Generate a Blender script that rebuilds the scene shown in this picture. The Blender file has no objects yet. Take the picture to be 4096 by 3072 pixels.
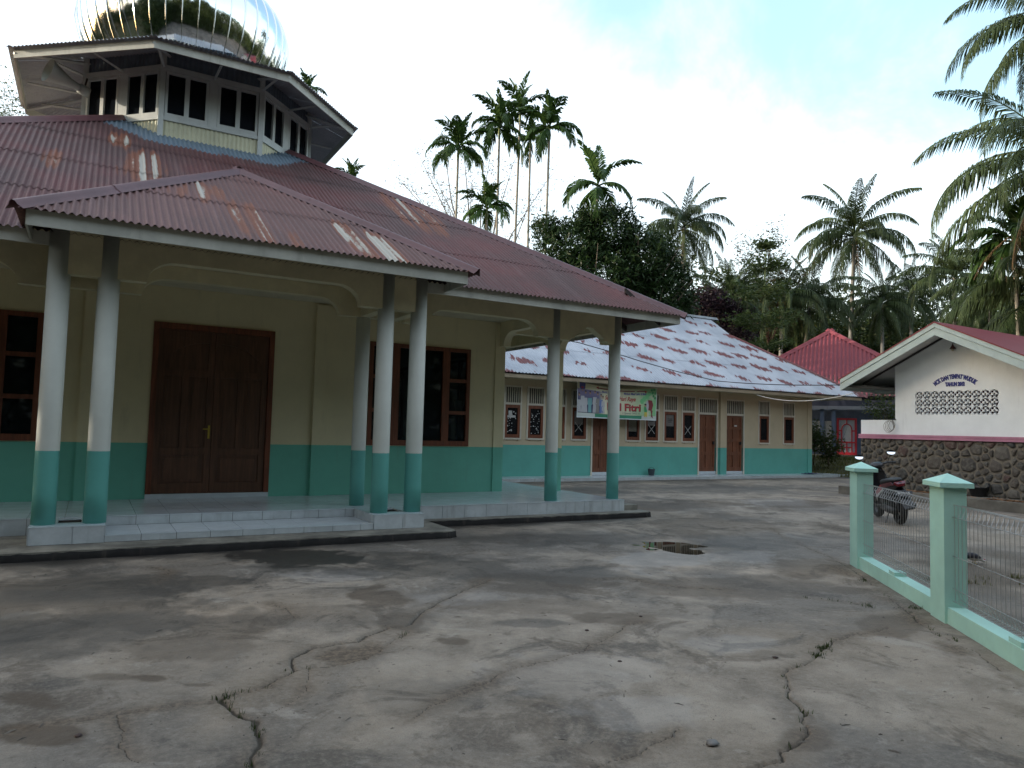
import bpy, math, random
import numpy as np
from mathutils import Matrix, Vector

# ------------------------------------------------------------------ camera, sky, sun, exposure
SC = bpy.context.scene
COL = SC.collection
CAM_H, FOC, PITCH, ROLL, HEAD = 1.6, 2924.03, math.radians(3.512), math.radians(-1.539), math.radians(29.896)
FWD = np.array([math.sin(HEAD)*math.cos(PITCH), math.cos(HEAD)*math.cos(PITCH), math.sin(PITCH)])
_rt = np.array([math.cos(HEAD), -math.sin(HEAD), 0.0]); _up = np.cross(_rt, FWD)
RIGHT = _rt*math.cos(ROLL) - _up*math.sin(ROLL)
UP = _up*math.cos(ROLL) + _rt*math.sin(ROLL)
CPOS = np.array([0, 0, CAM_H])
cam = bpy.data.cameras.new('camera'); cam_o = bpy.data.objects.new('camera', cam); COL.objects.link(cam_o)
cam.sensor_width = 36.0; cam.lens = FOC/4096*36.0; cam.clip_end = 2000; cam.clip_start = 0.05
cam_o.matrix_world = Matrix(((RIGHT[0], UP[0], -FWD[0], 0), (RIGHT[1], UP[1], -FWD[1], 0), (RIGHT[2], UP[2], -FWD[2], CAM_H), (0, 0, 0, 1)))
SC.camera = cam_o

SUN_HEAD, SUN_EL = math.radians(-62), math.radians(11)
CLOUD = 0.42   # brightness of the thin cloud sheet
world = bpy.data.worlds.new('World'); SC.world = world; world.use_nodes = True
wn, wl = world.node_tree.nodes, world.node_tree.links
wn.clear()
w_out = wn.new('ShaderNodeOutputWorld')
w_sky = wn.new('ShaderNodeTexSky'); w_sky.sky_type = 'NISHITA'; w_sky.sun_disc = False
w_sky.sun_elevation = SUN_EL; w_sky.sun_rotation = SUN_HEAD % (2*math.pi)
w_sky.air_density = 1.3; w_sky.dust_density = 3.0; w_sky.ozone_density = 1.5
w_bg = wn.new('ShaderNodeBackground'); w_bg.inputs['Strength'].default_value = 0.15
w_hs = wn.new('ShaderNodeHueSaturation'); w_hs.inputs['Saturation'].default_value = 1.0
wl.new(w_sky.outputs[0], w_hs.inputs['Color']); wl.new(w_hs.outputs[0], w_bg.inputs['Color'])
w_cl = wn.new('ShaderNodeBackground'); w_cl.inputs['Color'].default_value = (1.0, 0.985, 0.96, 1); w_cl.inputs['Strength'].default_value = 0.95
w_tc = wn.new('ShaderNodeTexCoord')
w_nz = wn.new('ShaderNodeTexNoise'); w_nz.inputs['Scale'].default_value = 5.0; w_nz.inputs['Detail'].default_value = 8; w_nz.inputs['Roughness'].default_value = 0.6; w_nz.inputs['Distortion'].default_value = 0.3
w_dot = wn.new('ShaderNodeVectorMath'); w_dot.operation = 'DOT_PRODUCT'; w_dot.inputs[1].default_value = (0.624, 0.332, 0.707)   # the wide blue gap lies high in the east
w_s1 = wn.new('ShaderNodeMath'); w_s1.operation = 'MULTIPLY_ADD'; w_s1.inputs[1].default_value = -1.6; w_s1.inputs[2].default_value = 0.915*1.6
w_s2 = wn.new('ShaderNodeMath'); w_s2.operation = 'MULTIPLY_ADD'; w_s2.inputs[1].default_value = 0.36; w_s2.inputs[2].default_value = -0.18
w_s3 = wn.new('ShaderNodeMath'); w_s3.operation = 'ADD'
w_rp = wn.new('ShaderNodeMapRange'); w_rp.interpolation_type = 'SMOOTHSTEP'
w_rp.inputs['From Min'].default_value = -0.05; w_rp.inputs['From Max'].default_value = 0.07; w_rp.inputs['To Min'].default_value = 0.62; w_rp.inputs['To Max'].default_value = 1.0
w_add = wn.new('ShaderNodeAddShader'); w_mul = wn.new('ShaderNodeMath'); w_mul.operation = 'MULTIPLY'; w_mul.inputs[1].default_value = CLOUD
wl.new(w_tc.outputs['Generated'], w_nz.inputs['Vector']); wl.new(w_tc.outputs['Generated'], w_dot.inputs[0])
wl.new(w_dot.outputs['Value'], w_s1.inputs[0]); wl.new(w_nz.outputs['Fac'], w_s2.inputs[0]); wl.new(w_s1.outputs[0], w_s3.inputs[0]); wl.new(w_s2.outputs[0], w_s3.inputs[1])
wl.new(w_s3.outputs[0], w_rp.inputs['Value']); wl.new(w_rp.outputs[0], w_mul.inputs[0]); wl.new(w_mul.outputs[0], w_cl.inputs['Strength'])
w_tint = wn.new('ShaderNodeMix'); w_tint.data_type = 'RGBA'; w_tint.inputs[6].default_value = (0.60, 0.95, 1.15, 1); w_tint.inputs[7].default_value = (0.94, 0.985, 1.04, 1)
w_tf = wn.new('ShaderNodeMapRange'); w_tf.inputs['From Min'].default_value = 0.62; w_tf.inputs['From Max'].default_value = 1.0; wl.new(w_rp.outputs[0], w_tf.inputs['Value']); wl.new(w_tf.outputs[0], w_tint.inputs[0]); wl.new(w_tint.outputs[2], w_cl.inputs['Color'])
wl.new(w_bg.outputs[0], w_add.inputs[0]); wl.new(w_cl.outputs[0], w_add.inputs[1]); wl.new(w_add.outputs[0], w_out.inputs['Surface'])

sun = bpy.data.lights.new('sun', 'SUN'); sun.energy = 2.5; sun.angle = math.radians(0.6); sun.color = (1.0, 0.90, 0.76)
sun_o = bpy.data.objects.new('sun', sun); COL.objects.link(sun_o)
sdir = Vector((math.sin(SUN_HEAD)*math.cos(SUN_EL), math.cos(SUN_HEAD)*math.cos(SUN_EL), math.sin(SUN_EL)))
sun_o.rotation_euler = sdir.to_track_quat('Z', 'Y').to_euler(); sun_o.location = (-20, 10, 30)
SC.view_settings.view_transform = 'Standard'; SC.view_settings.look = 'None'; SC.view_settings.gamma = 1
SC.view_settings.exposure = 1.12; SC.view_settings.use_curve_mapping = False
SC.cycles.max_bounces = 8; SC.cycles.transparent_max_bounces = 16; SC.cycles.caustics_reflective = False; SC.cycles.caustics_refractive = False

# ------------------------------------------------------------------ measuring helpers (photo pixel -> real place)
def ray(x, y): return FWD + RIGHT*(x-2048)/FOC - UP*(y-1536)/FOC
def onz(x, y, z=0.0):
    d = ray(x, y); return CPOS + d*(z-CAM_H)/d[2]
def ony(x, y, Y):
    d = ray(x, y); return CPOS + d*Y/d[1]
def onx(x, y, X):
    d = ray(x, y); return CPOS + d*X/d[0]
def atd(x, y, dist):
    d = ray(x, y); return CPOS + d*dist

# ------------------------------------------------------------------ materials
def newmat(name):
    m = bpy.data.materials.new(name); m.use_nodes = True
    nt = m.node_tree; b = nt.nodes['Principled BSDF']; return m, nt, b
def N(nt, typ, **kw):
    n = nt.nodes.new('ShaderNode'+typ)
    for k, v in kw.items():
        if k in n.inputs.keys(): n.inputs[k].default_value = v
        else: setattr(n, k, v)
    return n
def L(nt, a, b): nt.links.new(a, b)
def rgba(c): return (c[0], c[1], c[2], 1)
def noise(nt, vec, scale, detail=4, rough=0.55, dist=0.0):
    n = N(nt, 'TexNoise', Scale=scale, Detail=detail, Roughness=rough, Distortion=dist)
    if vec is not None: L(nt, vec, n.inputs['Vector'])
    return n.outputs['Fac']
def wpos(nt, scale=(1, 1, 1), rot=(0, 0, 0), loc=(0, 0, 0)):
    g = N(nt, 'NewGeometry'); m = N(nt, 'Mapping', Scale=scale, Rotation=rot, Location=loc)
    L(nt, g.outputs['Position'], m.inputs['Vector']); return m.outputs[0]
def ramp(nt, fac, a, b, smooth=True):
    r = N(nt, 'MapRange', interpolation_type='SMOOTHSTEP' if smooth else 'LINEAR'); r.inputs['From Min'].default_value = a; r.inputs['From Max'].default_value = b
    L(nt, fac, r.inputs['Value']); return r.outputs[0]
def mixc(nt, fac, a, b, mode='MIX'):
    m = N(nt, 'Mix', data_type='RGBA', blend_type=mode)
    if isinstance(fac, (int, float)): m.inputs[0].default_value = fac
    else: L(nt, fac, m.inputs[0])
    for s, v in ((6, a), (7, b)):
        if isinstance(v, tuple): m.inputs[s].default_value = rgba(v)
        else: L(nt, v, m.inputs[s])
    return m.outputs[2]
def math_(nt, op, a, b=0.0):
    m = N(nt, 'Math', operation=op)
    for i, v in ((0, a), (1, b)):
        if isinstance(v, (int, float)): m.inputs[i].default_value = v
        else: L(nt, v, m.inputs[i])
    return m.outputs[0]
def bump(nt, b, h, strength=0.3, dist=0.01):
    n = N(nt, 'Bump', Strength=strength, Distance=dist); L(nt, h, n.inputs['Height']); L(nt, n.outputs[0], b.inputs['Normal'])
def attr(nt, name):
    a = N(nt, 'Attribute', attribute_name=name); return a.outputs['Fac']
def objrand(nt):
    return N(nt, 'ObjectInfo').outputs['Random']

def paint(name, c, rough=0.6, var=0.12, scale=3.0, stain=0.0, bumps=0.15, spec=0.4):
    m, nt, b = newmat(name)
    p = wpos(nt); n1 = noise(nt, p, scale, 6, 0.65); n2 = noise(nt, p, scale*18, 3)
    col = mixc(nt, ramp(nt, n1, 0.3, 0.75), tuple(x*(1-var) for x in c), tuple(min(1, x*(1+var*0.6)) for x in c))
    if stain:
        n3 = noise(nt, wpos(nt, (6, 6, 0.7)), 1.0, 5, 0.6)
        col = mixc(nt, math_(nt, 'MULTIPLY', ramp(nt, n3, 0.55, 0.8), stain), col, (0.12, 0.10, 0.075))
    L(nt, col, b.inputs['Base Color']); b.inputs['Roughness'].default_value = rough; b.inputs['Specular IOR Level'].default_value = spec
    bump(nt, b, n2, bumps, 0.004)
    return m

def band_paint(name, top, low, z0, dirt=True):
    """wall paint: pale above, mint below the painted line"""
    m, nt, b = newmat(name)
    g = N(nt, 'NewGeometry'); sx = N(nt, 'SeparateXYZ'); L(nt, g.outputs['Position'], sx.inputs[0])
    p = wpos(nt); n1 = noise(nt, p, 1.6, 6, 0.65); n2 = noise(nt, p, 55, 3)
    wob = math_(nt, 'MULTIPLY', math_(nt, 'SUBTRACT', n2, 0.5), 0.008)
    z = math_(nt, 'ADD', sx.outputs['Z'], wob)
    f = math_(nt, 'GREATER_THAN', z, z0)
    t = mixc(nt, ramp(nt, n1, 0.3, 0.75), tuple(x*0.9 for x in top), top)
    l = mixc(nt, ramp(nt, n1, 0.3, 0.75), tuple(x*0.88 for x in low), low)
    col = mixc(nt, f, l, t)
    if dirt:
        n3 = noise(nt, wpos(nt, (5, 5, 0.8)), 1.0, 6, 0.65)
        col = mixc(nt, math_(nt, 'MULTIPLY', ramp(nt, n3, 0.55, 0.85), 0.25), col, (0.16, 0.14, 0.10))
    L(nt, col, b.inputs['Base Color']); b.inputs['Roughness'].default_value = 0.55; b.inputs['Specular IOR Level'].default_value = 0.35
    bump(nt, b, n2, 0.12, 0.004)
    return m

def simple(name, c, rough=0.5, metal=0.0, spec=0.5, var=0.0, scale=8):
    m, nt, b = newmat(name)
    b.inputs['Base Color'].default_value = rgba(c); b.inputs['Roughness'].default_value = rough; b.inputs['Metallic'].default_value = metal; b.inputs['Specular IOR Level'].default_value = spec
    if var:
        n1 = noise(nt, wpos(nt), scale, 5, 0.6)
        L(nt, mixc(nt, ramp(nt, n1, 0.3, 0.7), tuple(x*(1-var) for x in c), tuple(min(1, x*(1+var)) for x in c)), b.inputs['Base Color'])
    return m

def wood(name, c, rough=0.45):
    m, nt, b = newmat(name)
    n1 = noise(nt, wpos(nt, (22, 22, 1.6)), 1.0, 6, 0.6, 0.4); n2 = noise(nt, wpos(nt), 2.0, 3)
    col = mixc(nt, ramp(nt, n1, 0.3, 0.7), tuple(x*0.62 for x in c), tuple(x*1.25 for x in c))
    col = mixc(nt, math_(nt, 'MULTIPLY', ramp(nt, n2, 0.4, 0.7), 0.35), col, tuple(x*0.5 for x in c))
    L(nt, col, b.inputs['Base Color']); b.inputs['Roughness'].default_value = rough; bump(nt, b, n1, 0.15, 0.003)
    return m

def glass_mat(name, tint=(0.02, 0.025, 0.03), see=0.35):
    m, nt, b = newmat(name)
    out = nt.nodes['Material Output']
    gl = N(nt, 'BsdfGlossy'); gl.inputs['Roughness'].default_value = 0.03; gl.inputs['Color'].default_value = (0.95, 0.97, 1, 1)
    tr = N(nt, 'BsdfTransparent'); tr.inputs['Color'].default_value = (0.75, 0.8, 0.78, 1)
    df = N(nt, 'BsdfDiffuse'); df.inputs['Color'].default_value = rgba(tint)
    m1 = N(nt, 'MixShader'); m1.inputs[0].default_value = see; L(nt, df.outputs[0], m1.inputs[1]); L(nt, tr.outputs[0], m1.inputs[2])
    fr = N(nt, 'Fresnel', IOR=1.5); gb = N(nt, 'NewGeometry'); ff_ = math_(nt, 'MULTIPLY', fr.outputs[0], math_(nt, 'SUBTRACT', 1.0, gb.outputs['Backfacing']))
    m2 = N(nt, 'MixShader'); L(nt, ff_, m2.inputs[0]); L(nt, m1.outputs[0], m2.inputs[1]); L(nt, gl.outputs[0], m2.inputs[2])
    L(nt, m2.outputs[0], out.inputs['Surface']); return m

def leaf_mat(name, c1, c2, rough=0.45, trans=0.25, third=None):
    m, nt, b = newmat(name)
    out = nt.nodes['Material Output']
    n1 = noise(nt, wpos(nt), 0.9, 3, 0.6); n2 = noise(nt, wpos(nt), 9.0, 2)
    r = objrand(nt)
    mm = N(nt, 'Math', operation='MULTIPLY_ADD'); L(nt, n1, mm.inputs[0]); mm.inputs[1].default_value = 0.6; L(nt, math_(nt, 'MULTIPLY', n2, 0.6), mm.inputs[2])
    col = mixc(nt, ramp(nt, mm.outputs[0], 0.35, 0.85), c1, c2)
    col = mixc(nt, math_(nt, 'MULTIPLY', r, 0.45), col, tuple(x*0.55 for x in c1))
    if third is not None:
        col = mixc(nt, ramp(nt, noise(nt, wpos(nt), 2.3, 2), 0.58, 0.7), col, third)
    L(nt, col, b.inputs['Base Color']); b.inputs['Roughness'].default_value = rough; b.inputs['Specular IOR Level'].default_value = 0.15
    t = N(nt, 'BsdfTranslucent'); L(nt, col, t.inputs['Color'])
    mx = N(nt, 'MixShader'); mx.inputs[0].default_value = trans; L(nt, b.outputs[0], mx.inputs[1]); L(nt, t.outputs[0], mx.inputs[2]); L(nt, mx.outputs[0], out.inputs['Surface'])
    return m

# ------------------------------------------------------------------ mesh helpers
PLOC = {}
class MB:
    def __init__(s): s.v = []; s.f = []; s.mi = []; s.cur = 0
    def add(s, vs, fs):
        o = len(s.v); s.v.extend([tuple(map(float, v)) for v in vs]); s.f.extend([tuple(o+i for i in f) for f in fs]); s.mi.extend([s.cur]*len(fs)); return s
    def box(s, x0, x1, y0, y1, z0, z1):
        vs = [(x, y, z) for z in (z0, z1) for y in (y0, y1) for x in (x0, x1)]
        return s.add(vs, [(0, 2, 3, 1), (4, 5, 7, 6), (0, 1, 5, 4), (2, 6, 7, 3), (0, 4, 6, 2), (1, 3, 7, 5)])
    def obox(s, fr, a0, a1, z0, z1, d0, d1):
        """box in a wall frame: along the wall, up, outwards"""
        O, A, D = fr
        vs = [(O[0]+A[0]*a+D[0]*d, O[1]+A[1]*a+D[1]*d, O[2]+z) for z in (z0, z1) for d in (d0, d1) for a in (a0, a1)]
        return s.add(vs, [(0, 2, 3, 1), (4, 5, 7, 6), (0, 1, 5, 4), (2, 6, 7, 3), (0, 4, 6, 2), (1, 3, 7, 5)])
    def prism(s, poly, dirv, dist):
        """extrude a 3-D polygon"""
        n = len(poly); a = [np.array(p, float) for p in poly]; d = np.array(dirv, float)*dist
        vs = a+[p+d for p in a]
        fs = [tuple(range(n-1, -1, -1)), tuple(range(n, 2*n))]+[(i, (i+1) % n, n+(i+1) % n, n+i) for i in range(n)]
        return s.add(vs, fs)
    def tube(s, path, r, n=8, caps=True):
        P = [np.array(p, float) for p in path]; R = r if hasattr(r, '__len__') else [r]*len(P)
        vs = []; ref = None
        for i, p in enumerate(P):
            t = P[min(i+1, len(P)-1)]-P[max(i-1, 0)]; t = t/(np.linalg.norm(t)+1e-9)
            if ref is None:
                ref = np.array([0, 0, 1.0]) if abs(t[2]) < 0.9 else np.array([1.0, 0, 0])
            u = np.cross(t, ref); u /= np.linalg.norm(u)+1e-9; w = np.cross(u, t); ref = w
            for k in range(n):
                a = 2*math.pi*k/n; vs.append(p+R[i]*(u*math.cos(a)+w*math.sin(a)))
        fs = []
        for i in range(len(P)-1):
            for k in range(n):
                fs.append((i*n+k, i*n+(k+1) % n, (i+1)*n+(k+1) % n, (i+1)*n+k))
        if caps: fs += [tuple(range(n-1, -1, -1)), tuple((len(P)-1)*n+k for k in range(n))]
        return s.add(vs, fs)
    def lathe(s, prof, c, n=24, axis=None, caps=True):
        """profile of (radius, height) turned about a vertical (or given) axis"""
        ax = np.array(axis if axis is not None else (0, 0, 1), float); ax /= np.linalg.norm(ax)
        u = np.cross(ax, (0, 0, 1)) if abs(ax[2]) < 0.99 else np.array([1.0, 0, 0]); u /= np.linalg.norm(u); w = np.cross(ax, u); c = np.array(c, float)
        vs = [c+ax*h+r*(u*math.cos(2*math.pi*k/n)+w*math.sin(2*math.pi*k/n)) for r, h in prof for k in range(n)]
        fs = [(i*n+k, i*n+(k+1) % n, (i+1)*n+(k+1) % n, (i+1)*n+k) for i in range(len(prof)-1) for k in range(n)]
        if caps: fs += [tuple(range(n-1, -1, -1)), tuple((len(prof)-1)*n+k for k in range(n))]
        return s.add(vs, fs)
    def mesh(s, name, mats, smooth=False):
        me = bpy.data.meshes.new(name); me.from_pydata(s.v, [], s.f)
        for m in (mats if isinstance(mats, (list, tuple)) else [mats]): me.materials.append(m)
        if any(s.mi): me.polygons.foreach_set('material_index', s.mi)
        if smooth: me.polygons.foreach_set('use_smooth', [True]*len(me.polygons))
        me.update(); return me
    def build(s, name, mats, parent=None, smooth=False, **kw):
        return put(name, s.mesh(name, mats, smooth), parent, **kw)

def put(name, me, parent=None, loc=None, rot=None, **kw):
    o = bpy.data.objects.new(name, me); COL.objects.link(o)
    if loc is not None: o.location = loc
    if rot is not None: o.rotation_euler = rot
    if parent is not None:
        o.parent = parent; p = PLOC.get(parent.name, (0, 0, 0)); o.matrix_parent_inverse = Matrix.Translation((-p[0], -p[1], -p[2])); PLOC[o.name] = (0, 0, 0) if loc is None else tuple(loc)
        PLOC[o.name] = PLOC[o.name]
    else: PLOC[o.name] = (0, 0, 0) if loc is None else tuple(loc)
    for k, v in kw.items(): o[k] = v
    return o
def thing(name, label, cat, loc=(0, 0, 0), group=None):
    o = bpy.data.objects.new(name, None); COL.objects.link(o); o.location = loc; o.empty_display_size = 0.2
    o['label'] = label; o['category'] = cat
    if group: o['group'] = group
    PLOC[o.name] = tuple(loc); return o
def fast_mesh(name, verts, quads, mat, smooth=False):
    """numpy mesh of quads (n,4) or tris (n,3)"""
    verts = np.asarray(verts, np.float32); quads = np.asarray(quads, np.int32); k = quads.shape[1]
    me = bpy.data.meshes.new(name); me.vertices.add(len(verts)); me.vertices.foreach_set('co', verts.ravel())
    me.loops.add(quads.size); me.loops.foreach_set('vertex_index', quads.ravel())
    me.polygons.add(len(quads)); me.polygons.foreach_set('loop_start', np.arange(0, quads.size, k, dtype=np.int32)); me.polygons.foreach_set('loop_total', np.full(len(quads), k, np.int32))
    if smooth: me.polygons.foreach_set('use_smooth', np.ones(len(quads), bool))
    for m in (mat if isinstance(mat, (list, tuple)) else [mat]): me.materials.append(m)
    me.update(calc_edges=True); me.validate(); return me
# ------------------------------------------------------------------ shared materials
CREAM, MINT = (0.68, 0.60, 0.38), (0.15, 0.47, 0.36)
M = {}
M['mosque_wall'] = band_paint('mosque_wall_paint', CREAM, MINT, 1.215)
M['column'] = band_paint('column_paint', (0.62, 0.64, 0.58), (0.12, 0.40, 0.35), 1.19, dirt=False)
M['cream'] = paint('cream_paint', (0.68, 0.61, 0.40), 0.6)
M['ceiling'] = paint('ceiling_paint', (0.58, 0.53, 0.38), 0.7)
M['fascia'] = paint('fascia_paint', (0.50, 0.50, 0.44), 0.55, 0.2, 2.0, 0.4)
M['tile'] = paint('white_tile', (0.52, 0.57, 0.60), 0.16, 0.06, 5, 0.10, 0.02, 0.5)
M['riser'] = paint('riser_tile', (0.48, 0.52, 0.53), 0.25, 0.15, 4, 0.5, 0.02, 0.5)
M['grout'] = paint('grout', (0.14, 0.13, 0.10), 0.9, 0.4, 9)
M['apron'] = paint('apron_concrete', (0.20, 0.19, 0.16), 0.85, 0.5, 2.5, 0.7, 0.5)
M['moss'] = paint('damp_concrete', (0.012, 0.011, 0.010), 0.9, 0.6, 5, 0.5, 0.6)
M['soil'] = paint('dark_soil', (0.012, 0.010, 0.009), 0.95, 0.5, 12, 0, 0.8)
M['door'] = wood('door_wood', (0.12, 0.052, 0.028), 0.35)
M['frame'] = wood('window_frame_wood', (0.17, 0.050, 0.022), 0.4)
M['sdoor'] = wood('school_door_wood', (0.16, 0.055, 0.025), 0.5)
M['glass'] = glass_mat('window_glass', see=0.55)
M['dglass'] = glass_mat('dark_window_glass', (0.012, 0.014, 0.018), 0.12)
M['brass'] = simple('brass', (0.55, 0.42, 0.08), 0.35, 0.9)
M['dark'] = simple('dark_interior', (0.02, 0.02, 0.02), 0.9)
M['timber'] = paint('dark_timber', (0.05, 0.04, 0.035), 0.8, 0.4, 4)
M['white'] = paint('white_wall', (0.82, 0.85, 0.86), 0.6, 0.05, 2.0, 0.12)
M['black'] = simple('black_rubber', (0.012, 0.012, 0.014), 0.6, var=0.4)
M['paper'] = simple('paper', (0.5, 0.5, 0.48), 0.8, var=0.1)
M['towergrey'] = paint('tower_window_paint', (0.52, 0.55, 0.53), 0.5, 0.12, 3, 0.2)
M['towerclad'] = paint('tower_cladding_paint', (0.62, 0.60, 0.42), 0.5, 0.15, 1.5, 0.35)
M['steelblue'] = paint('grey_zinc', (0.15, 0.19, 0.23), 0.5, 0.25, 3, 0.2)

def roof_paint(name, base, base2, near_tower=False, rough=0.6):
    m, nt, b = newmat(name)
    p = wpos(nt); n1 = noise(nt, p, 0.55, 6, 0.6); st = noise(nt, wpos(nt, (7.5, 0.55, 0.55)), 1.0, 4, 0.6, 0.1); fine = noise(nt, p, 30, 4)
    col = mixc(nt, ramp(nt, n1, 0.35, 0.7), base, base2)
    col = mixc(nt, math_(nt, 'MULTIPLY', ramp(nt, st, 0.5, 0.75), 0.35), col, tuple(min(1, x*1.7+0.03) for x in base))
    col = mixc(nt, math_(nt, 'MULTIPLY', ramp(nt, fine, 0.45, 0.75), 0.3), col, tuple(x*0.45 for x in base))
    w = attr(nt, 'worn'); s2 = noise(nt, wpos(nt, (6.2, 0.16, 0.16), loc=(3, 1, 0)), 1.0, 2, 0.5); edge = noise(nt, wpos(nt, (14, 4, 4)), 1.0, 5, 0.7)
    a = math_(nt, 'MULTIPLY', w, math_(nt, 'ADD', math_(nt, 'MULTIPLY', math_(nt, 'SUBTRACT', s2, 0.5), 2.2), math_(nt, 'ADD', 0.40, math_(nt, 'MULTIPLY', edge, 0.5))))
    col = mixc(nt, math_(nt, 'MULTIPLY', ramp(nt, a, 0.42, 0.62), 0.8), col, (0.22, 0.085, 0.05))
    col = mixc(nt, ramp(nt, a, 0.72, 0.86), col, (0.44, 0.42, 0.37))
    if near_tower:
        g = N(nt, 'NewGeometry'); sx = N(nt, 'SeparateXYZ'); L(nt, g.outputs['Position'], sx.inputs[0])
        dx = math_(nt, 'ABSOLUTE', math_(nt, 'SUBTRACT', sx.outputs[0], 1.85)); dy = math_(nt, 'ABSOLUTE', math_(nt, 'SUBTRACT', sx.outputs[1], 18.18))
        d = math_(nt, 'MAXIMUM', math_(nt, 'MAXIMUM', dx, dy), math_(nt, 'MULTIPLY', math_(nt, 'ADD', dx, dy), 0.7071))
        d = math_(nt, 'ADD', d, math_(nt, 'MULTIPLY', noise(nt, wpos(nt, (2.5, 2.5, 2.5)), 1.0, 3), 0.5))
        f = N(nt, 'MapRange'); f.inputs['From Min'].default_value = 3.18; f.inputs['From Max'].default_value = 3.12; L(nt, d, f.inputs['Value'])
        col = mixc(nt, f.outputs[0], col, (0.17, 0.23, 0.29))
    L(nt, col, b.inputs['Base Color']); b.inputs['Roughness'].default_value = rough; b.inputs['Specular IOR Level'].default_value = 0.25
    bump(nt, b, fine, 0.1, 0.003)
    return m
M['roof'] = roof_paint('maroon_roof_paint', (0.100, 0.062, 0.062), (0.150, 0.060, 0.060), True)
M['porch_roof'] = roof_paint('porch_roof_paint', (0.135, 0.076, 0.072), (0.175, 0.088, 0.082))
M['ridge'] = paint('ridge_cap_paint', (0.13, 0.06, 0.065), 0.45, 0.25, 2)
M['red_roof'] = roof_paint('red_house_roof_paint', (0.17, 0.040, 0.052), (0.20, 0.045, 0.058))
M['mck_roof'] = paint('crimson_roof_paint', (0.19, 0.030, 0.038), 0.5, 0.12, 1.5)

def corr_roof(parent, O, U, S, poly, mat, pitch=0.085, amp=0.015, sheet_w=0.85, row=1.75, worn=(), name='roof_sheet', seed=1, blob=0.6, nseg=8, ss=5, lip=0.10):
    """corrugated sheets, one object each, cut to a convex outline given in (along, up the slope)"""
    rnd = random.Random(seed)
    O, U, S = (np.array(a, float) for a in (O, U, S)); U /= np.linalg.norm(U); S /= np.linalg.norm(S); Nn = np.cross(U, S); Nn *= 1 if Nn[2] > 0 else -1
    P = np.array(poly, float); u0, u1, s0, s1 = P[:, 0].min(), P[:, 0].max(), P[:, 1].min(), P[:, 1].max()
    wp = [np.array(w[:3]) for w in worn]; wr = [w[3] if len(w) > 3 else blob for w in worn]
    def span(u):
        hits = []
        for i in range(len(P)):
            a, b = P[i], P[(i+1) % len(P)]
            if abs(a[0]-b[0]) < 1e-9:
                if abs(u-a[0]) < 1e-6: hits += [a[1], b[1]]
                continue
            t = (u-a[0])/(b[0]-a[0])
            if -1e-7 <= t <= 1+1e-7: hits.append(a[1]+t*(b[1]-a[1]))
        return (min(hits), max(hits)) if len(hits) > 1 else None
    out = []
    ncol = int(math.ceil((u1-u0)/sheet_w)); nrow = max(1, int(math.ceil((s1-s0)/row)))
    for r in range(nrow):
        for c in range(ncol):
            ua, ub = u0+c*sheet_w, min(u1, u0+(c+1)*sheet_w)
            n = max(2, int(round((ub-ua)/pitch*nseg))+1)
            ra, rb = s0+r*row-(lip if r else 0), min(s1, s0+(r+1)*row)
            jit, tilt = rnd.uniform(0, 0.003), rnd.uniform(-0.02, 0.02)
            cols = []
            for i in range(n):
                u = ua+(ub-ua)*i/(n-1); sp = span(min(max(u, u0+1e-4), u1-1e-4))
                if sp is None: cols.append(None); continue
                a, b = max(ra+(tilt if r else 0), sp[0]), min(rb, sp[1])
                cols.append((u, a, b) if b-a > 0.004 else None)
            vs, fs, wv = [], [], []; idx = [None]*n
            for i, q in enumerate(cols):
                if q is None: continue
                idx[i] = len(vs)
                u, a, b = q
                for k in range(ss+1):
                    s = a+(b-a)*k/ss
                    h = amp*math.sin(2*math.pi*u/pitch)+jit+0.010*(1-(s-ra)/max(0.05, rb-ra))
                    p = O+U*u+S*s+Nn*h; vs.append(tuple(p))
                    wv.append(max([0.0]+[math.exp(-(math.hypot(1.3*((p-q2)@U), 0.42*((p-q2)@S))/rr)**4) for q2, rr in zip(wp, wr)]))
            for i in range(n-1):
                if idx[i] is None or idx[i+1] is None: continue
                for k in range(ss): fs.append((idx[i]+k, idx[i+1]+k, idx[i+1]+k+1, idx[i]+k+1))
            if not fs: continue
            me = bpy.data.meshes.new(name); me.from_pydata(vs, [], fs); me.materials.append(mat)
            me.polygons.foreach_set('use_smooth', [True]*len(fs))
            at = me.attributes.new('worn', 'FLOAT', 'POINT'); at.data.foreach_set('value', wv); me.update()
            out.append(put(name, me, parent))
    return out

def walls(mb, fr, a0, a1, z0, z1, th, openings):
    """wall slab in a frame with rectangular openings (a0,a1,z0,z1)"""
    cuts = sorted({a0, a1, *[o[0] for o in openings], *[o[1] for o in openings]})
    for ca, cb in zip(cuts[:-1], cuts[1:]):
        zs = [(o[2], o[3]) for o in openings if o[0] <= ca+1e-6 and o[1] >= cb-1e-6]
        z = z0
        for lo, hi in sorted(zs):
            if lo > z: mb.obox(fr, ca, cb, z, lo, -th, 0)
            z = hi
        if z < z1: mb.obox(fr, ca, cb, z, z1, -th, 0)

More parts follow.
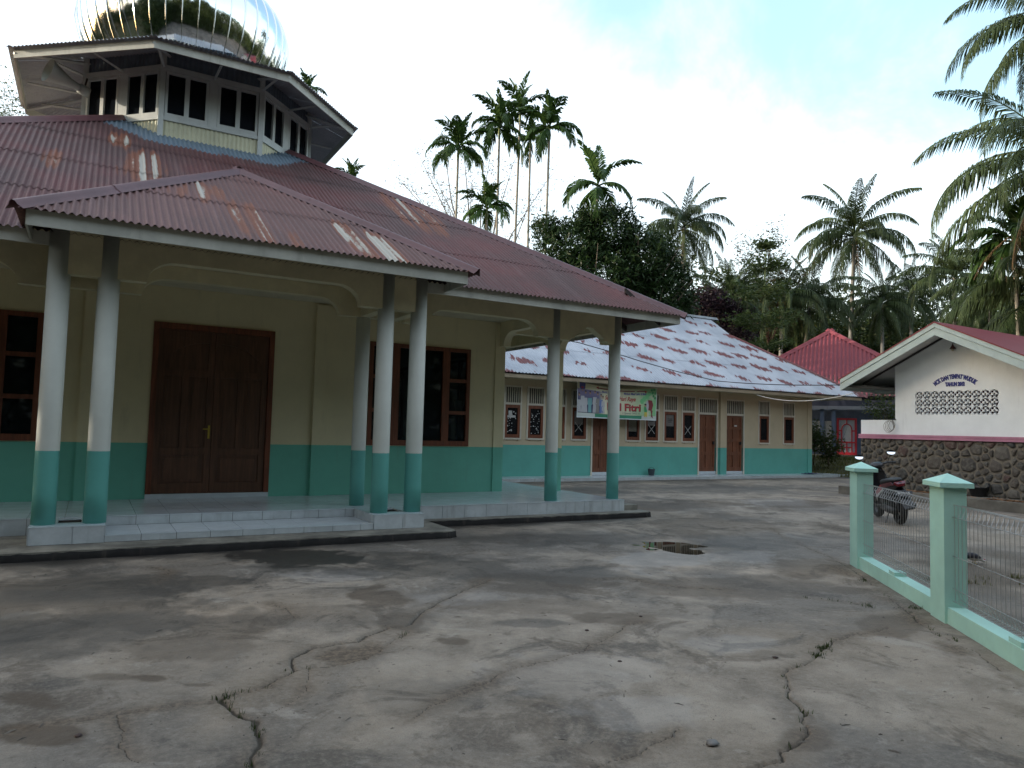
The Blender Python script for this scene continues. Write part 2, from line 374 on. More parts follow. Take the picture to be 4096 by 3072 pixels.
def window(parent, fr, a0, a1, z0, z1, cols, rails, bar=0.075, depth=0.06, fmat=None, gmat=None, mull=None):
    """cols: list of (a) mullion centres; rails: {column index: [z,...]}; each pane its own sub-part"""
    fm = MB(); fmat = fmat or M['frame']; gmat = gmat or M['glass']
    fm.obox(fr, a0, a1, z0, z0+bar*1.35, -0.05, depth*0.5); fm.obox(fr, a0, a1, z1-bar, z1, -0.05, depth*0.5)
    fm.obox(fr, a0, a0+bar, z0+bar*1.35, z1-bar, -0.05, depth*0.5); fm.obox(fr, a1-bar, a1, z0+bar*1.35, z1-bar, -0.05, depth*0.5)
    edges = [a0+bar]+sum([[c-(mull or bar)/2, c+(mull or bar)/2] for c in cols], [])+[a1-bar]
    for c in cols: fm.obox(fr, c-(mull or bar)/2, c+(mull or bar)/2, z0+bar*1.35, z1-bar, -0.048, depth*0.45)
    fo = fm.build('window', fmat, parent)
    for i in range(len(edges)//2):
        ea, eb = edges[2*i], edges[2*i+1]; zz = [z0+bar*1.35]
        for rz in rails.get(i, []):
            r = MB(); r.obox(fr, ea, eb, rz-0.035, rz+0.035, -0.045, depth*0.4); r.build('rail', fmat, fo)
            zz += [rz-0.035, rz+0.035]
        zz.append(z1-bar)
        for k in range(len(zz)//2):
            MB().obox(fr, ea, eb, zz[2*k], zz[2*k+1], -0.028, -0.022).build('pane', gmat, fo)
    return fo

# ------------------------------------------------------------------ the mosque
FZ, AZ = 0.31, 0.102           # floor and apron heights
YW, YP = 13.26, 11.10          # front wall, veranda edge
mosque = thing('mosque', 'cream and mint mosque with rusty maroon roof, pillared porch and silver dome', 'mosque', (1.92, 18.18, 0))
fr = (np.array([0, YW, 0.0]), np.array([1, 0, 0.0]), np.array([0, -1, 0.0]))
XL, XR, YB = -3.59, 7.432, 23.1
m = MB()
walls(m, fr, XL, XR, FZ, 4.3, 0.15, [(0.83, 2.76, FZ, 3.205), (4.51, 6.63, 1.225, 3.18), (-2.81, -0.69, 1.225, 3.18)])
m.build('front_wall', M['mosque_wall'], mosque)
frr = (np.array([XR, 0, 0.0]), np.array([0, 1, 0.0]), np.array([1, 0, 0.0]))
m = MB(); walls(m, frr, YW+0.15, YB, FZ, 4.3, 0.15, [(14.0, 15.9, 1.225, 3.18), (17.6, 19.5, 1.225, 3.18)]); m.build('side_wall', M['mosque_wall'], mosque)
m = MB(); walls(m, (np.array([XL, 0, 0.0]), np.array([0, 1, 0.0]), np.array([-1, 0, 0.0])), YW+0.15, YB, FZ, 4.3, 0.15, []); m.build('side_wall', M['mosque_wall'], mosque)
MB().box(XL, XR, YB-0.15, YB, FZ, 4.3).build('back_wall', M['mosque_wall'], mosque)
MB().box(XL+0.15, XR-0.15, YW+0.15, YB-0.15, 4.0, 4.06).build('ceiling', M['ceiling'], mosque)
# window and door openings
window(mosque, fr, 4.51, 6.63, 1.225, 3.18, [5.04, 6.10], {0: [1.89, 2.53], 2: [1.89, 2.53]}, mull=0.15)
window(mosque, fr, -2.81, -0.69, 1.225, 3.18, [-2.28, -1.22], {0: [1.89, 2.53], 2: [1.89, 2.53]}, mull=0.15)
window(mosque, frr, 14.0, 15.9, 1.225, 3.18, [14.55, 15.35], {0: [1.89, 2.53], 2: [1.89, 2.53]}, mull=0.12)
window(mosque, frr, 17.6, 19.5, 1.225, 3.18, [18.15, 18.95], {0: [1.89, 2.53], 2: [1.89, 2.53]}, mull=0.12)
# pilasters
for a0, a1 in ((-0.16, 0.10), (3.47, 3.73)):
    MB().obox(fr, a0, a1, FZ, 3.76, 0.0, 0.065).build('pilaster', M['mosque_wall'], mosque)
MB().obox(fr, 7.20, XR, FZ, 3.76, 0.0, 0.025).build('pilaster', M['mosque_wall'], mosque)
# door
MB().obox(fr, 0.83, 2.76, FZ, 0.387, -0.14, 0.03).build('threshold', M['tile'], mosque)
dm = MB()
dm.obox(fr, 0.83, 0.915, 0.387, 3.205, -0.08, 0.03); dm.obox(fr, 2.675, 2.76, 0.387, 3.205, -0.08, 0.03); dm.obox(fr, 0.915, 2.675, 3.10, 3.205, -0.08, 0.03)
dfr = dm.build('door_frame', M['frame'], mosque)
def door_leaf(parent, a0, a1, z0, z1, meet):
    st = 0.10
    lf = MB(); w = a1-a0
    lf.obox(fr, a0, a1, z0, z1, -0.075, -0.045)
    lf.obox(fr, a0, a0+st, z0, z1, -0.045, -0.015); lf.obox(fr, a1-st, a1, z0, z1, -0.045, -0.015)
    for za, zb in ((z0, z0+0.17), (1.02, 1.14), (2.33, 2.45), (2.98, z1)):
        lf.obox(fr, a0+st, a1-st, za, zb, -0.045, -0.017)
    cm = (a0+a1)/2; lf.obox(fr, cm-0.055, cm+0.055, 1.14, 2.33, -0.045, -0.019)
    # spandrel above the quarter-arch light
    n = 10; ia0, ia1 = a0+st, a1-st; pts = []
    for k in range(n+1):
        t = k/n*math.pi/2
        x = (ia1-(ia1-ia0)*math.cos(t)) if meet == 1 else (ia0+(ia1-ia0)*math.cos(t)); pts.append((x, 2.45+0.46*math.sin(t)))
    corner = (ia0, 2.98) if meet == 1 else (ia1, 2.98)
    top = (ia1, 2.98) if meet == 1 else (ia0, 2.98)
    poly = [(p[0], YW+0.045, p[1]) for p in pts]+[(top[0], YW+0.045, top[1]), (corner[0], YW+0.045, corner[1])]
    lf.prism(poly, (0, -1, 0), 0.026)
    o = lf.build('door', M['door'], parent)
    def panel(b0, b1, c0, c1):
        p = MB(); p.obox(fr, b0, b1, c0, c1, -0.045, -0.036); p.obox(fr, b0+0.05, b1-0.05, c0+0.05, c1-0.05, -0.036, -0.022); p.build('panel', M['door'], o)
    panel(ia0+0.01, cm-0.065, 1.15, 2.32); panel(cm+0.065, ia1-0.01, 1.15, 2.32); panel(ia0+0.01, ia1-0.01, z0+0.18, 1.01)
    return o
dl = door_leaf(mosque, 0.918, 1.792, 0.39, 3.098, 1); dr = door_leaf(mosque, 1.798, 2.672, 0.39, 3.098, -1)
h = MB(); h.obox(fr, 1.735, 1.765, 1.30, 1.52, -0.015, -0.008); h.tube([(1.75, YW+0.01, 1.46), (1.75, YW-0.04, 1.46), (1.65, YW-0.045, 1.46)], 0.009, 8); h.build('handle', M['brass'], dl)
# floor slabs under the tiles, risers, porch plinths and step
pf = MB()
pf.box(-5.05, 8.90, YP+0.012, YW-0.002, AZ-0.1, FZ-0.012); pf.box(XR+0.002, 8.90, YW, YB, AZ-0.1, FZ-0.012); pf.box(-5.05, XL-0.002, YW, YB, AZ-0.1, FZ-0.012)
pf.box(XL+0.0, XR-0.0, YW, YB, AZ-0.1, FZ-0.02)
pf.box(0.226, 3.62, 10.21, YP+0.010, AZ-0.05, 0.173)
plat = pf.build('platform', M['grout'], mosque)
G = 0.006
tile_me = {}
def tile(parent, x0, x1, y0, y1, z0, z1, mat, name):
    k = (round(x1-x0, 3), round(y1-y0, 3), round(z1-z0, 3), mat.name)
    if k not in tile_me:
        hx, hy, hz = (x1-x0)/2, (y1-y0)/2, (z1-z0)/2; tile_me[k] = MB().box(-hx, hx, -hy, hy, -hz, hz).mesh(name, mat)
    put(name, tile_me[k], parent, loc=((x0+x1)/2, (y0+y1)/2, (z0+z1)/2))
x = -1.85
T = 0.41
while x < 8.9-0.01:
    xe = min(x+T, 8.925)
    for r in range(6):
        y0 = YP-0.01+r*T; y1 = min(y0+T, YW-0.003)
        if y1-y0 > 0.03 and not (-0.53 < x < 0.0 and r == 0 and False):
            tile(plat, x+G/2, xe-G/2, y0+G/2, y1-G/2, FZ-0.012, FZ, M['tile'], 'floor_tile')
    tile(plat, x+G/2, xe-G/2, YP-0.003, YP+0.011, AZ-0.004, FZ-0.014, M['riser'], 'riser_tile') if (x > 4.35 or x < -0.6) else tile(plat, x+G/2, xe-G/2, YP-0.003, YP+0.009, 0.186, FZ-0.014, M['riser'], 'riser_tile')
    x += T
y = YW
while y < 20:                                                     # side veranda floor
    for k in range(4):
        xa = XR+0.004+k*T; xb = min(xa+T, 8.925)
        if xb-xa > 0.03: tile(plat, xa+G/2, xb-G/2, y+G/2, y+T-G/2, FZ-0.012, FZ, M['tile'], 'floor_tile')
    y += T
y = YP-0.003
while y < 20:
    tile(plat, 8.902, 8.92, y+0.02, y+T-G, AZ-0.004, FZ-0.014, M['riser'], 'riser_tile'); y += T
x = 0.228                                                         # lower step
k = 0
while x < 3.61:
    xe = min(x+0.40, 3.618)
    tile(plat, x+G/2, xe-G/2, 10.19, 10.208, AZ, 0.172, M['riser'], 'riser_tile')
    for yy in (10.188, 10.188+0.30, 10.188+0.60):
        tile(plat, x+G/2, xe-G/2, yy, min(yy+0.296, YP-0.005), 0.173, 0.185, M['tile'], 'floor_tile')
    x += 0.40
def plinth(x0, x1, holes):
    p = MB(); y0, y1 = 10.17, YP-0.014; (hx0, hx1, hy0, hy1) = holes
    p.box(x0, hx0, y0+0.01, y1, AZ-0.05, FZ-0.010); p.box(hx1, x1, y0+0.01, y1, AZ-0.05, FZ-0.010)
    p.box(hx0, hx1, y0+0.01, hy0, AZ-0.05, FZ-0.010); p.box(hx0, hx1, hy1, y1, AZ-0.05, FZ-0.010)
    o = p.build('plinth', M['tile'], mosque)
    MB().box(hx0-0.01, hx1+0.01, hy0-0.01, hy1+0.01, AZ-0.04, 0.288).build('planting_pit', M['soil'], o)
    xm = x0+0.57*(x1-x0)
    for a, b in ((x0, xm), (xm, x1)): tile(o, a+G/2, b-G/2, y0-0.004, y0+0.0095, AZ, FZ-0.004, M['riser'], 'riser_tile')
    # kerb lip round the top
    lip = MB(); lip.box(x0-0.004, x1+0.004, y0-0.006, hy0, FZ-0.010, FZ); lip.box(x0-0.004, hx0, hy0, y1, FZ-0.010, FZ); lip.box(hx1, x1+0.004, hy0, y1, FZ-0.010, FZ)
    lip.build('top_tile', M['tile'], o)
    n = 0; yy = y0
    while yy < y1-0.05:
        ye = min(yy+0.40, y1)
        for xs in (x0, x1):
            s = -1 if xs == x0 else 1
            tile(o, min(xs, xs+s*0.012)+(0.001 if s > 0 else -0.001), max(xs, xs+s*0.012)+(0.001 if s > 0 else -0.001), yy+0.012, ye-G/2, AZ if s*(x0-1.9) > 0 else 0.187, FZ-0.012, M['riser'], 'riser_tile')
        yy += 0.40
plinth(-0.545, 0.226, (-0.27, -0.02, 10.52, 10.95)); plinth(3.62, 4.39, (3.90, 4.20, 10.50, 10.95))
# columns
def column(x, y, r=0.118, z0=FZ, z1=4.0):
    c = MB(); c.lathe([(r*1.02, 0), (r*1.01, 0.4), (r, 1.2), (r*0.985, z1-z0)], (x, y, z0), 28); return c.build('column', M['column'], mosque, True)
for x, y in ((-0.42, 10.45), (0.117, 10.45), (0.117, 11.50), (3.784, 10.45), (4.312, 10.45), (3.784, 11.50), (7.382, 11.32), (8.80, 11.32), (-3.54, 11.32), (-4.95, 11.32)):
    column(x, y, 0.126 if y < 11 else 0.115)
for y in (13.10, 16.4, 19.7):
    MB().box(8.62, 8.80, y, y+0.18, FZ, 4.0).build('square_pillar', M['mosque_wall'], mosque)
# beams with arched undersides
def arch_profile(a, b, crown, haunch, kind, hl=0.45):
    if kind == 'flat': return [(a, crown), (b, crown)]
    if kind == 'ogee':
        c = (a+b)/2; w = (b-a)
        pts = [(a, haunch), (a+0.30, haunch-0.01), (a+0.33, haunch+0.03), (a+0.40, haunch+0.035), (a+0.42, haunch+0.09), (c-0.13, crown-0.05), (c-0.07, crown), (c+0.07, crown), (c+0.13, crown-0.05), (b-0.42, haunch+0.09), (b-0.40, haunch+0.035), (b-0.33, haunch+0.03), (b-0.30, haunch-0.01), (b, haunch)]
        return pts
    pts = [(a, haunch), (a+hl, haunch)]; n = 7
    for k in range(n+1):
        t = k/n*math.pi/2; pts.append((a+hl+0.34*(1-math.cos(t)), haunch+(crown-haunch)*math.sin(t)))
    return pts+[(2*((a+b)/2)-p[0], p[1]) for p in pts[::-1]]
def beam_x(a, b, y0, y1, crown, haunch, kind='arch', top=4.05, hl=0.45):
    pr = arch_profile(a, b, crown, haunch, kind, hl)
    MB().prism([(p[0], y0, p[1]) for p in pr]+[(b, y0, top), (a, y0, top)], (0, 1, 0), y1-y0).build('beam', M['cream'], mosque)
def beam_y(a, b, x0, x1, crown, haunch, kind='arch', top=4.05, hl=0.25):
    pr = arch_profile(a, b, crown, haunch, kind, hl)
    MB().prism([(x0, p[0], p[1]) for p in pr]+[(x0, b, top), (x0, a, top)], (1, 0, 0), x1-x0).build('beam', M['cream'], mosque)
beam_x(0.117, 3.784, 10.365, 10.535, 3.635, 3.345, hl=0.42, top=4.1)
beam_x(-0.50, 0.117, 10.365, 10.535, 3.345, 3.345, 'flat', top=4.1); beam_x(3.784, 4.40, 10.365, 10.535, 3.345, 3.345, 'flat', top=4.1)
for xc in (-0.42, 0.117, 3.784, 4.312): beam_y(10.535, 11.42, xc-0.08, xc+0.08, 3.345, 3.345, 'flat', top=4.09)
beam_x(0.117, 3.784, 11.42, 11.58, 3.60, 3.345, hl=0.42); beam_x(-0.50, 0.117, 11.42, 11.58, 3.345, 3.345, 'flat'); beam_x(3.784, 4.40, 11.42, 11.58, 3.345, 3.345, 'flat')
beam_x(4.40, 7.382, 11.235, 11.405, 3.58, 3.30, hl=0.40); beam_x(7.382, 8.89, 11.235, 11.405, 3.56, 3.29, 'ogee')
beam_x(-3.54, -0.50, 11.235, 11.405, 3.58, 3.30, hl=0.40); beam_x(-5.05, -3.54, 11.235, 11.405, 3.56, 3.29, 'ogee')
beam_y(11.405, 13.26, 7.30, 7.46, 3.58, 3.30, hl=0.18); beam_y(11.405, 13.19, 8.63, 8.79, 3.57, 3.30, hl=0.18); beam_y(13.19, 16.45, 8.63, 8.79, 3.56, 3.32); beam_y(16.45, 19.8, 8.63, 8.79, 3.56, 3.32)
beam_x(7.45, 8.63, 13.10, 13.26, 3.58, 3.58, 'flat'); beam_y(11.405, 13.26, -3.62, -3.46, 3.58, 3.30, hl=0.18)
cl = MB(); cl.box(-5.1, 8.62, 11.41, YW-0.002, 3.80, 3.83); cl.box(XR+0.002, 8.62, YW, YB, 3.80, 3.83); cl.box(-0.34, 4.23, 10.54, 11.40, 3.80, 3.83)
cl.build('veranda_ceiling', M['ceiling'], mosque)

# roof planes
EX0, EX1, EY, EZ, SL = -5.82, 9.66, 10.45, 3.85, 0.62
cs = math.sqrt(1+SL*SL)
def plane_hit(x, y, O, n):
    d = ray(x, y); return CPOS + d*(n@(O-CPOS))/(n@d)
roof = MB()
# deck boards under the sheets keep daylight out
def deck(P): roof.add([tuple(np.array(p)-np.array([0, 0, 0.06])) for p in P], [tuple(range(len(P)))])
cx, cy = (EX0+EX1)/2, EY+(EX1-EX0)/2; apz = EZ+SL*(EX1-EX0)/2
IN = 0.42
deck([(EX0+IN, EY+IN, EZ+SL*IN), (EX1-IN, EY+IN, EZ+SL*IN), (cx, cy, apz)]); deck([(EX1-IN, EY+IN, EZ+SL*IN), (EX1-IN, 2*cy-EY-IN, EZ+SL*IN), (cx, cy, apz)])
deck([(EX1-IN, 2*cy-EY-IN, EZ+SL*IN), (EX0+IN, 2*cy-EY-IN, EZ+SL*IN), (cx, cy, apz)]); deck([(EX0+IN, 2*cy-EY-IN, EZ+SL*IN), (EX0+IN, EY+IN, EZ+SL*IN), (cx, cy, apz)])
# rafter tails
k = EX0+0.5
while k < EX1-0.3:
    roof.add(*[[(k, EY+0.03, EZ-0.14), (k+0.05, EY+0.03, EZ-0.14), (k+0.05, EY+0.9, EZ+0.40), (k, EY+0.9, EZ+0.40), (k, EY+0.03, EZ-0.04), (k+0.05, EY+0.03, EZ-0.04), (k+0.05, EY+0.9, EZ+0.50), (k, EY+0.9, EZ+0.50)], [(0, 1, 2, 3), (4, 7, 6, 5), (0, 4, 5, 1), (1, 5, 6, 2), (2, 6, 7, 3), (3, 7, 4, 0)]]); k += 1.05
k = EY+0.5
while k < 2*cy-EY-0.3:
    roof.add(*[[(EX1-0.03, k, EZ-0.14), (EX1-0.03, k+0.05, EZ-0.14), (EX1-0.9, k+0.05, EZ+0.40), (EX1-0.9, k, EZ+0.40), (EX1-0.03, k, EZ-0.04), (EX1-0.03, k+0.05, EZ-0.04), (EX1-0.9, k+0.05, EZ+0.50), (EX1-0.9, k, EZ+0.50)], [(0, 1, 2, 3), (4, 7, 6, 5), (0, 4, 5, 1), (1, 5, 6, 2), (2, 6, 7, 3), (3, 7, 4, 0)]]); k += 1.05
roof_o = roof.build('roof', M['timber'], mosque)
nF = np.array([0, -SL, 1.0]); OF = np.array([0, EY, EZ+0.03])
wornF = [tuple(plane_hit(x, y, OF, nF))+(r,) for x, y, r in ((597, 663, 0.55), (545, 690, 0.45), (219, 630, 0.35), (1645, 846, 0.8), (1700, 880, 0.6), (2000, 1100, 0.0001), (480, 560, 0.3))]
OV = 0.09
tt = (cy-EY+OV)*cs
W_ = EX1-EX0+2*OV
def trap(cut): return [(0, 0), (W_, 0), (W_-(tt-cut)/cs, tt-cut), ((tt-cut)/cs, tt-cut)]
S_ = np.array([0, 1, SL])/cs
corr_roof(roof_o, (EX0-OV, EY-OV, EZ+0.03-SL*OV), (1, 0, 0), S_, trap(1.9), M['roof'], worn=wornF, seed=3)
corr_roof(roof_o, (EX1+OV, EY-OV, EZ+0.03-SL*OV), (0, 1, 0), (-1/cs, 0, SL/cs), trap(1.9), M['roof'], seed=4, ss=2)
corr_roof(roof_o, (EX0-OV, 2*cy-EY+OV, EZ+0.03-SL*OV), (0, -1, 0), (1/cs, 0, SL/cs), trap(1.9), M['roof'], seed=5, ss=2, nseg=4, sheet_w=1.56)
corr_roof(roof_o, (EX1+OV, 2*cy-EY+OV, EZ+0.03-SL*OV), (-1, 0, 0), (0, -1/cs, SL/cs), trap(1.9), M['roof'], seed=6, ss=2, nseg=4, sheet_w=1.56)
def cap(p, q, r=0.062, n=7, wob=0.004, mat=None, seed=0, parent=None, flat=0.55):
    p, q = np.array(p), np.array(q); rd = random.Random(seed); nn = int(np.linalg.norm(q-p)/1.8)+1
    for i in range(nn):
        a, b = p+(q-p)*i/nn, p+(q-p)*((i+1)/nn+0.02); t = (b-a)/np.linalg.norm(b-a); sd = np.cross(t, (0, 0, 1)); sd /= np.linalg.norm(sd); up = np.cross(sd, t)
        mb = MB(); prof = [(-2.1*r, -r*1.35), (-r, -r*0.45), (-r*0.55, r*0.25), (0, r*0.5), (r*0.55, r*0.25), (r, -r*0.45), (2.1*r, -r*1.35)]
        o = rd.uniform(-wob, wob)
        vs = [e+sd*(x+o)+up*(y+0.03+0.004*(i % 2)) for e in (a, b) for x, y in prof]; k = len(prof)
        mb.add(vs, [(j, j+1, k+j+1, k+j) for j in range(k-1)])
        mb.build('ridge_cap', mat or M['ridge'], parent or roof_o, True)
for sx, sy in ((1, 1), (-1, 1)):
    c = np.array([EX1+OV if sx > 0 else EX0-OV, EY-OV, EZ+0.04-SL*OV]); e = np.array([cx+sx*1.75, cy-1.75, apz-SL*1.75+0.05]); cap(c, e, seed=sx+3)
# fascia boards
FB = 0.165
for a, b in (((EX0, EY), (EX1, EY)), ((EX1, EY), (EX1, 2*cy-EY)), ((EX0, EY), (EX0, 2*cy-EY))):
    mb = MB(); fx = a[0] == b[0]
    if fx: mb.box(a[0]-0.012, a[0]+0.012, a[1]+0.013, b[1], EZ-FB-0.005, EZ-0.005)
    else: mb.box(a[0]-0.012, b[0]+0.012, a[1]-0.012, a[1]+0.012, EZ-FB-0.005, EZ-0.005)
    mb.build('fascia_board', M['fascia'], mosque)
# porch roof
PX0, PX1, PY, PZ = -0.73, 4.74, 9.65, 3.90
pcx = (PX0+PX1)/2; PAY, PAZ = 13.15, 5.87
psl = (PAZ-PZ)/(PAY-PY); pcs = math.sqrt(1+psl*psl); Sp = np.array([0, 1, psl])/pcs
OP = np.array([0, PY, PZ+0.03]); nP = np.array([0, -psl, 1.0])
wornP = [tuple(plane_hit(x, y, OP, nP))+(r,) for x, y, r in ((985, 860, 0.42), (1047, 905, 0.55), (1120, 950, 0.45), (800, 765, 0.35), (850, 770, 0.3), (1400, 935, 0.35), (1470, 985, 0.40), (1560, 1015, 0.40), (1530, 990, 0.4), (700, 765, 0.2), (1870, 1083, 0.2))]
pl = (PAY-PY+0.08)*pcs
po = MB(); po.add([(PX0+0.3, PY+0.25, PZ-0.02+0.25*psl-0.05), (PX1-0.3, PY+0.25, PZ-0.02+0.25*psl-0.05), (pcx, PAY, PAZ-0.08)], [(0, 1, 2)])
porch_o = po.build('porch_roof', M['timber'], mosque)
corr_roof(porch_o, (PX0-0.10, PY-0.08, PZ+0.03-psl*0.08), (1, 0, 0), Sp, [(0, 0), (PX1-PX0+0.2, 0), ((PX1-PX0)/2+0.1, pl)], M['porch_roof'], worn=wornP, seed=8, ss=8)
ssl = (PAZ-PZ)/((PX1-PX0)/2); scs = math.sqrt(1+ssl*ssl); wd = ((PX1-PX0)/2+0.1)*scs
corr_roof(porch_o, (PX1+0.10, PY-0.08, PZ+0.03-ssl*0.1), (0, 1, 0), (-1/scs, 0, ssl/scs), [(0, 0), (1.0, 0), (4.2, wd), (3.58, wd)], M['porch_roof'], seed=9, ss=2)
corr_roof(porch_o, (PX0-0.10, PY-0.08, PZ+0.03-ssl*0.1), (0, 1, 0), (1/scs, 0, ssl/scs), [(0, 0), (1.0, 0), (4.2, wd), (3.58, wd)], M['porch_roof'], seed=10, ss=2)
apx = (pcx, PAY, PAZ+0.05)
cap((PX0-0.12, PY-0.10, PZ), apx, 0.055, parent=porch_o, seed=1); cap((PX1+0.12, PY-0.10, PZ), apx, 0.055, parent=porch_o, seed=2); cap((pcx, PAY-0.05, PAZ+0.05), (pcx, PAY+0.65, PAZ+0.05), 0.075, parent=porch_o, seed=5)
MB().box(PX0, PX1, PY-0.012, PY+0.012, PZ-0.18, PZ).build('fascia_board', M['fascia'], mosque)
for xs in (PX0, PX1): MB().box(xs-0.012, xs+0.012, PY+0.013, PY+1.0, PZ-0.18, PZ).build('fascia_board', M['fascia'], mosque)

# ------------------------------------------------------------------ the octagonal tower and the dome
OCX, OCY, OAP = 1.85, 18.18, 2.30
side = 2*OAP*math.tan(math.pi/8)
tower = MB()
def octp(ap, k):
    R = ap/math.cos(math.pi/8); a = -math.pi/2-math.pi/8+k*math.pi/4; return np.array([OCX+R*math.cos(a), OCY+R*math.sin(a), 0])
for k in range(8):                                               # corner posts
    p = octp(OAP, k); MB().box(p[0]-0.05, p[0]+0.05, p[1]-0.05, p[1]+0.05, 6.3, 9.15).build('tower_post', M['towergrey'], mosque)
tower.lathe([(OAP/math.cos(math.pi/8)-0.75, 6.0), (OAP/math.cos(math.pi/8)-0.75, 9.1)], (OCX, OCY, 0), 8); tower_o = tower.build('tower', M['dark'], mosque)
def corr_panel(fr, a0, a1, z0, z1, pitch, amp, d):
    n = int((a1-a0)/pitch*6)+1; O, A, D = fr; vs = []
    for i in range(n+1):
        a = a0+(a1-a0)*i/n; dd = d+amp*math.sin(2*math.pi*a/pitch)
        for z in (z0, z1): vs.append(O+A*a+D*dd+np.array([0, 0, z]))
    return MB().add(vs, [(2*i, 2*i+2, 2*i+3, 2*i+1) for i in range(n)])
for k in range(8):
    p, q = octp(OAP, k), octp(OAP, k+1); A = (q-p)/np.linalg.norm(q-p); D = np.array([A[1], -A[0], 0]); f8 = (p, A, D)
    corr_panel(f8, 0.03, side-0.03, 6.3, 7.60, 0.085, 0.011, 0.0).build('cladding_sheet', M['towerclad'], tower_o, True)
    corr_panel(f8, 0.03, side-0.03, 8.64, 9.18, 0.10, 0.013, -0.03).build('vent_sheet', M['steelblue'], tower_o, True)
    b = MB(); b.obox(f8, 0.0, side, 7.56, 7.64, -0.04, 0.035); b.obox(f8, 0.0, side, 8.57, 8.68, -0.04, 0.035); b.obox(f8, side/2-0.085, side/2+0.085, 7.64, 8.57, -0.04, 0.022); b.build('tower_frame', M['towergrey'], mosque)
    for a0 in (0.06, side/2+0.09):
        a1 = a0+side/2-0.15
        window(mosque, f8, a0, a1, 7.645, 8.565, [(a0+a1)/2], {}, bar=0.05, depth=0.05, fmat=M['towergrey'], gmat=M['dglass'], mull=0.085)
eave = [(0.66, 14.74), (3.12, 14.74), (5.05, 16.68), (5.05, 19.68), (3.12, 21.62), (0.62, 21.62), (-1.64, 19.68), (-1.64, 16.68)]
TZ = 8.64; inn = [octp(1.45, k) for k in range(8)]; IZ = 9.24
tr = MB(); tro = None
for k in range(8): tr.tube([(eave[k][0], eave[k][1], TZ-0.10), (inn[k][0], inn[k][1], IZ-0.10)], 0.035, 4)
for k in range(8):
    p, q = octp(OAP-0.05, k), np.array([*eave[k], 0]); tr.tube([(p[0], p[1], 8.62), (p[0]+(q[0]-p[0])*0.75, p[1]+(q[1]-p[1])*0.75, 8.70)], 0.03, 4)
    m1 = (np.array(eave[k])+np.array(eave[(k+1) % 8]))/2; m2 = (octp(OAP-0.02, k)+octp(OAP-0.02, k+1))/2
    tr.tube([(m2[0], m2[1], 8.62), (m1[0]*0.9+m2[0]*0.1, m1[1]*0.9+m2[1]*0.1, 8.60)], 0.025, 4)
tro = tr.build('tower_roof', M['towergrey'], mosque)
M['tower_roof'] = roof_paint('tower_roof_paint', (0.30, 0.32, 0.34), (0.42, 0.43, 0.44))
for k in range(8):
    a, b = np.array([*eave[k], TZ]), np.array([*eave[(k+1) % 8], TZ]); c, d = np.array([inn[k][0], inn[k][1], IZ]), np.array([inn[(k+1) % 8][0], inn[(k+1) % 8][1], IZ])
    U = (b-a)/np.linalg.norm(b-a); mid = (c+d)/2; S = mid-a; S = S-U*(S@U); ln = np.linalg.norm(S); S /= ln
    ov = 0.10
    corr_roof(tro, a-S*ov, U, S, [(-0.10, 0), (np.linalg.norm(b-a)+0.10, 0), ((d-a)@U, ln+ov), ((c-a)@U, ln+ov)], M['tower_roof'], pitch=0.085, amp=0.014, sheet_w=0.85, row=2.5, seed=20+k, ss=1, nseg=6)
    ou = np.array([U[1], -U[0], 0]); e0, e1 = a+U*0.0, b-U*0.0
    fb = MB(); i0, i1 = a-ou*0.025, b-ou*0.025
    fb.add([e0+(0, 0, -0.19), e1+(0, 0, -0.19), i1+(0, 0, -0.19), i0+(0, 0, -0.19), e0+(0, 0, -0.03), e1+(0, 0, -0.03), i1+(0, 0, -0.03), i0+(0, 0, -0.03)], [(0, 3, 2, 1), (4, 5, 6, 7), (0, 1, 5, 4), (1, 2, 6, 5), (2, 3, 7, 6), (3, 0, 4, 7)]); fb.build('fascia_board', M['fascia'], mosque)
# dome of polished steel gores
def steel():
    m, nt, b = newmat('polished_steel'); b.inputs['Metallic'].default_value = 1; b.inputs['Base Color'].default_value = (0.74, 0.78, 0.83, 1); b.inputs['Roughness'].default_value = 0.07
    n = noise(nt, wpos(nt), 2.0, 2, 0.5); bump(nt, b, n, 0.25, 0.015); return m
M['steel'] = steel()
DC = np.array([1.50, 18.18, 10.32]); prof = [(1.62, -1.35), (1.80, -1.12), (2.0, -0.80), (2.15, -0.45), (2.24, 0.0), (2.19, 0.40), (2.0, 0.80), (1.68, 1.10), (1.30, 1.40), (0.85, 1.68), (0.45, 1.92), (0.2, 2.2), (0.06, 2.6)]
def smooth_prof(pr, n=40):
    t = np.linspace(0, len(pr)-1, n); P = np.array(pr); out = []
    for x in t:
        i = min(int(x), len(pr)-2); f = x-i; p0, p1, p2, p3 = P[max(i-1, 0)], P[i], P[i+1], P[min(i+2, len(pr)-1)]
        out.append(0.5*((2*p1)+(-p0+p2)*f+(2*p0-5*p1+4*p2-p3)*f*f+(-p0+3*p1-3*p2+p3)*f**3))
    return out
sp = smooth_prof(prof); dcore = MB(); dcore.lathe([(r*0.985, h) for r, h in sp], DC, 44); dcore.lathe([(0.05, 2.5), (0.12, 2.75), (0.05, 2.95), (0.09, 3.1), (0.03, 3.3), (0.02, 3.9)], DC, 10)
dome_o = dcore.build('dome', M['steel'], mosque, True)
NG = 44
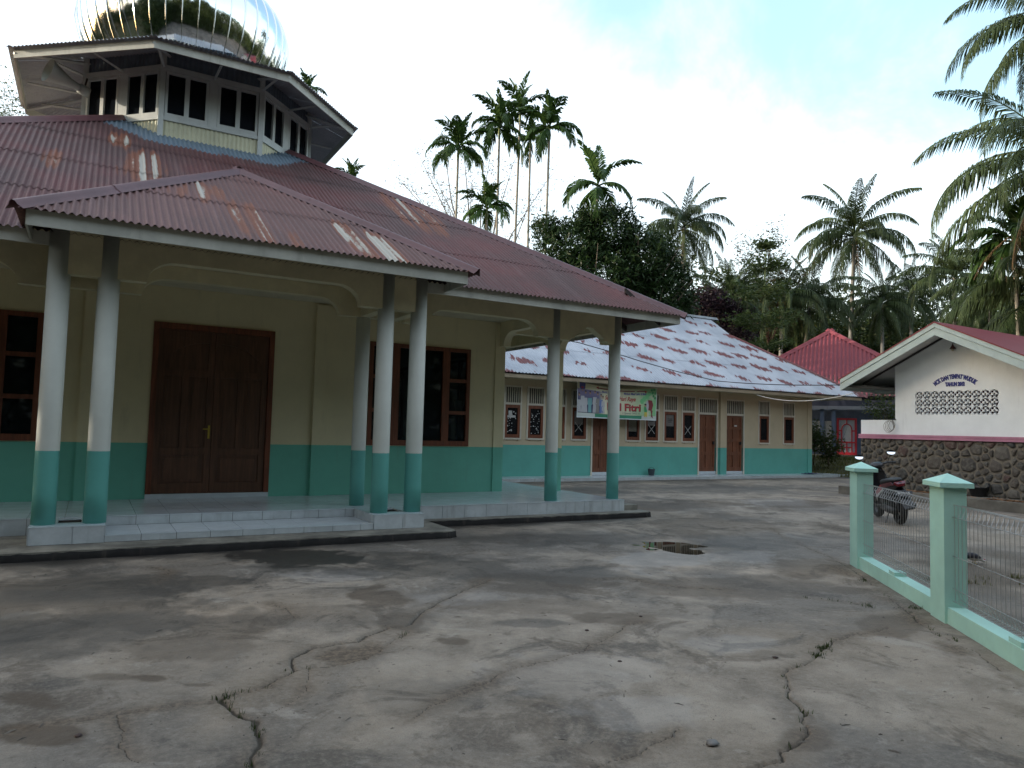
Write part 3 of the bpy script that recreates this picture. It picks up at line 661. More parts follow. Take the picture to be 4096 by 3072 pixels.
for k in range(NG):
    a0, a1 = 2*math.pi*k/NG, 2*math.pi*(k+1)/NG; vs, fs = [], []; ns = 4; g_ = 0.012*(a1-a0); tl_ = random.Random(k).uniform(-0.004, 0.004)
    for r, h in sp:
        for j in range(ns+1):
            a = a0+g_+(a1-a0-2*g_)*j/ns; bulge = 1+tl_*(j/ns-0.5)+0.0008*math.sin(math.pi*j/ns)
            vs.append(DC+np.array([r*bulge*math.cos(a), r*bulge*math.sin(a), h]))
    w = ns+1
    for i in range(len(sp)-1):
        for j in range(ns): fs.append((i*w+j, i*w+j+1, (i+1)*w+j+1, (i+1)*w+j))
    o_ = len(vs)
    for r, h in sp:
        for da_, k_ in ((-0.5, 0.999), (-0.5, 1.011), (0.5, 1.011), (0.5, 0.999)):
            a = a0+da_*0.05*(a1-a0); vs.append(DC+np.array([r*k_*math.cos(a), r*k_*math.sin(a), h]))
    for i in range(len(sp)-1):
        for j in range(3): fs.append((o_+i*4+j, o_+i*4+j+1, o_+i*4+j+5, o_+i*4+j+4))
    MB().add(vs, fs).build('dome_panel', M['steel'], dome_o, True)
# loudspeaker under the tower eave
ls = thing('loudspeaker', 'grey horn loudspeaker hanging under the tower eave', 'loudspeaker', (-0.6, 16.8, 8.2))
mc = np.array([-1.13, 16.45, 8.30]); bk = np.array([-0.52, 16.75, 8.17]); ax = (mc-bk)/np.linalg.norm(mc-bk)
M['horn'] = paint('horn_paint', (0.30, 0.32, 0.30), 0.5, 0.1)
hn = MB(); hn.lathe([(0.235, 0.62), (0.225, 0.60), (0.17, 0.46), (0.125, 0.32), (0.09, 0.2), (0.075, 0.06), (0.075, 0.0)], bk, 24, ax, caps=False); hn.build('horn', M['horn'], ls, True)
d_ = MB(); d_.lathe([(0.03, 0.5), (0.05, 0.3), (0.02, 0.1)], bk, 12, ax); d_.lathe([(0.10, -0.16), (0.10, 0.02)], bk, 16, ax); d_.build('driver', M['horn'], ls, True)
MB().tube([bk, bk+np.array([0.05, 0.25, 0.05]), bk+np.array([0.1, 0.3, 0.35])], 0.02, 6).build('bracket', M['timber'], ls)

# apron kerb round the mosque
ap = MB()
ap.prism([(-7, 9.66, -0.1), (4.60, 9.70, -0.1), (4.72, 9.76, -0.1), (4.75, 9.9, -0.1), (4.75, 10.84, -0.1), (9.22, 10.80, -0.1), (9.36, 10.86, -0.1), (9.40, 11.0, -0.1), (9.40, 20.0, -0.1), (-7, 20, -0.1)], (0, 0, 1), 0.1+AZ-0.004)
apo = ap.build('apron_kerb', [M['apron']], mosque)
ck = MB()
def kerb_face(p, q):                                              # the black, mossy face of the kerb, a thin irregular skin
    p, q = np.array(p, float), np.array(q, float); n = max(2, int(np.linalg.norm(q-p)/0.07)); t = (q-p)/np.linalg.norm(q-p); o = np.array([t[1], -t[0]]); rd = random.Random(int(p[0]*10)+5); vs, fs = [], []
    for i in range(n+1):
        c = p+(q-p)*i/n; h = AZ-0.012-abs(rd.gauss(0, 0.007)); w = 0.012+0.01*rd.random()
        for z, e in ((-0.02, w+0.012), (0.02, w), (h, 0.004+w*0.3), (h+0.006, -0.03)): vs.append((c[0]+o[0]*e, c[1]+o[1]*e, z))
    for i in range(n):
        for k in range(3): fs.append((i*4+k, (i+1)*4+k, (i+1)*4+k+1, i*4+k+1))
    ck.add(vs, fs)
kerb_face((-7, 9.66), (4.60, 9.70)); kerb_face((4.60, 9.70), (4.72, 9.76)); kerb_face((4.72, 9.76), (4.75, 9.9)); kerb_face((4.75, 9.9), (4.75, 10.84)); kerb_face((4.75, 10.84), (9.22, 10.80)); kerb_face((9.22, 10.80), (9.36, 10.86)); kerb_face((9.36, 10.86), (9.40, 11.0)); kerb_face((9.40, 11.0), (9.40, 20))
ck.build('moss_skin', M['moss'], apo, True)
MB().box(8.93, 9.30, 11.16, 20, AZ-0.01, 0.20).build('gutter_kerb', M['apron'], apo)
# little things in the mosque windows
tag_paper = MB().obox(fr, 6.33, 6.50, 1.93, 2.14, -0.034, -0.030).build('paper_notice', M['paper'], None); tag_paper['label'] = 'small grey paper notice stuck inside the right mosque window'; tag_paper['category'] = 'notice'
cap_ = MB(); cap_.lathe([(0.19, 0), (0.18, 0.02), (0.12, 0.06), (0.03, 0.085)], (5.45, 13.44, 1.33), 16); shelf = MB().box(4.65, 6.5, 13.33, 13.60, 1.29, 1.328).build('window_ledge', M['frame'], mosque)
co = cap_.build('cap', simple('teal_cloth', (0.20, 0.42, 0.40), 0.8), None, True); co['label'] = 'pale teal cloth cap lying on the ledge inside the mosque window'; co['category'] = 'cap'
# ------------------------------------------------------------------ the school
M['school_wall'] = band_paint('school_wall_paint', (0.50, 0.42, 0.29), (0.11, 0.38, 0.32), 1.10)
M['surround'] = paint('window_surround_paint', (0.56, 0.52, 0.43), 0.6, 0.1, 3, 0.2)
school = thing('school', 'long cream and mint classroom block under a pale peeling zinc roof', 'school', (16, 24, 0))
SY, SX0, SX1 = 20.1, 4.0, 25.93
sf = (np.array([0, SY, 0.0]), np.array([1, 0, 0.0]), np.array([0, -1, 0.0]))
win_x = [(6.1, 6.68), (7.0, 7.57), (8.9, 9.47), (9.75, 10.32), (11.33, 11.88), (12.18, 12.75), (13.03, 13.60), (13.90, 14.47), (16.20, 16.78), (17.06, 17.63), (17.92, 18.50), (18.80, 19.37), (22.82, 23.37), (24.24, 24.84)]
door_x = [(14.74, 15.46), (19.62, 20.50), (21.03, 21.93)]
ops = []
for a, b in win_x: ops += [(a, b, 1.32, 2.93)]
for a, b in door_x: ops += [(a, b, 0.10, 2.90)]
m = MB(); walls(m, sf, SX0, SX1, 0.10, 3.6, 0.15, ops); m.build('front_wall', M['school_wall'], school)
MB().box(SX1-0.15, SX1, SY+0.15, 28.5, 0.10, 3.6).build('side_wall', M['school_wall'], school)
MB().box(SX0, SX0+0.15, SY+0.15, 28.5, 0.10, 3.6).build('side_wall', M['school_wall'], school)
MB().box(SX0+0.15, SX1-0.15, 28.35, 28.5, 0.10, 3.6).build('back_wall', M['school_wall'], school)
MB().box(SX0+0.15, SX1-0.15, SY+0.15, 28.35, 3.35, 3.40).build('ceiling', M['ceiling'], school)
M['clear'] = glass_mat('school_glass', (0.02, 0.02, 0.022), 0.25)
bars_me = {}
paper_jobs = {8: (1.62, 2.32, 0.03, 0.55, (0.17, 0.16, 0.13)), 9: (1.85, 2.3, 0.05, 0.5, (0.13, 0.12, 0.115)), 10: (1.85, 2.33, 0.05, 0.53, (0.15, 0.14, 0.13)), 7: (1.80, 2.36, 0.0, 0.5, (0.17, 0.16, 0.15))}
for i, (a, b) in enumerate(win_x):
    s = MB(); w = 0.055
    s.obox(sf, a-w, a, 1.27, 2.98, -0.02, 0.02); s.obox(sf, b, b+w, 1.27, 2.98, -0.02, 0.02); s.obox(sf, a, b, 2.93, 2.98, -0.02, 0.02); s.obox(sf, a, b, 1.265, 1.32, -0.02, 0.035); s.obox(sf, a, b, 2.37, 2.44, -0.06, 0.015)
    so = s.build('window', M['surround'], school)
    bm = MB()
    for k in range(7): c = a+(b-a)*(k+0.5)/7; bm.obox(sf, c-0.014, c+0.014, 2.44, 2.93, -0.05, -0.02)
    bm.build('vent_bars', M['surround'], so)
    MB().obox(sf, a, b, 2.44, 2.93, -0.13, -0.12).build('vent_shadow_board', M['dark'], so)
    f = MB(); f.obox(sf, a, a+0.085, 1.32, 2.37, -0.05, 0.01); f.obox(sf, b-0.085, b, 1.32, 2.37, -0.05, 0.01); f.obox(sf, a+0.085, b-0.085, 1.32, 1.43, -0.05, 0.01); f.obox(sf, a+0.085, b-0.085, 2.27, 2.37, -0.05, 0.01)
    for c in (a+0.08, b-0.08): f.obox(sf, c-0.008, c+0.008, 1.24, 1.32, 0.02, 0.03)
    f.build('casement', M['frame'], so)
    MB().obox(sf, a+0.085, b-0.085, 1.43, 2.27, -0.032, -0.026).build('pane', M['clear'], so)
    if i in paper_jobs:
        z0, z1, p0, p1, c = paper_jobs[i]; pz1 = min(z1, 2.26); po_ = MB()
        po_.obox(sf, a+0.09+p0*0.3, b-0.09-0.02, max(z0, 1.44), pz1, -0.025, -0.022); po_.build('paper_sheet', simple('sheet_of_paper', c, 0.8, var=0.15), so)
        t = MB()
        for k in range(3): t.obox(sf, a+0.17, b-0.20+0.03*(k % 2), pz1-0.16-0.055*k, pz1-0.14-0.055*k, -0.0215, -0.0205)
        if i in (9, 10): t.build('print_lines', M['dark'], so)
    if i in (7, 9, 11):
        t = MB(); c = (a+b)/2; zz = 1.72
        for sgn in (1, -1): t.prism([(c-sgn*0.15-0.01, SY+0.0195, zz-0.16), (c-sgn*0.15+0.01, SY+0.0195, zz-0.16), (c+sgn*0.15+0.01, SY+0.0195, zz+0.16), (c+sgn*0.15-0.01, SY+0.0195, zz+0.16)], (0, -1, 0), 0.0015*(1+(sgn > 0)))
        t.build('tape_cross', M['paper'], so)
    if i in (4, 5):                                                # cut-out paper decorations on the glass
        rd = random.Random(i); t = MB()
        for _ in range(26):
            u, v, s_ = rd.uniform(a+0.1, b-0.14), rd.uniform(1.46, 2.2), rd.uniform(0.008, 0.022); t.obox(sf, u, u+s_*1.6, v, v+s_*rd.uniform(1, 2.5), -0.025, -0.022-0.0005*rd.random())
        if i == 4: t.obox(sf, a+0.14, a+0.27, 2.02, 2.18, -0.0215, -0.0195); t.obox(sf, a+0.10, a+0.40, 1.96, 2.03, -0.0215, -0.0195)
        t.build('paper_cutouts', M['paper'], so)
for i, (a, b) in enumerate(door_x):
    s = MB(); w = 0.06
    s.obox(sf, a-w, a, 0.10, 2.95, -0.02, 0.025); s.obox(sf, b, b+w, 0.10, 2.95, -0.02, 0.025); s.obox(sf, a, b, 2.90, 2.95, -0.02, 0.025); s.obox(sf, a, b, 2.33, 2.41, -0.06, 0.02)
    so = s.build('door', M['surround'], school)
    bm = MB()
    for k in range(9): c = a+(b-a)*(k+0.5)/9; bm.obox(sf, c-0.014, c+0.014, 2.41, 2.90, -0.05, -0.02)
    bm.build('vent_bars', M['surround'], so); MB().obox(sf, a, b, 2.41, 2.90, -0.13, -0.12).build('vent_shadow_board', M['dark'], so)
    MB().obox(sf, a, b, 0.105, 0.215, -0.12, -0.01).build('door_step', M['tile'], so)
    l = MB(); l.obox(sf, a, b-(0.05 if i else 0), 0.215, 2.33, -0.075, -0.045); W3 = b-a-(0.05 if i else 0)
    for c0, c1 in ((0, 0.09), (0.44, 0.56), (0.91, 1.0)): l.obox(sf, a+W3*c0, a+W3*c1, 0.215, 2.33, -0.045, -0.02)
    for z0, z1 in ((0.215, 0.36), (0.82, 0.94), (1.32, 1.44), (1.80, 1.90), (2.24, 2.33)): l.obox(sf, a+W3*0.09, a+W3*0.44, z0, z1, -0.045, -0.022); l.obox(sf, a+W3*0.56, a+W3*0.91, z0, z1, -0.045, -0.022)
    l.build('door_leaf', M['sdoor'], so)
    if i == 0: MB().obox(sf, (a+b)/2-0.006, (a+b)/2+0.006, 0.215, 2.33, -0.02, -0.017).build('door_gap', M['dark'], so)
    else: k_ = MB(); k_.obox(sf, b-0.17, b-0.11, 1.22, 1.34, -0.02, 0.03); k_.build('padlock', M['dark'], so)
    if i == 2: MB().obox(sf, a+0.45, a+0.58, 1.92, 1.97, -0.02, -0.016).build('door_number', M['paper'], so)
MB().obox(sf, 20.64, 20.96, 0.10, 3.45, 0.0, 0.09).build('pilaster', M['school_wall'], school)
MB().obox(sf, SX1-0.26, SX1, 0.10, 3.3, 0.0, 0.03).build('pilaster', M['school_wall'], school)
sp_ = MB(); sp_.box(SX0-0.3, 27.0, 19.17, 30, -0.1, 0.088); spo = sp_.build('platform', M['apron'], school)
x = 9.0
while x < 26.9:
    tile(spo, x+0.004, x+0.396, 19.155, 19.169, 0.0, 0.088, M['riser'], 'riser_tile'); 
    tile(spo, x+0.004, x+0.396, 19.155, 19.60, 0.089, 0.10, M['tile'], 'floor_tile'); tile(spo, x+0.004, x+0.396, 19.605, 20.098, 0.089, 0.10, M['tile'], 'floor_tile'); x += 0.40
# roof: peeling white zinc with red showing through
def peeling():
    m, nt, b = newmat('peeling_zinc_paint')
    g = N(nt, 'NewGeometry'); sx = N(nt, 'SeparateXYZ'); L(nt, g.outputs['Position'], sx.inputs[0])
    # cells: one patch per sheet end, staggered row by row
    col_ = math_(nt, 'MULTIPLY', sx.outputs[0], 1/1.22); rowc = math_(nt, 'MULTIPLY', sx.outputs[1], 1/0.78)
    rowi = math_(nt, 'FLOOR', rowc); rowf = math_(nt, 'FRACT', rowc)
    offs = math_(nt, 'MULTIPLY', math_(nt, 'FRACT', math_(nt, 'MULTIPLY', math_(nt, 'SINE', math_(nt, 'MULTIPLY', rowi, 12.9898)), 43.75)), 1.0)
    cx_ = math_(nt, 'ADD', col_, offs); ci = math_(nt, 'FLOOR', cx_); cf = math_(nt, 'FRACT', cx_)
    cv = N(nt, 'CombineXYZ'); L(nt, ci, cv.inputs[0]); L(nt, rowi, cv.inputs[1])
    wnz = N(nt, 'TexWhiteNoise', noise_dimensions='2D'); L(nt, cv.outputs[0], wnz.inputs['Vector'])
    sc = N(nt, 'SeparateColor'); L(nt, wnz.outputs['Color'], sc.inputs[0])
    # jagged: the edge follows the corrugations
    jag = noise(nt, wpos(nt, (11, 1.2, 1.2)), 1.0, 4, 0.7); jag2 = noise(nt, wpos(nt, (3.0, 2.5, 2.5), loc=(5, 2, 0)), 1.0, 3, 0.6)
    dx = math_(nt, 'SUBTRACT', cf, math_(nt, 'ADD', 0.35, math_(nt, 'MULTIPLY', sc.outputs[0], 0.3)))
    dy = math_(nt, 'SUBTRACT', rowf, math_(nt, 'ADD', 0.40, math_(nt, 'MULTIPLY', sc.outputs[1], 0.2)))
    dy = math_(nt, 'ADD', dy, math_(nt, 'MULTIPLY', math_(nt, 'SUBTRACT', jag, 0.5), 1.1))
    dy = math_(nt, 'ADD', dy, math_(nt, 'MULTIPLY', dx, 0.35))
    e = math_(nt, 'ADD', math_(nt, 'POWER', math_(nt, 'ABSOLUTE', math_(nt, 'MULTIPLY', dx, 2.9)), 2.0), math_(nt, 'POWER', math_(nt, 'ABSOLUTE', math_(nt, 'MULTIPLY', dy, 5.0)), 2.0))
    e = math_(nt, 'ADD', e, math_(nt, 'MULTIPLY', math_(nt, 'SUBTRACT', jag2, 0.5), 2.2))
    e = math_(nt, 'ADD', e, math_(nt, 'MULTIPLY', math_(nt, 'SUBTRACT', sc.outputs[2], 0.5), 0.9))
    f = N(nt, 'MapRange'); f.inputs['From Min'].default_value = 0.80; f.inputs['From Max'].default_value = 0.62; L(nt, e, f.inputs['Value'])
    n1 = noise(nt, wpos(nt), 0.8, 5, 0.6); st = noise(nt, wpos(nt, (6, 0.6, 0.6)), 1.0, 4)
    white = mixc(nt, ramp(nt, n1, 0.3, 0.7), (0.31, 0.345, 0.40), (0.44, 0.475, 0.53)); white = mixc(nt, math_(nt, 'MULTIPLY', ramp(nt, st, 0.5, 0.75), 0.3), white, (0.24, 0.27, 0.32))
    red = mixc(nt, ramp(nt, jag2, 0.35, 0.65), (0.12, 0.028, 0.032), (0.17, 0.045, 0.045))
    L(nt, mixc(nt, f.outputs[0], white, red), b.inputs['Base Color']); b.inputs['Roughness'].default_value = 0.5; return m
M['peel'] = peeling()
ez, sl2 = 3.29, 0.68; c2 = math.sqrt(1+sl2*sl2); S2 = np.array([0, 1, sl2])/c2; EYs = 19.2
ro = MB(); ro.add([(4.6, 19.6, ez+0.15), (27.6, 19.6, ez+0.15), (24.3, 22.9, ez+sl2*3.7-0.1), (24.3, 24.4, ez+sl2*5.2-0.1), (4.6, 24.4, ez+sl2*5.2-0.1)], [(0, 1, 2, 3, 4)])
ro.add([(4.6, 29.2, ez+0.15), (27.6, 29.2, ez+0.15), (24.3, 25.9, ez+sl2*3.7-0.1), (24.3, 24.4, ez+sl2*5.2-0.1), (4.6, 24.4, ez+sl2*5.2-0.1)], [(4, 3, 2, 1, 0)])
so_ = ro.build('roof', M['timber'], school)
X0s = 4.0; U2 = lambda x, y: (x-X0s, (y-EYs)*c2)
O2 = (X0s, EYs, ez+0.03)
corr_roof(so_, O2, (1, 0, 0), S2, [U2(4.0, 19.2), U2(24.40, 19.2), U2(24.40, 24.47), U2(4.0, 24.47)], M['peel'], pitch=0.125, amp=0.018, sheet_w=1.5, row=1.9, seed=31, ss=1, nseg=6)
corr_roof(so_, O2, (1, 0, 0), S2, [U2(24.40, 19.2), U2(28.20, 19.2), U2(24.40, 22.95)], M['peel'], pitch=0.125, amp=0.018, sheet_w=1.5, row=1.9, seed=32, ss=1, nseg=6)
corr_roof(so_, (28.2, 19.2, ez+0.03), (0, 1, 0), (-1/c2, 0, sl2/c2), [(0, 0), (10.5, 0), (6.7, 3.8*c2), (3.75, 3.8*c2)], M['peel'], pitch=0.125, amp=0.018, sheet_w=1.5, row=1.9, seed=33, ss=1, nseg=4)
corr_roof(so_, (28.2, 29.7, ez+0.03), (-1, 0, 0), (0, -1/c2, sl2/c2), [(0, 0), (24.2, 0), (24.2, 5.2*c2), (3.8, 5.2*c2), (3.8, 3.7*c2)], M['peel'], pitch=0.25, amp=0.018, sheet_w=3.0, row=1.9, seed=34, ss=1, nseg=4)
M['zinc_cap'] = paint('zinc_cap', (0.30, 0.32, 0.34), 0.5, 0.2)
cap((4.0, 24.47, ez+sl2*5.27+0.05), (24.5, 24.47, ez+sl2*5.27+0.05), 0.07, mat=M['zinc_cap'], parent=so_)
cap((28.25, 19.15, ez+0.02), (24.42, 22.97, ez+sl2*3.77+0.05), 0.05, mat=simple('rusty_cap', (0.16, 0.05, 0.05), 0.6, var=0.3), parent=so_)
MB().add([(24.38, 22.9, ez+sl2*3.65), (24.38, 26.0, ez+sl2*3.65), (24.38, 24.47, ez+sl2*5.2)], [(0, 1, 2)]).build('gablet', M['timber'], so_)
MB().box(4.0, 28.0, 19.24, 19.27, ez-0.12, ez-0.01).build('eave_board', paint('eave_board_paint', (0.33, 0.27, 0.19), 0.7, 0.2), school)
MB().box(4.0, 28.0, 19.28, SY-0.002, ez-0.08, ez-0.05).build('soffit', M['ceiling'], school)
MB().box(25.94, 28.0, SY-0.001, 28, ez-0.08, ez-0.05).build('soffit', M['ceiling'], school)

# bucket and mat on the school veranda
bk_ = thing('bucket', 'small dark grey bucket lying on the school veranda below the mint wall', 'bucket', (17.15, 19.9, 0.10))
b_ = MB(); b_.lathe([(0.09, 0), (0.10, 0.02), (0.125, 0.22), (0.135, 0.23), (0.13, 0.215), (0.115, 0.2), (0.085, 0.02)], (17.15, 19.86, 0.10), 20); b_.build('bucket_shell', simple('grey_plastic', (0.035, 0.05, 0.06), 0.45), bk_, True)
MB().tube([(17.15+0.13*math.cos(t), 19.86, 0.32+0.10*math.sin(t)-0.03) for t in np.linspace(0.0, math.pi, 9)], 0.006, 6).build('handle', M['black'], bk_)
rd = random.Random(5); mt = MB(); n = 12
vs = [(24.88+0.62*i/n+0.03*rd.random(), 19.47+0.30*j/6+0.02*rd.random(), 0.112+0.02*rd.random()+0.03*max(0, math.sin(i*1.7+j))) for j in range(7) for i in range(n+1)]
mt.add(vs, [(j*(n+1)+i, j*(n+1)+i+1, (j+1)*(n+1)+i+1, (j+1)*(n+1)+i) for j in range(6) for i in range(n)])
o = mt.build('doormat', simple('blue_cloth', (0.02, 0.025, 0.09), 0.9, var=0.4), None, True); o['label'] = 'crumpled dark blue doormat at the end of the school veranda'; o['category'] = 'doormat'

# ------------------------------------------------------------------ banner
def text_mesh(body, size, mat, name, shear=0.0, offset=0.0, extrude=0.001, curve=None):
    cu = bpy.data.curves.new(name, 'FONT'); cu.body = body; cu.size = size; cu.shear = shear; cu.offset = offset; cu.extrude = extrude; cu.align_x = 'CENTER'; cu.resolution_u = 3
    ob = bpy.data.objects.new(name, cu); COL.objects.link(ob); dg = bpy.context.evaluated_depsgraph_get(); me = bpy.data.meshes.new_from_object(ob.evaluated_get(dg)); bpy.data.objects.remove(ob); bpy.data.curves.remove(cu)
    me.materials.clear(); me.materials.append(mat); return me
BY = 19.62
bn = thing('banner', 'printed green and cream Idul Fitri banner with red lettering tied under the school eave', 'banner', (15.5, BY, 2.6))
bx0, bx1 = 13.74, 17.12
def btop(u): return 3.20-0.05*u-0.42*u*(1-u)                      # the upper edge sags
def bbot(u): return 2.035-0.015*u
def bwave(u, v): return BY-0.03*math.sin(u*9)*(1-v*0.3)-0.015*math.sin(u*23+v*4)
def bpt(u, v, lift=0.0): return (bx0+(bx1-bx0)*u, bwave(u, v)-lift, bbot(u)+(btop(u)-bbot(u))*v)
def cloth():
    m, nt, b = newmat('banner_print'); a = N(nt, 'Attribute', attribute_name='buv'); sx = N(nt, 'SeparateXYZ'); L(nt, a.outputs['Vector'], sx.inputs[0])
    u, v = sx.outputs[0], sx.outputs[1]
    mp = N(nt, 'Mapping', Scale=(3, 1.5, 1)); L(nt, a.outputs['Vector'], mp.inputs['Vector']); n = noise(nt, mp.outputs[0], 2.0, 3)
    base = mixc(nt, ramp(nt, math_(nt, 'ADD', u, math_(nt, 'MULTIPLY', n, 0.35)), 0.75, 1.12), (0.62, 0.62, 0.44), (0.22, 0.50, 0.24))
    base = mixc(nt, ramp(nt, n, 0.5, 0.7), base, (0.62, 0.58, 0.45))
    photo = mixc(nt, ramp(nt, v, 0.45, 0.8), (0.05, 0.06, 0.13), (0.20, 0.18, 0.32))
    fx = N(nt, 'MapRange'); fx.inputs['From Min'].default_value = 0.34; fx.inputs['From Max'].default_value = 0.27; L(nt, math_(nt, 'ADD', u, math_(nt, 'MULTIPLY', n, 0.03)), fx.inputs['Value'])
    fy = math_(nt, 'MULTIPLY', math_(nt, 'GREATER_THAN', v, 0.14), math_(nt, 'LESS_THAN', v, 0.83))
    col = mixc(nt, math_(nt, 'MULTIPLY', fx.outputs[0], fy), base, photo)
    strip = math_(nt, 'LESS_THAN', v, 0.135); col = mixc(nt, strip, col, (0.50, 0.55, 0.52))
    gs = math_(nt, 'MULTIPLY', strip, math_(nt, 'MULTIPLY', math_(nt, 'GREATER_THAN', u, 0.215), math_(nt, 'LESS_THAN', u, 0.80))); col = mixc(nt, gs, col, (0.04, 0.24, 0.14))
    edge = math_(nt, 'MAXIMUM', math_(nt, 'LESS_THAN', v, 0.03), math_(nt, 'MAXIMUM', math_(nt, 'LESS_THAN', u, 0.006), math_(nt, 'GREATER_THAN', u, 0.994))); col = mixc(nt, edge, col, (0.6, 0.66, 0.68))
    L(nt, col, b.inputs['Base Color']); b.inputs['Roughness'].default_value = 0.5; return m
nu, nv = 60, 14
vs = [bpt(i/nu, j/nv) for j in range(nv+1) for i in range(nu+1)]
me = bpy.data.meshes.new('cloth'); me.from_pydata(vs, [], [(j*(nu+1)+i, j*(nu+1)+i+1, (j+1)*(nu+1)+i+1, (j+1)*(nu+1)+i) for j in range(nv) for i in range(nu)]); me.materials.append(cloth())
at = me.attributes.new('buv', 'FLOAT_VECTOR', 'POINT'); at.data.foreach_set('vector', [c for j in range(nv+1) for i in range(nu+1) for c in (i/nu, j/nv, 0)]); me.polygons.foreach_set('use_smooth', [True]*len(me.polygons))
cloth_o = put('cloth', me, bn)
def on_banner(me, u, v, lift=0.004, fit=None):
    """lay a flat mesh (x right, y up, metres) on the banner at (u,v)"""
    xs = [w.co.x for w in me.vertices]; 
    k = 1.0 if fit is None else fit/(max(xs)-min(xs)); xm = (max(xs)+min(xs))/2
    for w in me.vertices:
        uu = u+(w.co.x-xm)*k/(bx1-bx0); H = btop(uu)-bbot(uu); vv = v+w.co.y/H; w.co = Vector(bpt(uu, vv, lift+w.co.z))
    return put('print', me, bn)
C_red, C_blue, C_dkred, C_green, C_dk = simple('print_red', (0.42, 0.04, 0.05), 0.5), simple('print_blue', (0.08, 0.09, 0.30), 0.5), simple('print_maroon', (0.20, 0.03, 0.04), 0.5), simple('print_green', (0.05, 0.30, 0.12), 0.5), simple('print_black', (0.02, 0.02, 0.02), 0.5)
C_pale, C_lg, C_yel, C_skin, C_teal = simple('print_pale', (0.42, 0.43, 0.45), 0.5), simple('print_light_green', (0.16, 0.50, 0.22), 0.5), simple('print_yellow', (0.55, 0.45, 0.08), 0.5), simple('print_skin', (0.35, 0.22, 0.15), 0.5), simple('print_teal', (0.16, 0.36, 0.38), 0.5)
on_banner(text_mesh('Selamat Hari Raya', 0.20, C_red, 'print', 0.3, 0.004), 0.53, 0.60, 0.006, 1.30)
on_banner(text_mesh('Idul Fitri', 0.34, C_dk, 'print', 0.0, 0.012), 0.578, 0.275, 0.004, 1.42)
on_banner(text_mesh('Idul Fitri', 0.34, C_red, 'print', 0.0, 0.008), 0.575, 0.285, 0.007, 1.40)
on_banner(text_mesh('Murid Antu', 0.10, C_blue, 'print', 0.2, 0.003), 0.36, 0.80, 0.006, 0.42)
on_banner(text_mesh('Mohon Maaf Lahir & Batin', 0.11, C_blue, 'print', 0.2, 0.003), 0.72, 0.80, 0.006, 0.95)
on_banner(text_mesh('1 Syawal 1443 H', 0.10, simple('print_grey', (0.25, 0.30, 0.24), 0.6), 'print', 0.1, 0.002), 0.67, 0.17, 0.006, 0.72)
def flat(pts, mat, u, v, lift=0.005, name='print'):
    mb = MB(); mb.add([(x, y, 0) for x, y in pts], [tuple(range(len(pts)))]); me = mb.mesh(name, mat); return on_banner2(me, u, v, lift)
def on_banner2(me, u, v, lift):
    for w in me.vertices:
        uu = u+w.co.x/(bx1-bx0); H = btop(uu)-bbot(uu); w.co = Vector(bpt(uu, v+w.co.y/H, lift))
    return put('print', me, bn)
def ell(rx, ry, n=14, a0=0.0): return [(rx*math.cos(a0+2*math.pi*k/n), ry*math.sin(a0+2*math.pi*k/n)) for k in range(n)]
flat([(-0.11, 0.12), (0.11, 0.12), (0.11, -0.06), (0, -0.13), (-0.11, -0.06)], C_blue, 0.062, 0.90, 0.006); flat(ell(0.07, 0.05), C_pale, 0.062, 0.90, 0.009); flat(ell(0.05, 0.025), C_red, 0.062, 0.875, 0.012)
for k in range(7): flat([(-0.15, -0.016), (0.15, -0.016), (0.15, 0.016), (-0.15, 0.016)], C_dkred, 0.28+k*0.088, 0.915-(0.0 if 1 < k < 6 else -0.01), 0.006+0.0002*k)
flat([(-0.05, 0), (0.06, 0.05), (0.06, -0.05)], C_red, 0.235, 0.935, 0.007); flat([(0.05, 0), (-0.06, 0.05), (-0.06, -0.05)], C_red, 0.86, 0.905, 0.0075)
people_c = [C_pale, C_pale, C_pale, C_teal, C_pale, simple('print_uniform', (0.24, 0.23, 0.22), 0.5), simple('print_blue_dress', (0.13, 0.2, 0.42), 0.5), C_pale]
for k, (pu, ph) in enumerate(((0.025, 0.42), (0.065, 0.56), (0.10, 0.50), (0.15, 0.50), (0.205, 0.54), (0.24, 0.50), (0.285, 0.46), (0.31, 0.42))):
    flat([(-0.07, 0), (-0.055, ph*0.45), (-0.085, ph*0.55), (-0.07, ph*0.95), (0.07, ph*0.95), (0.085, ph*0.55), (0.055, ph*0.45), (0.07, 0)], people_c[k], pu, 0.16, 0.006+0.0006*k); flat(ell(0.034, 0.045), C_skin, pu, 0.16+(ph+0.05)/0.95, 0.007+0.0006*k); flat(ell(0.034, 0.02), C_dk, pu, 0.16+(ph+0.085)/0.95, 0.0074+0.0006*k)
flat([(-0.10, -0.18), (0.06, -0.20), (0.14, 0.0), (0.08, 0.16), (-0.10, 0.18)], C_dkred, 0.915, 0.48, 0.006); flat(ell(0.065, 0.17), C_pale, 0.872, 0.47, 0.008); flat([(-0.02, -0.14), (0.02, -0.14), (0.08, 0.1), (0.03, 0.1)], C_dkred, 0.925, 0.22, 0.0062, ); flat([(0.02, -0.14), (-0.02, -0.14), (-0.10, 0.12), (-0.05, 0.12)], C_dkred, 0.945, 0.20, 0.0064)
flat(ell(0.05, 0.055), C_skin, 0.845, 0.47, 0.0085); flat(ell(0.05, 0.03), C_dk, 0.845, 0.50, 0.009); flat([(-0.06, -0.1), (0.06, -0.1), (0.07, 0.1), (-0.07, 0.1)], C_green, 0.848, 0.34, 0.0088); flat([(-0.06, -0.09), (-0.015, -0.09), (0.0, 0.0), (0.02, -0.09), (0.06, -0.09), (0.06, 0.08), (-0.06, 0.08)], C_yel, 0.848, 0.18, 0.0089)
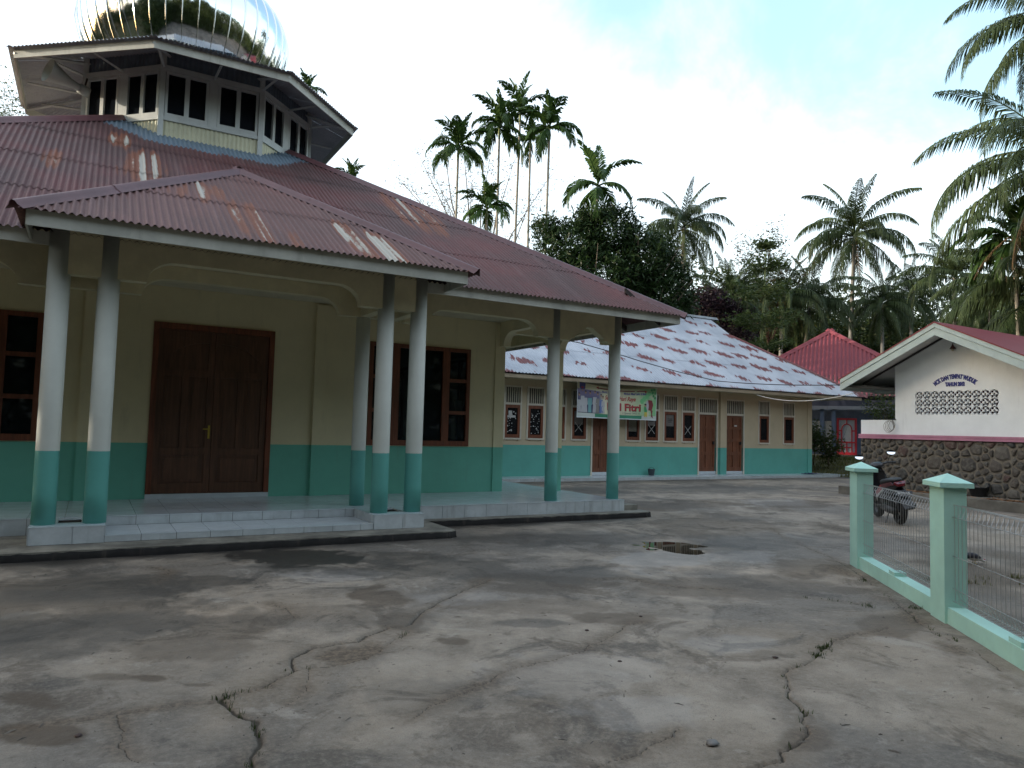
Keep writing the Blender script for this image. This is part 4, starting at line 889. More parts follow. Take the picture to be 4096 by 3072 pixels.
for pu, pv, r in ((0.80, 0.60, 0.10), (0.83, 0.68, 0.10), (0.87, 0.76, 0.10), (0.90, 0.83, 0.09)): flat(ell(r*0.9, r, 6), C_lg, pu, pv, 0.0055+pu*0.0005)
for pu, pv in ((0.93, 0.95), (0.96, 0.96), (0.945, 0.86), (0.975, 0.84), (0.955, 0.76), (0.975, 0.70)): flat(ell(0.045, 0.05, 8), C_green, pu, pv, 0.0065+0.001*pv)
ties = MB(); ties.tube([bpt(0, 1), (bx0-0.1, 19.5, ez-0.02)], 0.005, 5); ties.tube([bpt(1, 1), (bx1+0.15, 19.5, ez-0.02)], 0.005, 5); ties.build('tie', M['paper'], bn)

# ------------------------------------------------------------------ white wash house
MX = 19.5
mck = thing('wash_house', 'white gabled wash house on a stone base with crimson roof', 'building', (MX, 10.73, 0.22))
MY0, MYC = 7.95, 10.73; WALLZ = 1.606
gf = (np.array([MX, 0, 0.0]), np.array([0, 1, 0.0]), np.array([-1, 0, 0.0]))
def gable_z(y, drop=0.0): return 4.62-0.49*abs(y-MYC)-drop
vy0, vy1, vz0, vz1 = 9.675, 11.80, 2.283, 2.908
w = MB(); wy0, wy1 = 2*MYC-12.37, 12.37
T_ = 0.14
def gpoly(pts): w.prism([(MX, y, z) for y, z in pts], (1, 0, 0), T_)
gpoly([(wy0, 1.73), (vy0, 1.73), (vy0, gable_z(vy0, .14)), (wy0, gable_z(wy0, .14))]); gpoly([(vy1, 1.73), (wy1, 1.73), (wy1, gable_z(wy1, .14)), (vy1, gable_z(vy1, .14))])
gpoly([(vy0, 1.73), (vy1, 1.73), (vy1, vz0), (vy0, vz0)]); gpoly([(vy0, vz1), (vy1, vz1), (vy1, gable_z(vy1, .14)), (MYC, gable_z(MYC, .14)), (vy0, gable_z(vy0, .14))])
w.build('gable_wall', M['white'], mck)
for q in ((MX+0.002, MX+0.13, 12.371, 13.42, 1.73, 2.135), (MX+0.002, MX+0.13, MY0+0.1, wy0-0.001, 1.73, 2.135), (MX+0.131, 28, 13.30, 13.42, 1.73, 2.135), (MX+0.131, 28, MY0+0.1, MY0+0.22, 1.73, 2.135)): MB().box(*q).build('parapet', M['white'], mck)
w = MB(); w.box(MX+T_+0.001, 28, wy1-0.12, wy1, 1.73, 3.6); w.box(MX+T_+0.001, 28, wy0, wy0+0.12, 1.73, 3.6); w.build('side_wall', M['white'], mck)
MB().box(MX+0.45, MX+0.5, wy0+0.12, wy1-0.12, 1.73, 3.4).build('inner_wall', simple('maroon_shade', (0.06, 0.012, 0.018), 0.9), mck)
pk = paint('pink_moulding_paint', (0.50, 0.22, 0.31), 0.5, 0.15, 3, 0.0)
pm = MB(); pm.box(MX-0.06, MX+0.5, MY0, 13.47, 1.606, 1.655); pm.box(MX-0.035, MX+0.5, MY0+0.02, 13.45, 1.655, 1.675); pm.box(MX-0.055, MX+0.5, MY0, 13.465, 1.675, 1.728); pm.build('moulding', pk, mck)
# stone base: every stone a piece of its own in a mortar bed
M['mortar'] = paint('mortar', (0.19, 0.165, 0.13), 0.9, 0.3, 6, 0.2, 0.6)
def stone_mat():
    m, nt, b = newmat('field_stone'); r = objrand(nt); n = noise(nt, wpos(nt), 9, 6, 0.7); n2 = noise(nt, wpos(nt), 40, 3)
    c = mixc(nt, ramp(nt, r, 0.0, 0.5, False), (0.045, 0.045, 0.043), (0.085, 0.068, 0.055)); c = mixc(nt, ramp(nt, r, 0.5, 1.0, False), c, (0.115, 0.11, 0.10))
    c = mixc(nt, ramp(nt, r, 0.9, 0.92), c, (0.085, 0.05, 0.042)); c = mixc(nt, math_(nt, 'MULTIPLY', ramp(nt, n, 0.42, 0.72), 0.8), c, (0.155, 0.145, 0.12)); L(nt, c, b.inputs['Base Color']); b.inputs['Roughness'].default_value = 0.8; bump(nt, b, n2, 0.5, 0.01); return m
M['stone'] = stone_mat()
mb = MB(); mb.box(MX+0.012, MX+0.4, MY0+0.1, 13.43, 0.1, 1.606); base_o = mb.build('stone_base', M['mortar'], mck)
mb = MB(); mb.box(MX+0.4, 28, 13.0, 13.42, 0.1, 1.72); mb.box(MX+0.4, 28, MY0+0.1, MY0+0.5, 0.1, 1.72); mb.build('stone_side', M['mortar'], mck)
def clip(poly, p, nrm):
    out = []
    for i in range(len(poly)):
        a, b = poly[i], poly[(i+1) % len(poly)]; da, db = (a-p)@nrm, (b-p)@nrm
        if da <= 0: out.append(a)
        if da*db < 0: out.append(a+(b-a)*da/(da-db))
    return out
rd = np.random.RandomState(11); pts = []
sy0, sy1, sz0, sz1 = MY0+0.1, 13.43, 0.21, 1.60
tries = 0
while tries < 9000 and len(pts) < 290:
    tries += 1; p = np.array([rd.uniform(sy0, sy1), rd.uniform(sz0, sz1)]); rr = rd.choice([0.09, 0.13, 0.20, 0.27], p=[0.35, 0.3, 0.22, 0.13])
    if all(np.hypot(*(p-q[0])) > (rr+q[1])*0.55+0.035 for q in pts): pts.append((p, rr))
for i, (p, rr) in enumerate(pts):
    poly = [np.array(c) for c in ((sy0+.01, sz0), (sy1-.01, sz0), (sy1-.01, sz1), (sy0+.01, sz1))]
    for j, (q, r2) in enumerate(pts):
        if i == j or np.hypot(*(q-p)) > 0.9: continue
        d = q-p; dl = np.hypot(*d); n_ = d/dl; t = 0.5+0.5*(rr**2-r2**2)/dl**2*0.8
        poly = clip(poly, p+d*np.clip(t, 0.25, 0.75)-n_*0.013, n_)
        if len(poly) < 3: break
    if len(poly) < 3: continue
    # round the corners off: points at and beside the middle of every edge, pulled about
    P = np.array(poly); c = P.mean(0); ring = []
    for k in range(len(P)):
        a, b = P[k], P[(k+1) % len(P)]
        if np.hypot(*(b-a)) < 0.05: ring.append((a+b)/2); continue
        ring += [a*0.83+b*0.17, a*0.17+b*0.83]
    ring = np.array([c+(q-c)*(0.90+0.10*rd.rand()) for q in ring]); n_ = len(ring)
    h = 0.018+0.02*rd.rand(); inner = c+(ring-c)*0.72; tip = h+0.012
    vs = [(MX+0.013, q[0], q[1]) for q in ring]+[(MX-h*(0.7+0.5*rd.rand()), q[0], q[1]) for q in inner]+[(MX-tip, c[0], c[1])]
    fs = [(k, (k+1) % n_, n_+(k+1) % n_, n_+k) for k in range(n_)]+[(n_+k, n_+(k+1) % n_, 2*n_) for k in range(n_)]
    MB().add([vs_ for vs_ in vs], [f[::-1] for f in fs]).build('stone', M['stone'], base_o, False)
# vent blocks pierced with a flower
def block_mesh():
    cu = bpy.data.curves.new('vent_block', 'CURVE'); cu.dimensions = '2D'; cu.fill_mode = 'BOTH'; cu.extrude = 0.03
    h = 0.1045
    def poly(pts):
        s = cu.splines.new('POLY'); s.points.add(len(pts)-1); s.use_cyclic_u = True
        for i, p in enumerate(pts): s.points[i].co = (p[0], p[1], 0, 1)
    bite = 0.034
    def halfdisc(cxx, cyy, a0, n=5): return [(cxx+bite*math.cos(a0+math.pi*k/n), cyy+bite*1.15*math.sin(a0+math.pi*k/n)) for k in range(n+1)]
    ou = [(-h, -h)]+halfdisc(0, -h, math.pi)[::-1][::-1]
    # outline with half-round bites in the four sides
    b1 = [(bite*math.cos(math.pi-math.pi*k/5), -h+bite*math.sin(math.pi-math.pi*k/5)) for k in range(6)]
    b2 = [(h-bite*math.sin(math.pi*k/5), -bite*math.cos(math.pi*k/5)) for k in range(6)]
    b3 = [(-p[0], -p[1]) for p in b1]; b4 = [(-p[0], -p[1]) for p in b2]
    poly([(-h, -h)]+b1+[(h, -h)]+b2+[(h, h)]+b3+[(-h, h)]+b4)
    poly([(0.028*math.cos(2*math.pi*k/8), 0.028*math.sin(2*math.pi*k/8)) for k in range(8)])
    for q in range(4):
        a = math.pi/4+q*math.pi/2; petal = []
        for k in range(10):
            t = 2*math.pi*k/10; l, w_ = 0.072+0.037*math.cos(t), 0.037*math.sin(t)*(1.15 if math.cos(t) > -0.5 else 0.7)
            petal.append((l*math.cos(a)-w_*math.sin(a), l*math.sin(a)+w_*math.cos(a)))
        poly(petal)
    ob = bpy.data.objects.new('vb', cu); COL.objects.link(ob); dg = bpy.context.evaluated_depsgraph_get(); me = bpy.data.meshes.new_from_object(ob.evaluated_get(dg)); bpy.data.objects.remove(ob); bpy.data.curves.remove(cu)
    me.transform(Matrix(((0, 0, -1, 0), (-1, 0, 0, 0), (0, 1, 0, 0), (0, 0, 0, 1)))); me.materials.clear(); me.materials.append(M['white']); me.name = 'vent_block'; return me
vbm = block_mesh(); st_y = (vy1-vy0)/10; st_z = (vz1-vz0)/3
vb_f = MB(); vb_f.box(MX+0.10, MX+0.12, vy0, vy1, vz0, vz1); vfo = vb_f.build('vent', simple('maroon_backing', (0.07, 0.012, 0.02), 0.9), mck)
for i in range(10):
    for j in range(3):
        o = put('vent_block', vbm, vfo, loc=(MX+0.035, vy0+st_y*(i+0.5), vz0+st_z*(j+0.5)))
# lettering
sign_b = simple('blue_letters', (0.02, 0.03, 0.20), 0.5)
def sign_text(body, size, fit, yc, zc, arc=0.0, pitch=0.0):
    me = text_mesh(body, size, sign_b, 'sign_lettering', 0, 0.0095, 0.006); xs = [v.co.x for v in me.vertices]; xm = (max(xs)+min(xs))/2; k = fit/(max(xs)-min(xs))
    for v in me.vertices:
        x = (v.co.x-xm)*k
        if arc: a = x/arc; r = arc+v.co.y; y_, z_ = r*math.sin(a), r*math.cos(a)-arc
        else: y_, z_ = x, v.co.y
        v.co = Vector((MX-0.008+v.co.z, yc-y_, zc+z_))
    put('sign_lettering', me, mck)
sign_text('MCK DAN TEMPAT WUDUK', 0.155, 1.10, 10.73, 3.225, arc=0.80); sign_text('TAHUN 2012', 0.135, 0.50, 10.73, 3.03)
# roof of the wash house
RX0, RX1 = MX-0.9, 29.0
rf = MB(); rz = lambda y, d=0: 4.60-0.49*abs(y-MYC)-d
for s in (1, -1):
    ye = MYC+s*2.78
    rf.add([(RX0-0.03, MYC, rz(MYC)), (RX1, MYC, rz(MYC)), (RX1, ye, rz(ye)), (RX0-0.03, ye, rz(ye)), (RX0-0.03, MYC, rz(MYC, -0.035)), (RX1, MYC, rz(MYC, -0.035)), (RX1, ye, rz(ye, -0.035)), (RX0-0.03, ye, rz(ye, -0.035))], [(0, 1, 2, 3), (4, 7, 6, 5), (0, 4, 5, 1), (2, 6, 7, 3), (0, 3, 7, 4), (1, 5, 6, 2)])
rfo = rf.build('roof', M['mck_roof'], mck)
so2 = MB()
for s in (1, -1):
    ye = MYC+s*2.70; P_ = [(RX0+0.03, MYC, rz(MYC, .11)), (RX1, MYC, rz(MYC, .11)), (RX1, ye, rz(ye, .11)), (RX0+0.03, ye, rz(ye, .11))]; so2.prism(P_, (0, 0, 1), 0.02)
so2.build('soffit', paint('white_soffit', (0.66, 0.66, 0.64), 0.6, 0.06), mck)
fas = paint('grey_green_fascia', (0.42, 0.50, 0.48), 0.5, 0.12, 3, 0.1)
for d0, d1, th, x_ in ((0.0, 0.115, 0.045, RX0-0.02), (0.125, 0.315, 0.03, RX0)):
    for s in (1, -1):
        ye = MYC+s*2.72; mb = MB(); mb.prism([(x_, MYC, rz(MYC, d0)), (x_, ye, rz(ye, d0)), (x_, ye, rz(ye, d1)), (x_, MYC, rz(MYC, d1))], (1, 0, 0), th); mb.build('fascia_board', fas, mck)
for s in (1, -1):
    ye = MYC+s*2.74; MB().box(RX0+0.03, RX1, ye-0.012, ye+0.012, rz(ye, .30), rz(ye, 0.01)).build('fascia_board', fas, mck)
trim = simple('dark_trim', (0.03, 0.025, 0.025), 0.7)
for s in (1, -1):
    a, b = MYC+s*0.02, MYC+s*2.6; mb = MB(); mb.prism([(MX-0.05, a, rz(a, .118)), (MX-0.05, b, rz(b, .118)), (MX-0.05, b, rz(b, .16)), (MX-0.05, a, rz(a, .16))], (1, 0, 0), 0.048); mb.build('trim', trim, mck)
    MB().box(MX-0.6, MX+5, MYC+s*2.1, MYC+s*2.73, rz(MYC+2.73, .20), rz(MYC+2.73, .17)).build('eave_soffit', paint('dark_soffit', (0.18, 0.17, 0.15), 0.7, 0.2), mck)
lp = thing('lamp', 'small dark red cone lamp under the white gable peak', 'lamp', (MX, 10.73, 4.0)); l_ = MB(); l_.lathe([(0.075, 0.0), (0.068, 0.02), (0.03, 0.08), (0.012, 0.13)], (MX-0.09, 10.73, 3.99), 16); l_.build('lamp_shade', simple('maroon_enamel', (0.07, 0.02, 0.02), 0.4), lp, True)
MB().tube([(MX-0.09, 10.73, 4.11), (MX-0.09, 10.73, 4.15), (MX, 10.73, 4.16)], 0.01, 6).build('bracket', M['black'], lp); b_ = MB(); b_.lathe([(0.02, -0.03), (0.03, -0.05), (0.028, -0.075), (0.008, -0.09)], (MX-0.09, 10.73, 4.02), 12); b_.build('bulb', simple('cream_bulb', (0.55, 0.50, 0.35), 0.3), lp, True)
# apron of the wash house
a_ = MB(); a_.prism([(18.12, 6.0, -0.1), (MX+0.3, 6.0, -0.1), (MX+0.3, 13.6, -0.1), (18.72, 13.6, -0.1)], (0, 0, 1), 0.325); o = a_.build('apron', paint('wash_house_apron', (0.17, 0.155, 0.13), 0.85, 0.4, 2, 0.5, 0.5), mck)
# coil of cable, rubber basin
cc = MB(); rd = random.Random(3)
for k in range(4):
    pts_ = []
    for t in np.linspace(0, 2*math.pi, 22): pts_.append((MX-0.05-0.02*k, 12.43+0.02*rd.random()+(0.10+0.02*k)*math.sin(t)*0.9+0.05*k*0.4, 1.98-(0.24+0.02*k)*(1-math.cos(t))/2*1.1+0.13+0.01*rd.random()))
    cc.tube(pts_, 0.005, 5)
cc.tube([(MX-0.04, 12.43, 2.12), (MX-0.03, 12.38, 2.16), (MX-0.01, 12.34, 2.14)], 0.01, 5)
o = cc.build('cable_coil', simple('brown_cable', (0.09, 0.08, 0.06), 0.6), None, True); o['label'] = 'coil of brown cable hanging at the white wash house corner'; o['category'] = 'cable'
bs = MB(); bc = np.array([MX-0.16, 10.10, 0.228]); bs.lathe([(0.16, 0.0), (0.17, 0.02), (0.23, 0.22), (0.26, 0.235), (0.245, 0.215), (0.22, 0.19), (0.15, 0.03)], (0, 0, 0), 26)
bs.v = [tuple(bc+np.array([x*math.cos(0.45)-z*math.sin(-0.45)*0.0, y, z*1.0+max(0, (x+0.1))*0.35]))for x, y, z in bs.v]
o = bs.build('basin', M['black'], None, True); o['label'] = 'black rubber basin leaning at the foot of the stone wall'; o['category'] = 'basin'

# ------------------------------------------------------------------ the red pyramid roofed house behind
HS = 38/36
def hp(x, y, d=38.0): return atd(x, y, d)
g7 = lambda x, y: (3100+x/1.9518, 1250+y/1.9518)
house = thing('house', 'house with red pyramid roof and red arched door behind the lawn', 'house', tuple(hp(*g7(560, 1110), 38)))
hb = hp(*g7(560, 1112), 38); HF = np.array([hb[0], hb[1], 0.0]); HF /= np.linalg.norm(HF); HR = np.array([HF[1], -HF[0], 0]); hfr = (np.array([hb[0], hb[1], 0.0]), HR, -HF)
def hplane(x, y, off=0.0):
    """where a photo pixel meets the upright plane of the house front, off metres behind it"""
    d = ray(x, y); o = hfr[0]+HF*off; return CPOS+d*((o-CPOS)@HF)/(d@HF)
def hc(x, y):
    p = hplane(*g7(x, y))-hfr[0]; return p@HR, p[2]
blue_w = paint('dark_blue_house_paint', (0.07, 0.10, 0.16), 0.7, 0.2)
w = MB(); w.obox(hfr, -4.0, 6, 0.5, 3.9, -0.3, -0.05); w.build('wall', blue_w, house)
MB().obox(hfr, -4.0, 6, -0.2, hb[2]-0.02, -0.3, 1.6).build('veranda', M['apron'], house)
red = paint('red_door_paint', (0.36, 0.02, 0.035), 0.45, 0.1); curt = paint('pale_glass_curtain', (0.34, 0.38, 0.42), 0.4, 0.12)
z0 = hb[2]; zt = hc(560, 825)[1]; da, db = hc(482, 1000)[0], hc(640, 1000)[0]; dw = db-da
d_ = MB(); d_.obox(hfr, da, db, z0, zt, -0.05, -0.02); do = d_.build('door', curt, house)
f_ = MB(); b_w = 0.11
f_.obox(hfr, da, da+b_w, z0, zt, -0.02, 0.03); f_.obox(hfr, db-b_w, db, z0, zt, -0.02, 0.03); f_.obox(hfr, da+b_w, db-b_w, zt-0.1, zt, -0.02, 0.03); f_.obox(hfr, da+b_w, db-b_w, z0, z0+0.14, -0.02, 0.03); f_.obox(hfr, da+b_w, db-b_w, z0+0.62, z0+0.69, -0.02, 0.025)
c0 = (da+db)/2
for u in (c0-0.24, c0+0.24): f_.obox(hfr, u-0.03, u+0.03, z0+0.14, z0+1.30, -0.02, 0.022)
f_.obox(hfr, da+b_w, c0-0.27, z0+1.22, z0+1.28, -0.02, 0.02); f_.obox(hfr, c0+0.27, db-b_w, z0+1.22, z0+1.28, -0.02, 0.02); f_.obox(hfr, c0-0.03, c0+0.03, z0+0.14, z0+0.62, -0.02, 0.021); f_.obox(hfr, c0-0.21, c0+0.21, z0+0.36, z0+0.42, -0.02, 0.0205); f_.obox(hfr, c0-0.03, c0+0.03, z0+1.6, zt-0.1, -0.02, 0.021)
arc = [hfr[0]+HR*(c0+0.24*math.cos(t))-HF*(-0.0)+np.array([0, 0, z0+1.30+0.30*math.sin(t)]) for t in np.linspace(0, math.pi, 13)]
f_.tube(arc, 0.03, 6); f_.build('door_frame', red, do)
for x0_, x1_ in ((292, 352), (388, 440)):
    a0, a1 = hc(x0_, 900)[0], hc(x1_, 900)[0]; zb, zt_ = hc(300, 1075)[1], hc(300, 845)[1]
    wo = MB().obox(hfr, a0, a1, zb, zt_, -0.05, 0.0).build('window', curt, house)
    fm_ = MB(); fm_.obox(hfr, a0-0.05, a0, zb, zt_, -0.03, 0.03); fm_.obox(hfr, a1, a1+0.05, zb, zt_, -0.03, 0.03); fm_.build('frame', simple('blue_grey_frame', (0.10, 0.12, 0.16), 0.6), wo)
for x_, hw in ((368, 0.10), (458, 0.10)): a = (hplane(*g7(x_, 900), -1.0)-hfr[0])@HR; MB().obox(hfr, a-hw, a+hw, hb[2], 3.6, 0.9, 1.1).build('post', blue_w, house)
MB().obox(hfr, -4.2, 1.9, hc(300, 760)[1], hc(300, 735)[1], 1.15, 1.25).build('veranda_beam', simple('grey_beam', (0.14, 0.15, 0.17), 0.6), house)
MB().obox(hfr, -4.2, 6, hc(300, 735)[1], hc(300, 690)[1], 1.0, 1.15).build('veranda_fascia', simple('navy_board', (0.015, 0.018, 0.035), 0.7), house)
# pyramid roof
lz = hplane(*g7(790, 655), -0.9)[2]; half = 6.0
apex = hplane(*g7(430, 148), half-0.9); alat = (apex-hfr[0])@HR
Oh = hfr[0]+HR*(alat-half)+(-HF)*0.9; Oh[2] = lz; Ah = Oh+HR*half+HF*half; Ah[2] = apex[2]
Sh = (Ah-(Oh+HR*half)); Sh /= np.linalg.norm(Sh)
hro = MB().add([Oh+HR*0.3+np.array([0, 0, .02]), Oh+HR*(2*half-0.3)+np.array([0, 0, .02]), Ah-np.array([0, 0, .12])], [(0, 1, 2)]).build('roof', M['timber'], house)
L_ = np.linalg.norm(Ah-(Oh+HR*half))
corr_roof(hro, Oh, HR, Sh, [(0, 0), (2*half, 0), (half, L_)], M['red_roof'], pitch=0.21, amp=0.03, sheet_w=1.05, row=9, seed=50, ss=1, nseg=6)
Or_ = Oh+HR*2*half; S3 = Ah-(Or_+HF*half); S3 /= np.linalg.norm(S3)
corr_roof(hro, Or_, HF, S3, [(0, 0), (2*half, 0), (half+0.9, L_*0.98)], M['red_roof'], pitch=0.21, amp=0.03, sheet_w=1.05, row=9, seed=51, ss=1, nseg=4)
S4 = Ah-(Oh+HF*half); S4 /= np.linalg.norm(S4)
corr_roof(hro, Oh, HF, S4, [(0, 0), (2*half, 0), (half+0.9, L_*0.98)], M['red_roof'], pitch=0.21, amp=0.03, sheet_w=1.05, row=9, seed=52, ss=1, nseg=4)
for c_ in (Oh, Or_): cap(c_+np.array([0, 0, .05]), Ah+np.array([0, 0, .05]), 0.09, mat=M['red_roof'], parent=hro)
# ------------------------------------------------------------------ mint fence in front, on the right
M['fence'] = paint('pale_mint_paint', (0.37, 0.63, 0.56), 0.6, 0.10, 2.5, 0.18)
M['wire'] = simple('galvanised_wire', (0.45, 0.45, 0.45), 0.35, 0.85)
P1, P2 = np.array([8.264, 5.743, 0]), np.array([6.575, 3.726, 0])
FA = (P2-P1); FL = np.linalg.norm(FA); FA /= FL; FD = np.array([FA[1], -FA[0], 0])   # along, outwards (towards the yard)
ff = (P1, FA, FD)
fence = thing('fence', 'pale mint garden fence of capped square posts and folded wire mesh', 'fence', tuple(P1))
PW, PD = 0.32, 0.186
def post(a1, dirt=0):
    """near outer edge of the post at distance a1 along the fence"""
    p = MB(); p.obox(ff, a1-PW, a1, -0.1, 1.185, -PD, 0.0); o = p.build('post', M['fence'], fence)
    c = MB(); e = 0.045
    c.obox(ff, a1-PW-e, a1+e, 1.187, 1.228, -PD-e, e)
    q = [P1+FA*a+FD*d+np.array([0, 0, 1.2285]) for a, d in ((a1-PW-e, -PD-e), (a1+e, -PD-e), (a1+e, e), (a1-PW-e, e))]; top = P1+FA*(a1-PW/2)+FD*(-PD/2)+np.array([0, 0, 1.305])
    c.add(q+[top], [(0, 1, 4), (1, 2, 4), (2, 3, 4), (3, 0, 4)]); c.build('post_cap', M['fence'], o)
post(0.0); post(FL); post(2*FL); post(-FL*1.0) if False else None
def bw(a, b):
    w_ = MB(); w_.obox(ff, a, b, -0.1, 0.146, -0.165, -0.022); w_.build('base_wall', M['fence'], fence)
    m_ = (a+b)/2; k = MB(); k.obox(ff, m_-0.09, m_+0.09, 0.1465, 0.185, -0.15, -0.03); k.build('mesh_footing', M['fence'], fence)
bw(0.002, FL-PW-0.002); bw(FL+0.002, 2*FL-PW-0.002)
WD = -0.075
def wire_me():
    """one upright wire with its folded triangles at top and bottom"""
    mb = MB(); r = 0.0022; t = 0.034; z0, z1 = 0.20, 1.03
    mb.tube([(0, z0+0.0, 0), (0, z0+0.11, 0), (0, z1-0.10, 0), (0, z1, 0), (0.006, z1+0.006, 0), (t*2.1, z1-0.005, 0), (0, z1-0.10, 0.075)], r, 5)
    mb.tube([(0, z0, 0), (t*1.6, z0+0.005, 0), (0, z0+0.11, 0)], r, 5)
    O_, A_, D_ = ff
    mb.v = [tuple(D_*(-x)+np.array([0, 0, y])+A_*z) for x, y, z in mb.v]
    return mb.mesh('wire', M['wire'])
wm = wire_me()
for a, b in ((0.03, FL-PW-0.03), (FL+0.03, 2*FL-PW-0.03)):
    mb = MB()
    def rail(z, d): mb.tube([P1+FA*(a-0.03)+FD*d+np.array([0, 0, z]), P1+FA*(b+0.03)+FD*d+np.array([0, 0, z])], 0.0034, 5)
    rail(1.036, WD-0.004); rail(1.03, WD-0.072); rail(0.93, WD+0.006); rail(0.59, WD+0.006); rail(0.31, WD+0.006); rail(0.21, WD-0.055); rail(0.20, WD+0.006)
    po_ = mb.build('mesh_panel', M['wire'], fence); n = int((b-a)/0.075)
    for i in range(n+1):
        p = P1+FA*(a+(b-a)*i/n)+FD*WD; put('wire', wm, po_, loc=tuple(p))

# ------------------------------------------------------------------ parked scooter
RW = np.array([13.31, 8.30, 0]); hd = math.radians(40); SF = np.array([math.sin(hd), math.cos(hd), 0]); SR = np.array([SF[1], -SF[0], 0]); SZ = np.array([0, 0, 1.0])
sc_ = thing('motor_scooter', 'black and red motor scooter parked in front of the stone wall behind the mint fence', 'scooter', tuple(RW))
LEAN = math.radians(11)   # it rests on its side stand
def sp3(f, r, z): return RW+(SF*f+SR*(r*math.cos(LEAN)-z*math.sin(LEAN))+SZ*(z*math.cos(LEAN)+r*math.sin(LEAN)))*1.05
B_blk = simple('scooter_black', (0.012, 0.012, 0.016), 0.25); B_red = simple('scooter_red', (0.32, 0.015, 0.02), 0.3); B_wht = simple('scooter_white', (0.55, 0.55, 0.53), 0.35); B_tyre = simple('tyre_rubber', (0.012, 0.012, 0.012), 0.8); B_met = simple('scooter_metal', (0.06, 0.06, 0.062), 0.5, 0.5); B_lens = simple('red_lens', (0.12, 0.008, 0.012), 0.2); B_seat = simple('seat_vinyl', (0.015, 0.015, 0.016), 0.55)
def wheel(f, R=0.27):
    t = MB(); t.lathe([(R-0.07, -0.045), (R-0.02, -0.055), (R-0.005, -0.03), (R, 0), (R-0.005, 0.03), (R-0.02, 0.055), (R-0.07, 0.045)], sp3(f, 0, R), 28, SR, caps=False); o = t.build('wheel', B_tyre, sc_, True)
    rm = MB(); rm.lathe([(R-0.085, -0.035), (R-0.068, -0.04), (R-0.068, 0.04), (R-0.085, 0.035)], sp3(f, 0, R), 24, SR, caps=False); rm.lathe([(0.05, -0.05), (0.05, 0.05)], sp3(f, 0, R), 12, SR)
    for k in range(5):
        a = 2*math.pi*k/5; rm.tube([sp3(f+0.04*math.cos(a), 0, R+0.04*math.sin(a)), sp3(f+(R-0.075)*math.cos(a), 0, R+(R-0.075)*math.sin(a))], 0.014, 5)
    rm.build('rim', B_blk, o)
wheel(0.0); wheel(1.22)
def loft(sections, mat, name, n=12, power=2.6):
    """body shell through superellipse sections (f, z centre, half width, half height)"""
    vs, fs = [], []
    for f, zc, hw, hh, *lean in sections:
        for k in range(n):
            a = 2*math.pi*k/n; c, s = math.cos(a), math.sin(a); x = math.copysign(abs(c)**(2/power), c)*hw; y = math.copysign(abs(s)**(2/power), s)*hh
            vs.append(sp3(f+(lean[0]*y if lean else 0), x, zc+y))
    m_ = len(sections)
    for i in range(m_-1):
        for k in range(n): fs.append((i*n+k, i*n+(k+1) % n, (i+1)*n+(k+1) % n, (i+1)*n+k))
    fs += [tuple(range(n-1, -1, -1)), tuple((m_-1)*n+k for k in range(n))]
    return MB().add(vs, fs).build(name, mat, sc_, True)
loft([(-0.34, 0.755, 0.03, 0.03), (-0.24, 0.735, 0.09, 0.07), (0.0, 0.66, 0.13, 0.13), (0.30, 0.56, 0.145, 0.20), (0.55, 0.47, 0.14, 0.21), (0.70, 0.36, 0.10, 0.12)], B_blk, 'body')
loft([(-0.02, 0.36, 0.07, 0.07), (0.18, 0.34, 0.13, 0.14), (0.52, 0.30, 0.13, 0.14), (0.74, 0.28, 0.12, 0.08)], B_blk, 'lower_cover')
loft([(-0.26, 0.82, 0.06, 0.02), (-0.10, 0.815, 0.11, 0.04), (0.18, 0.785, 0.125, 0.055), (0.45, 0.755, 0.11, 0.05), (0.62, 0.71, 0.06, 0.03)], B_seat, 'seat')
B_mar = simple('scooter_maroon', (0.10, 0.012, 0.018), 0.3)
for s in (-1, 1):
    st = MB(); st.prism([sp3(0.62, s*0.148, 0.505), sp3(0.64, s*0.145, 0.575), sp3(0.28, s*0.150, 0.725), sp3(0.22, s*0.150, 0.655)], SR*s, 0.012); st.build('side_panel', B_red, sc_)
    st = MB(); st.prism([sp3(0.215, s*0.150, 0.660), sp3(0.27, s*0.150, 0.730), sp3(-0.20, s*0.112, 0.80), sp3(-0.27, s*0.10, 0.745)], SR*s, 0.010); st.build('tail_panel', B_mar, sc_)
    st = MB(); st.prism([sp3(0.66, s*0.150, 0.40), sp3(0.655, s*0.147, 0.595), sp3(0.635, s*0.147, 0.58), sp3(0.62, s*0.150, 0.49)], SR*s, 0.018); st.prism([sp3(0.62, s*0.152, 0.47), sp3(0.62, s*0.152, 0.50), sp3(0.20, s*0.152, 0.655), sp3(0.19, s*0.152, 0.625)], SR*s, 0.016); st.build('stripe', B_wht, sc_)
tl = MB(); tl.prism([sp3(-0.37, -0.06, 0.765), sp3(-0.37, 0.06, 0.765), sp3(-0.28, 0.09, 0.80), sp3(-0.28, -0.09, 0.80)], (0, 0, -1), 0.045); tl.build('tail_light', B_lens, sc_)
loft([(0.60, 0.30, 0.14, 0.03), (0.80, 0.29, 0.14, 0.03), (0.98, 0.32, 0.12, 0.04)], B_blk, 'footboard')
loft([(0.92, 0.36, 0.15, 0.08), (0.99, 0.52, 0.19, 0.14, -0.35), (0.97, 0.72, 0.19, 0.16, -0.35), (0.90, 0.93, 0.11, 0.07, -0.3)], B_blk, 'leg_shield')
loft([(1.00, 0.60, 0.14, 0.20, -0.35), (1.10, 0.58, 0.09, 0.15, -0.35)], B_red, 'front_cowl')
loft([(0.72, 1.02, 0.06, 0.03), (0.80, 1.04, 0.13, 0.06), (0.90, 1.02, 0.13, 0.08), (0.98, 0.98, 0.08, 0.06)], B_blk, 'handlebar_cowl')
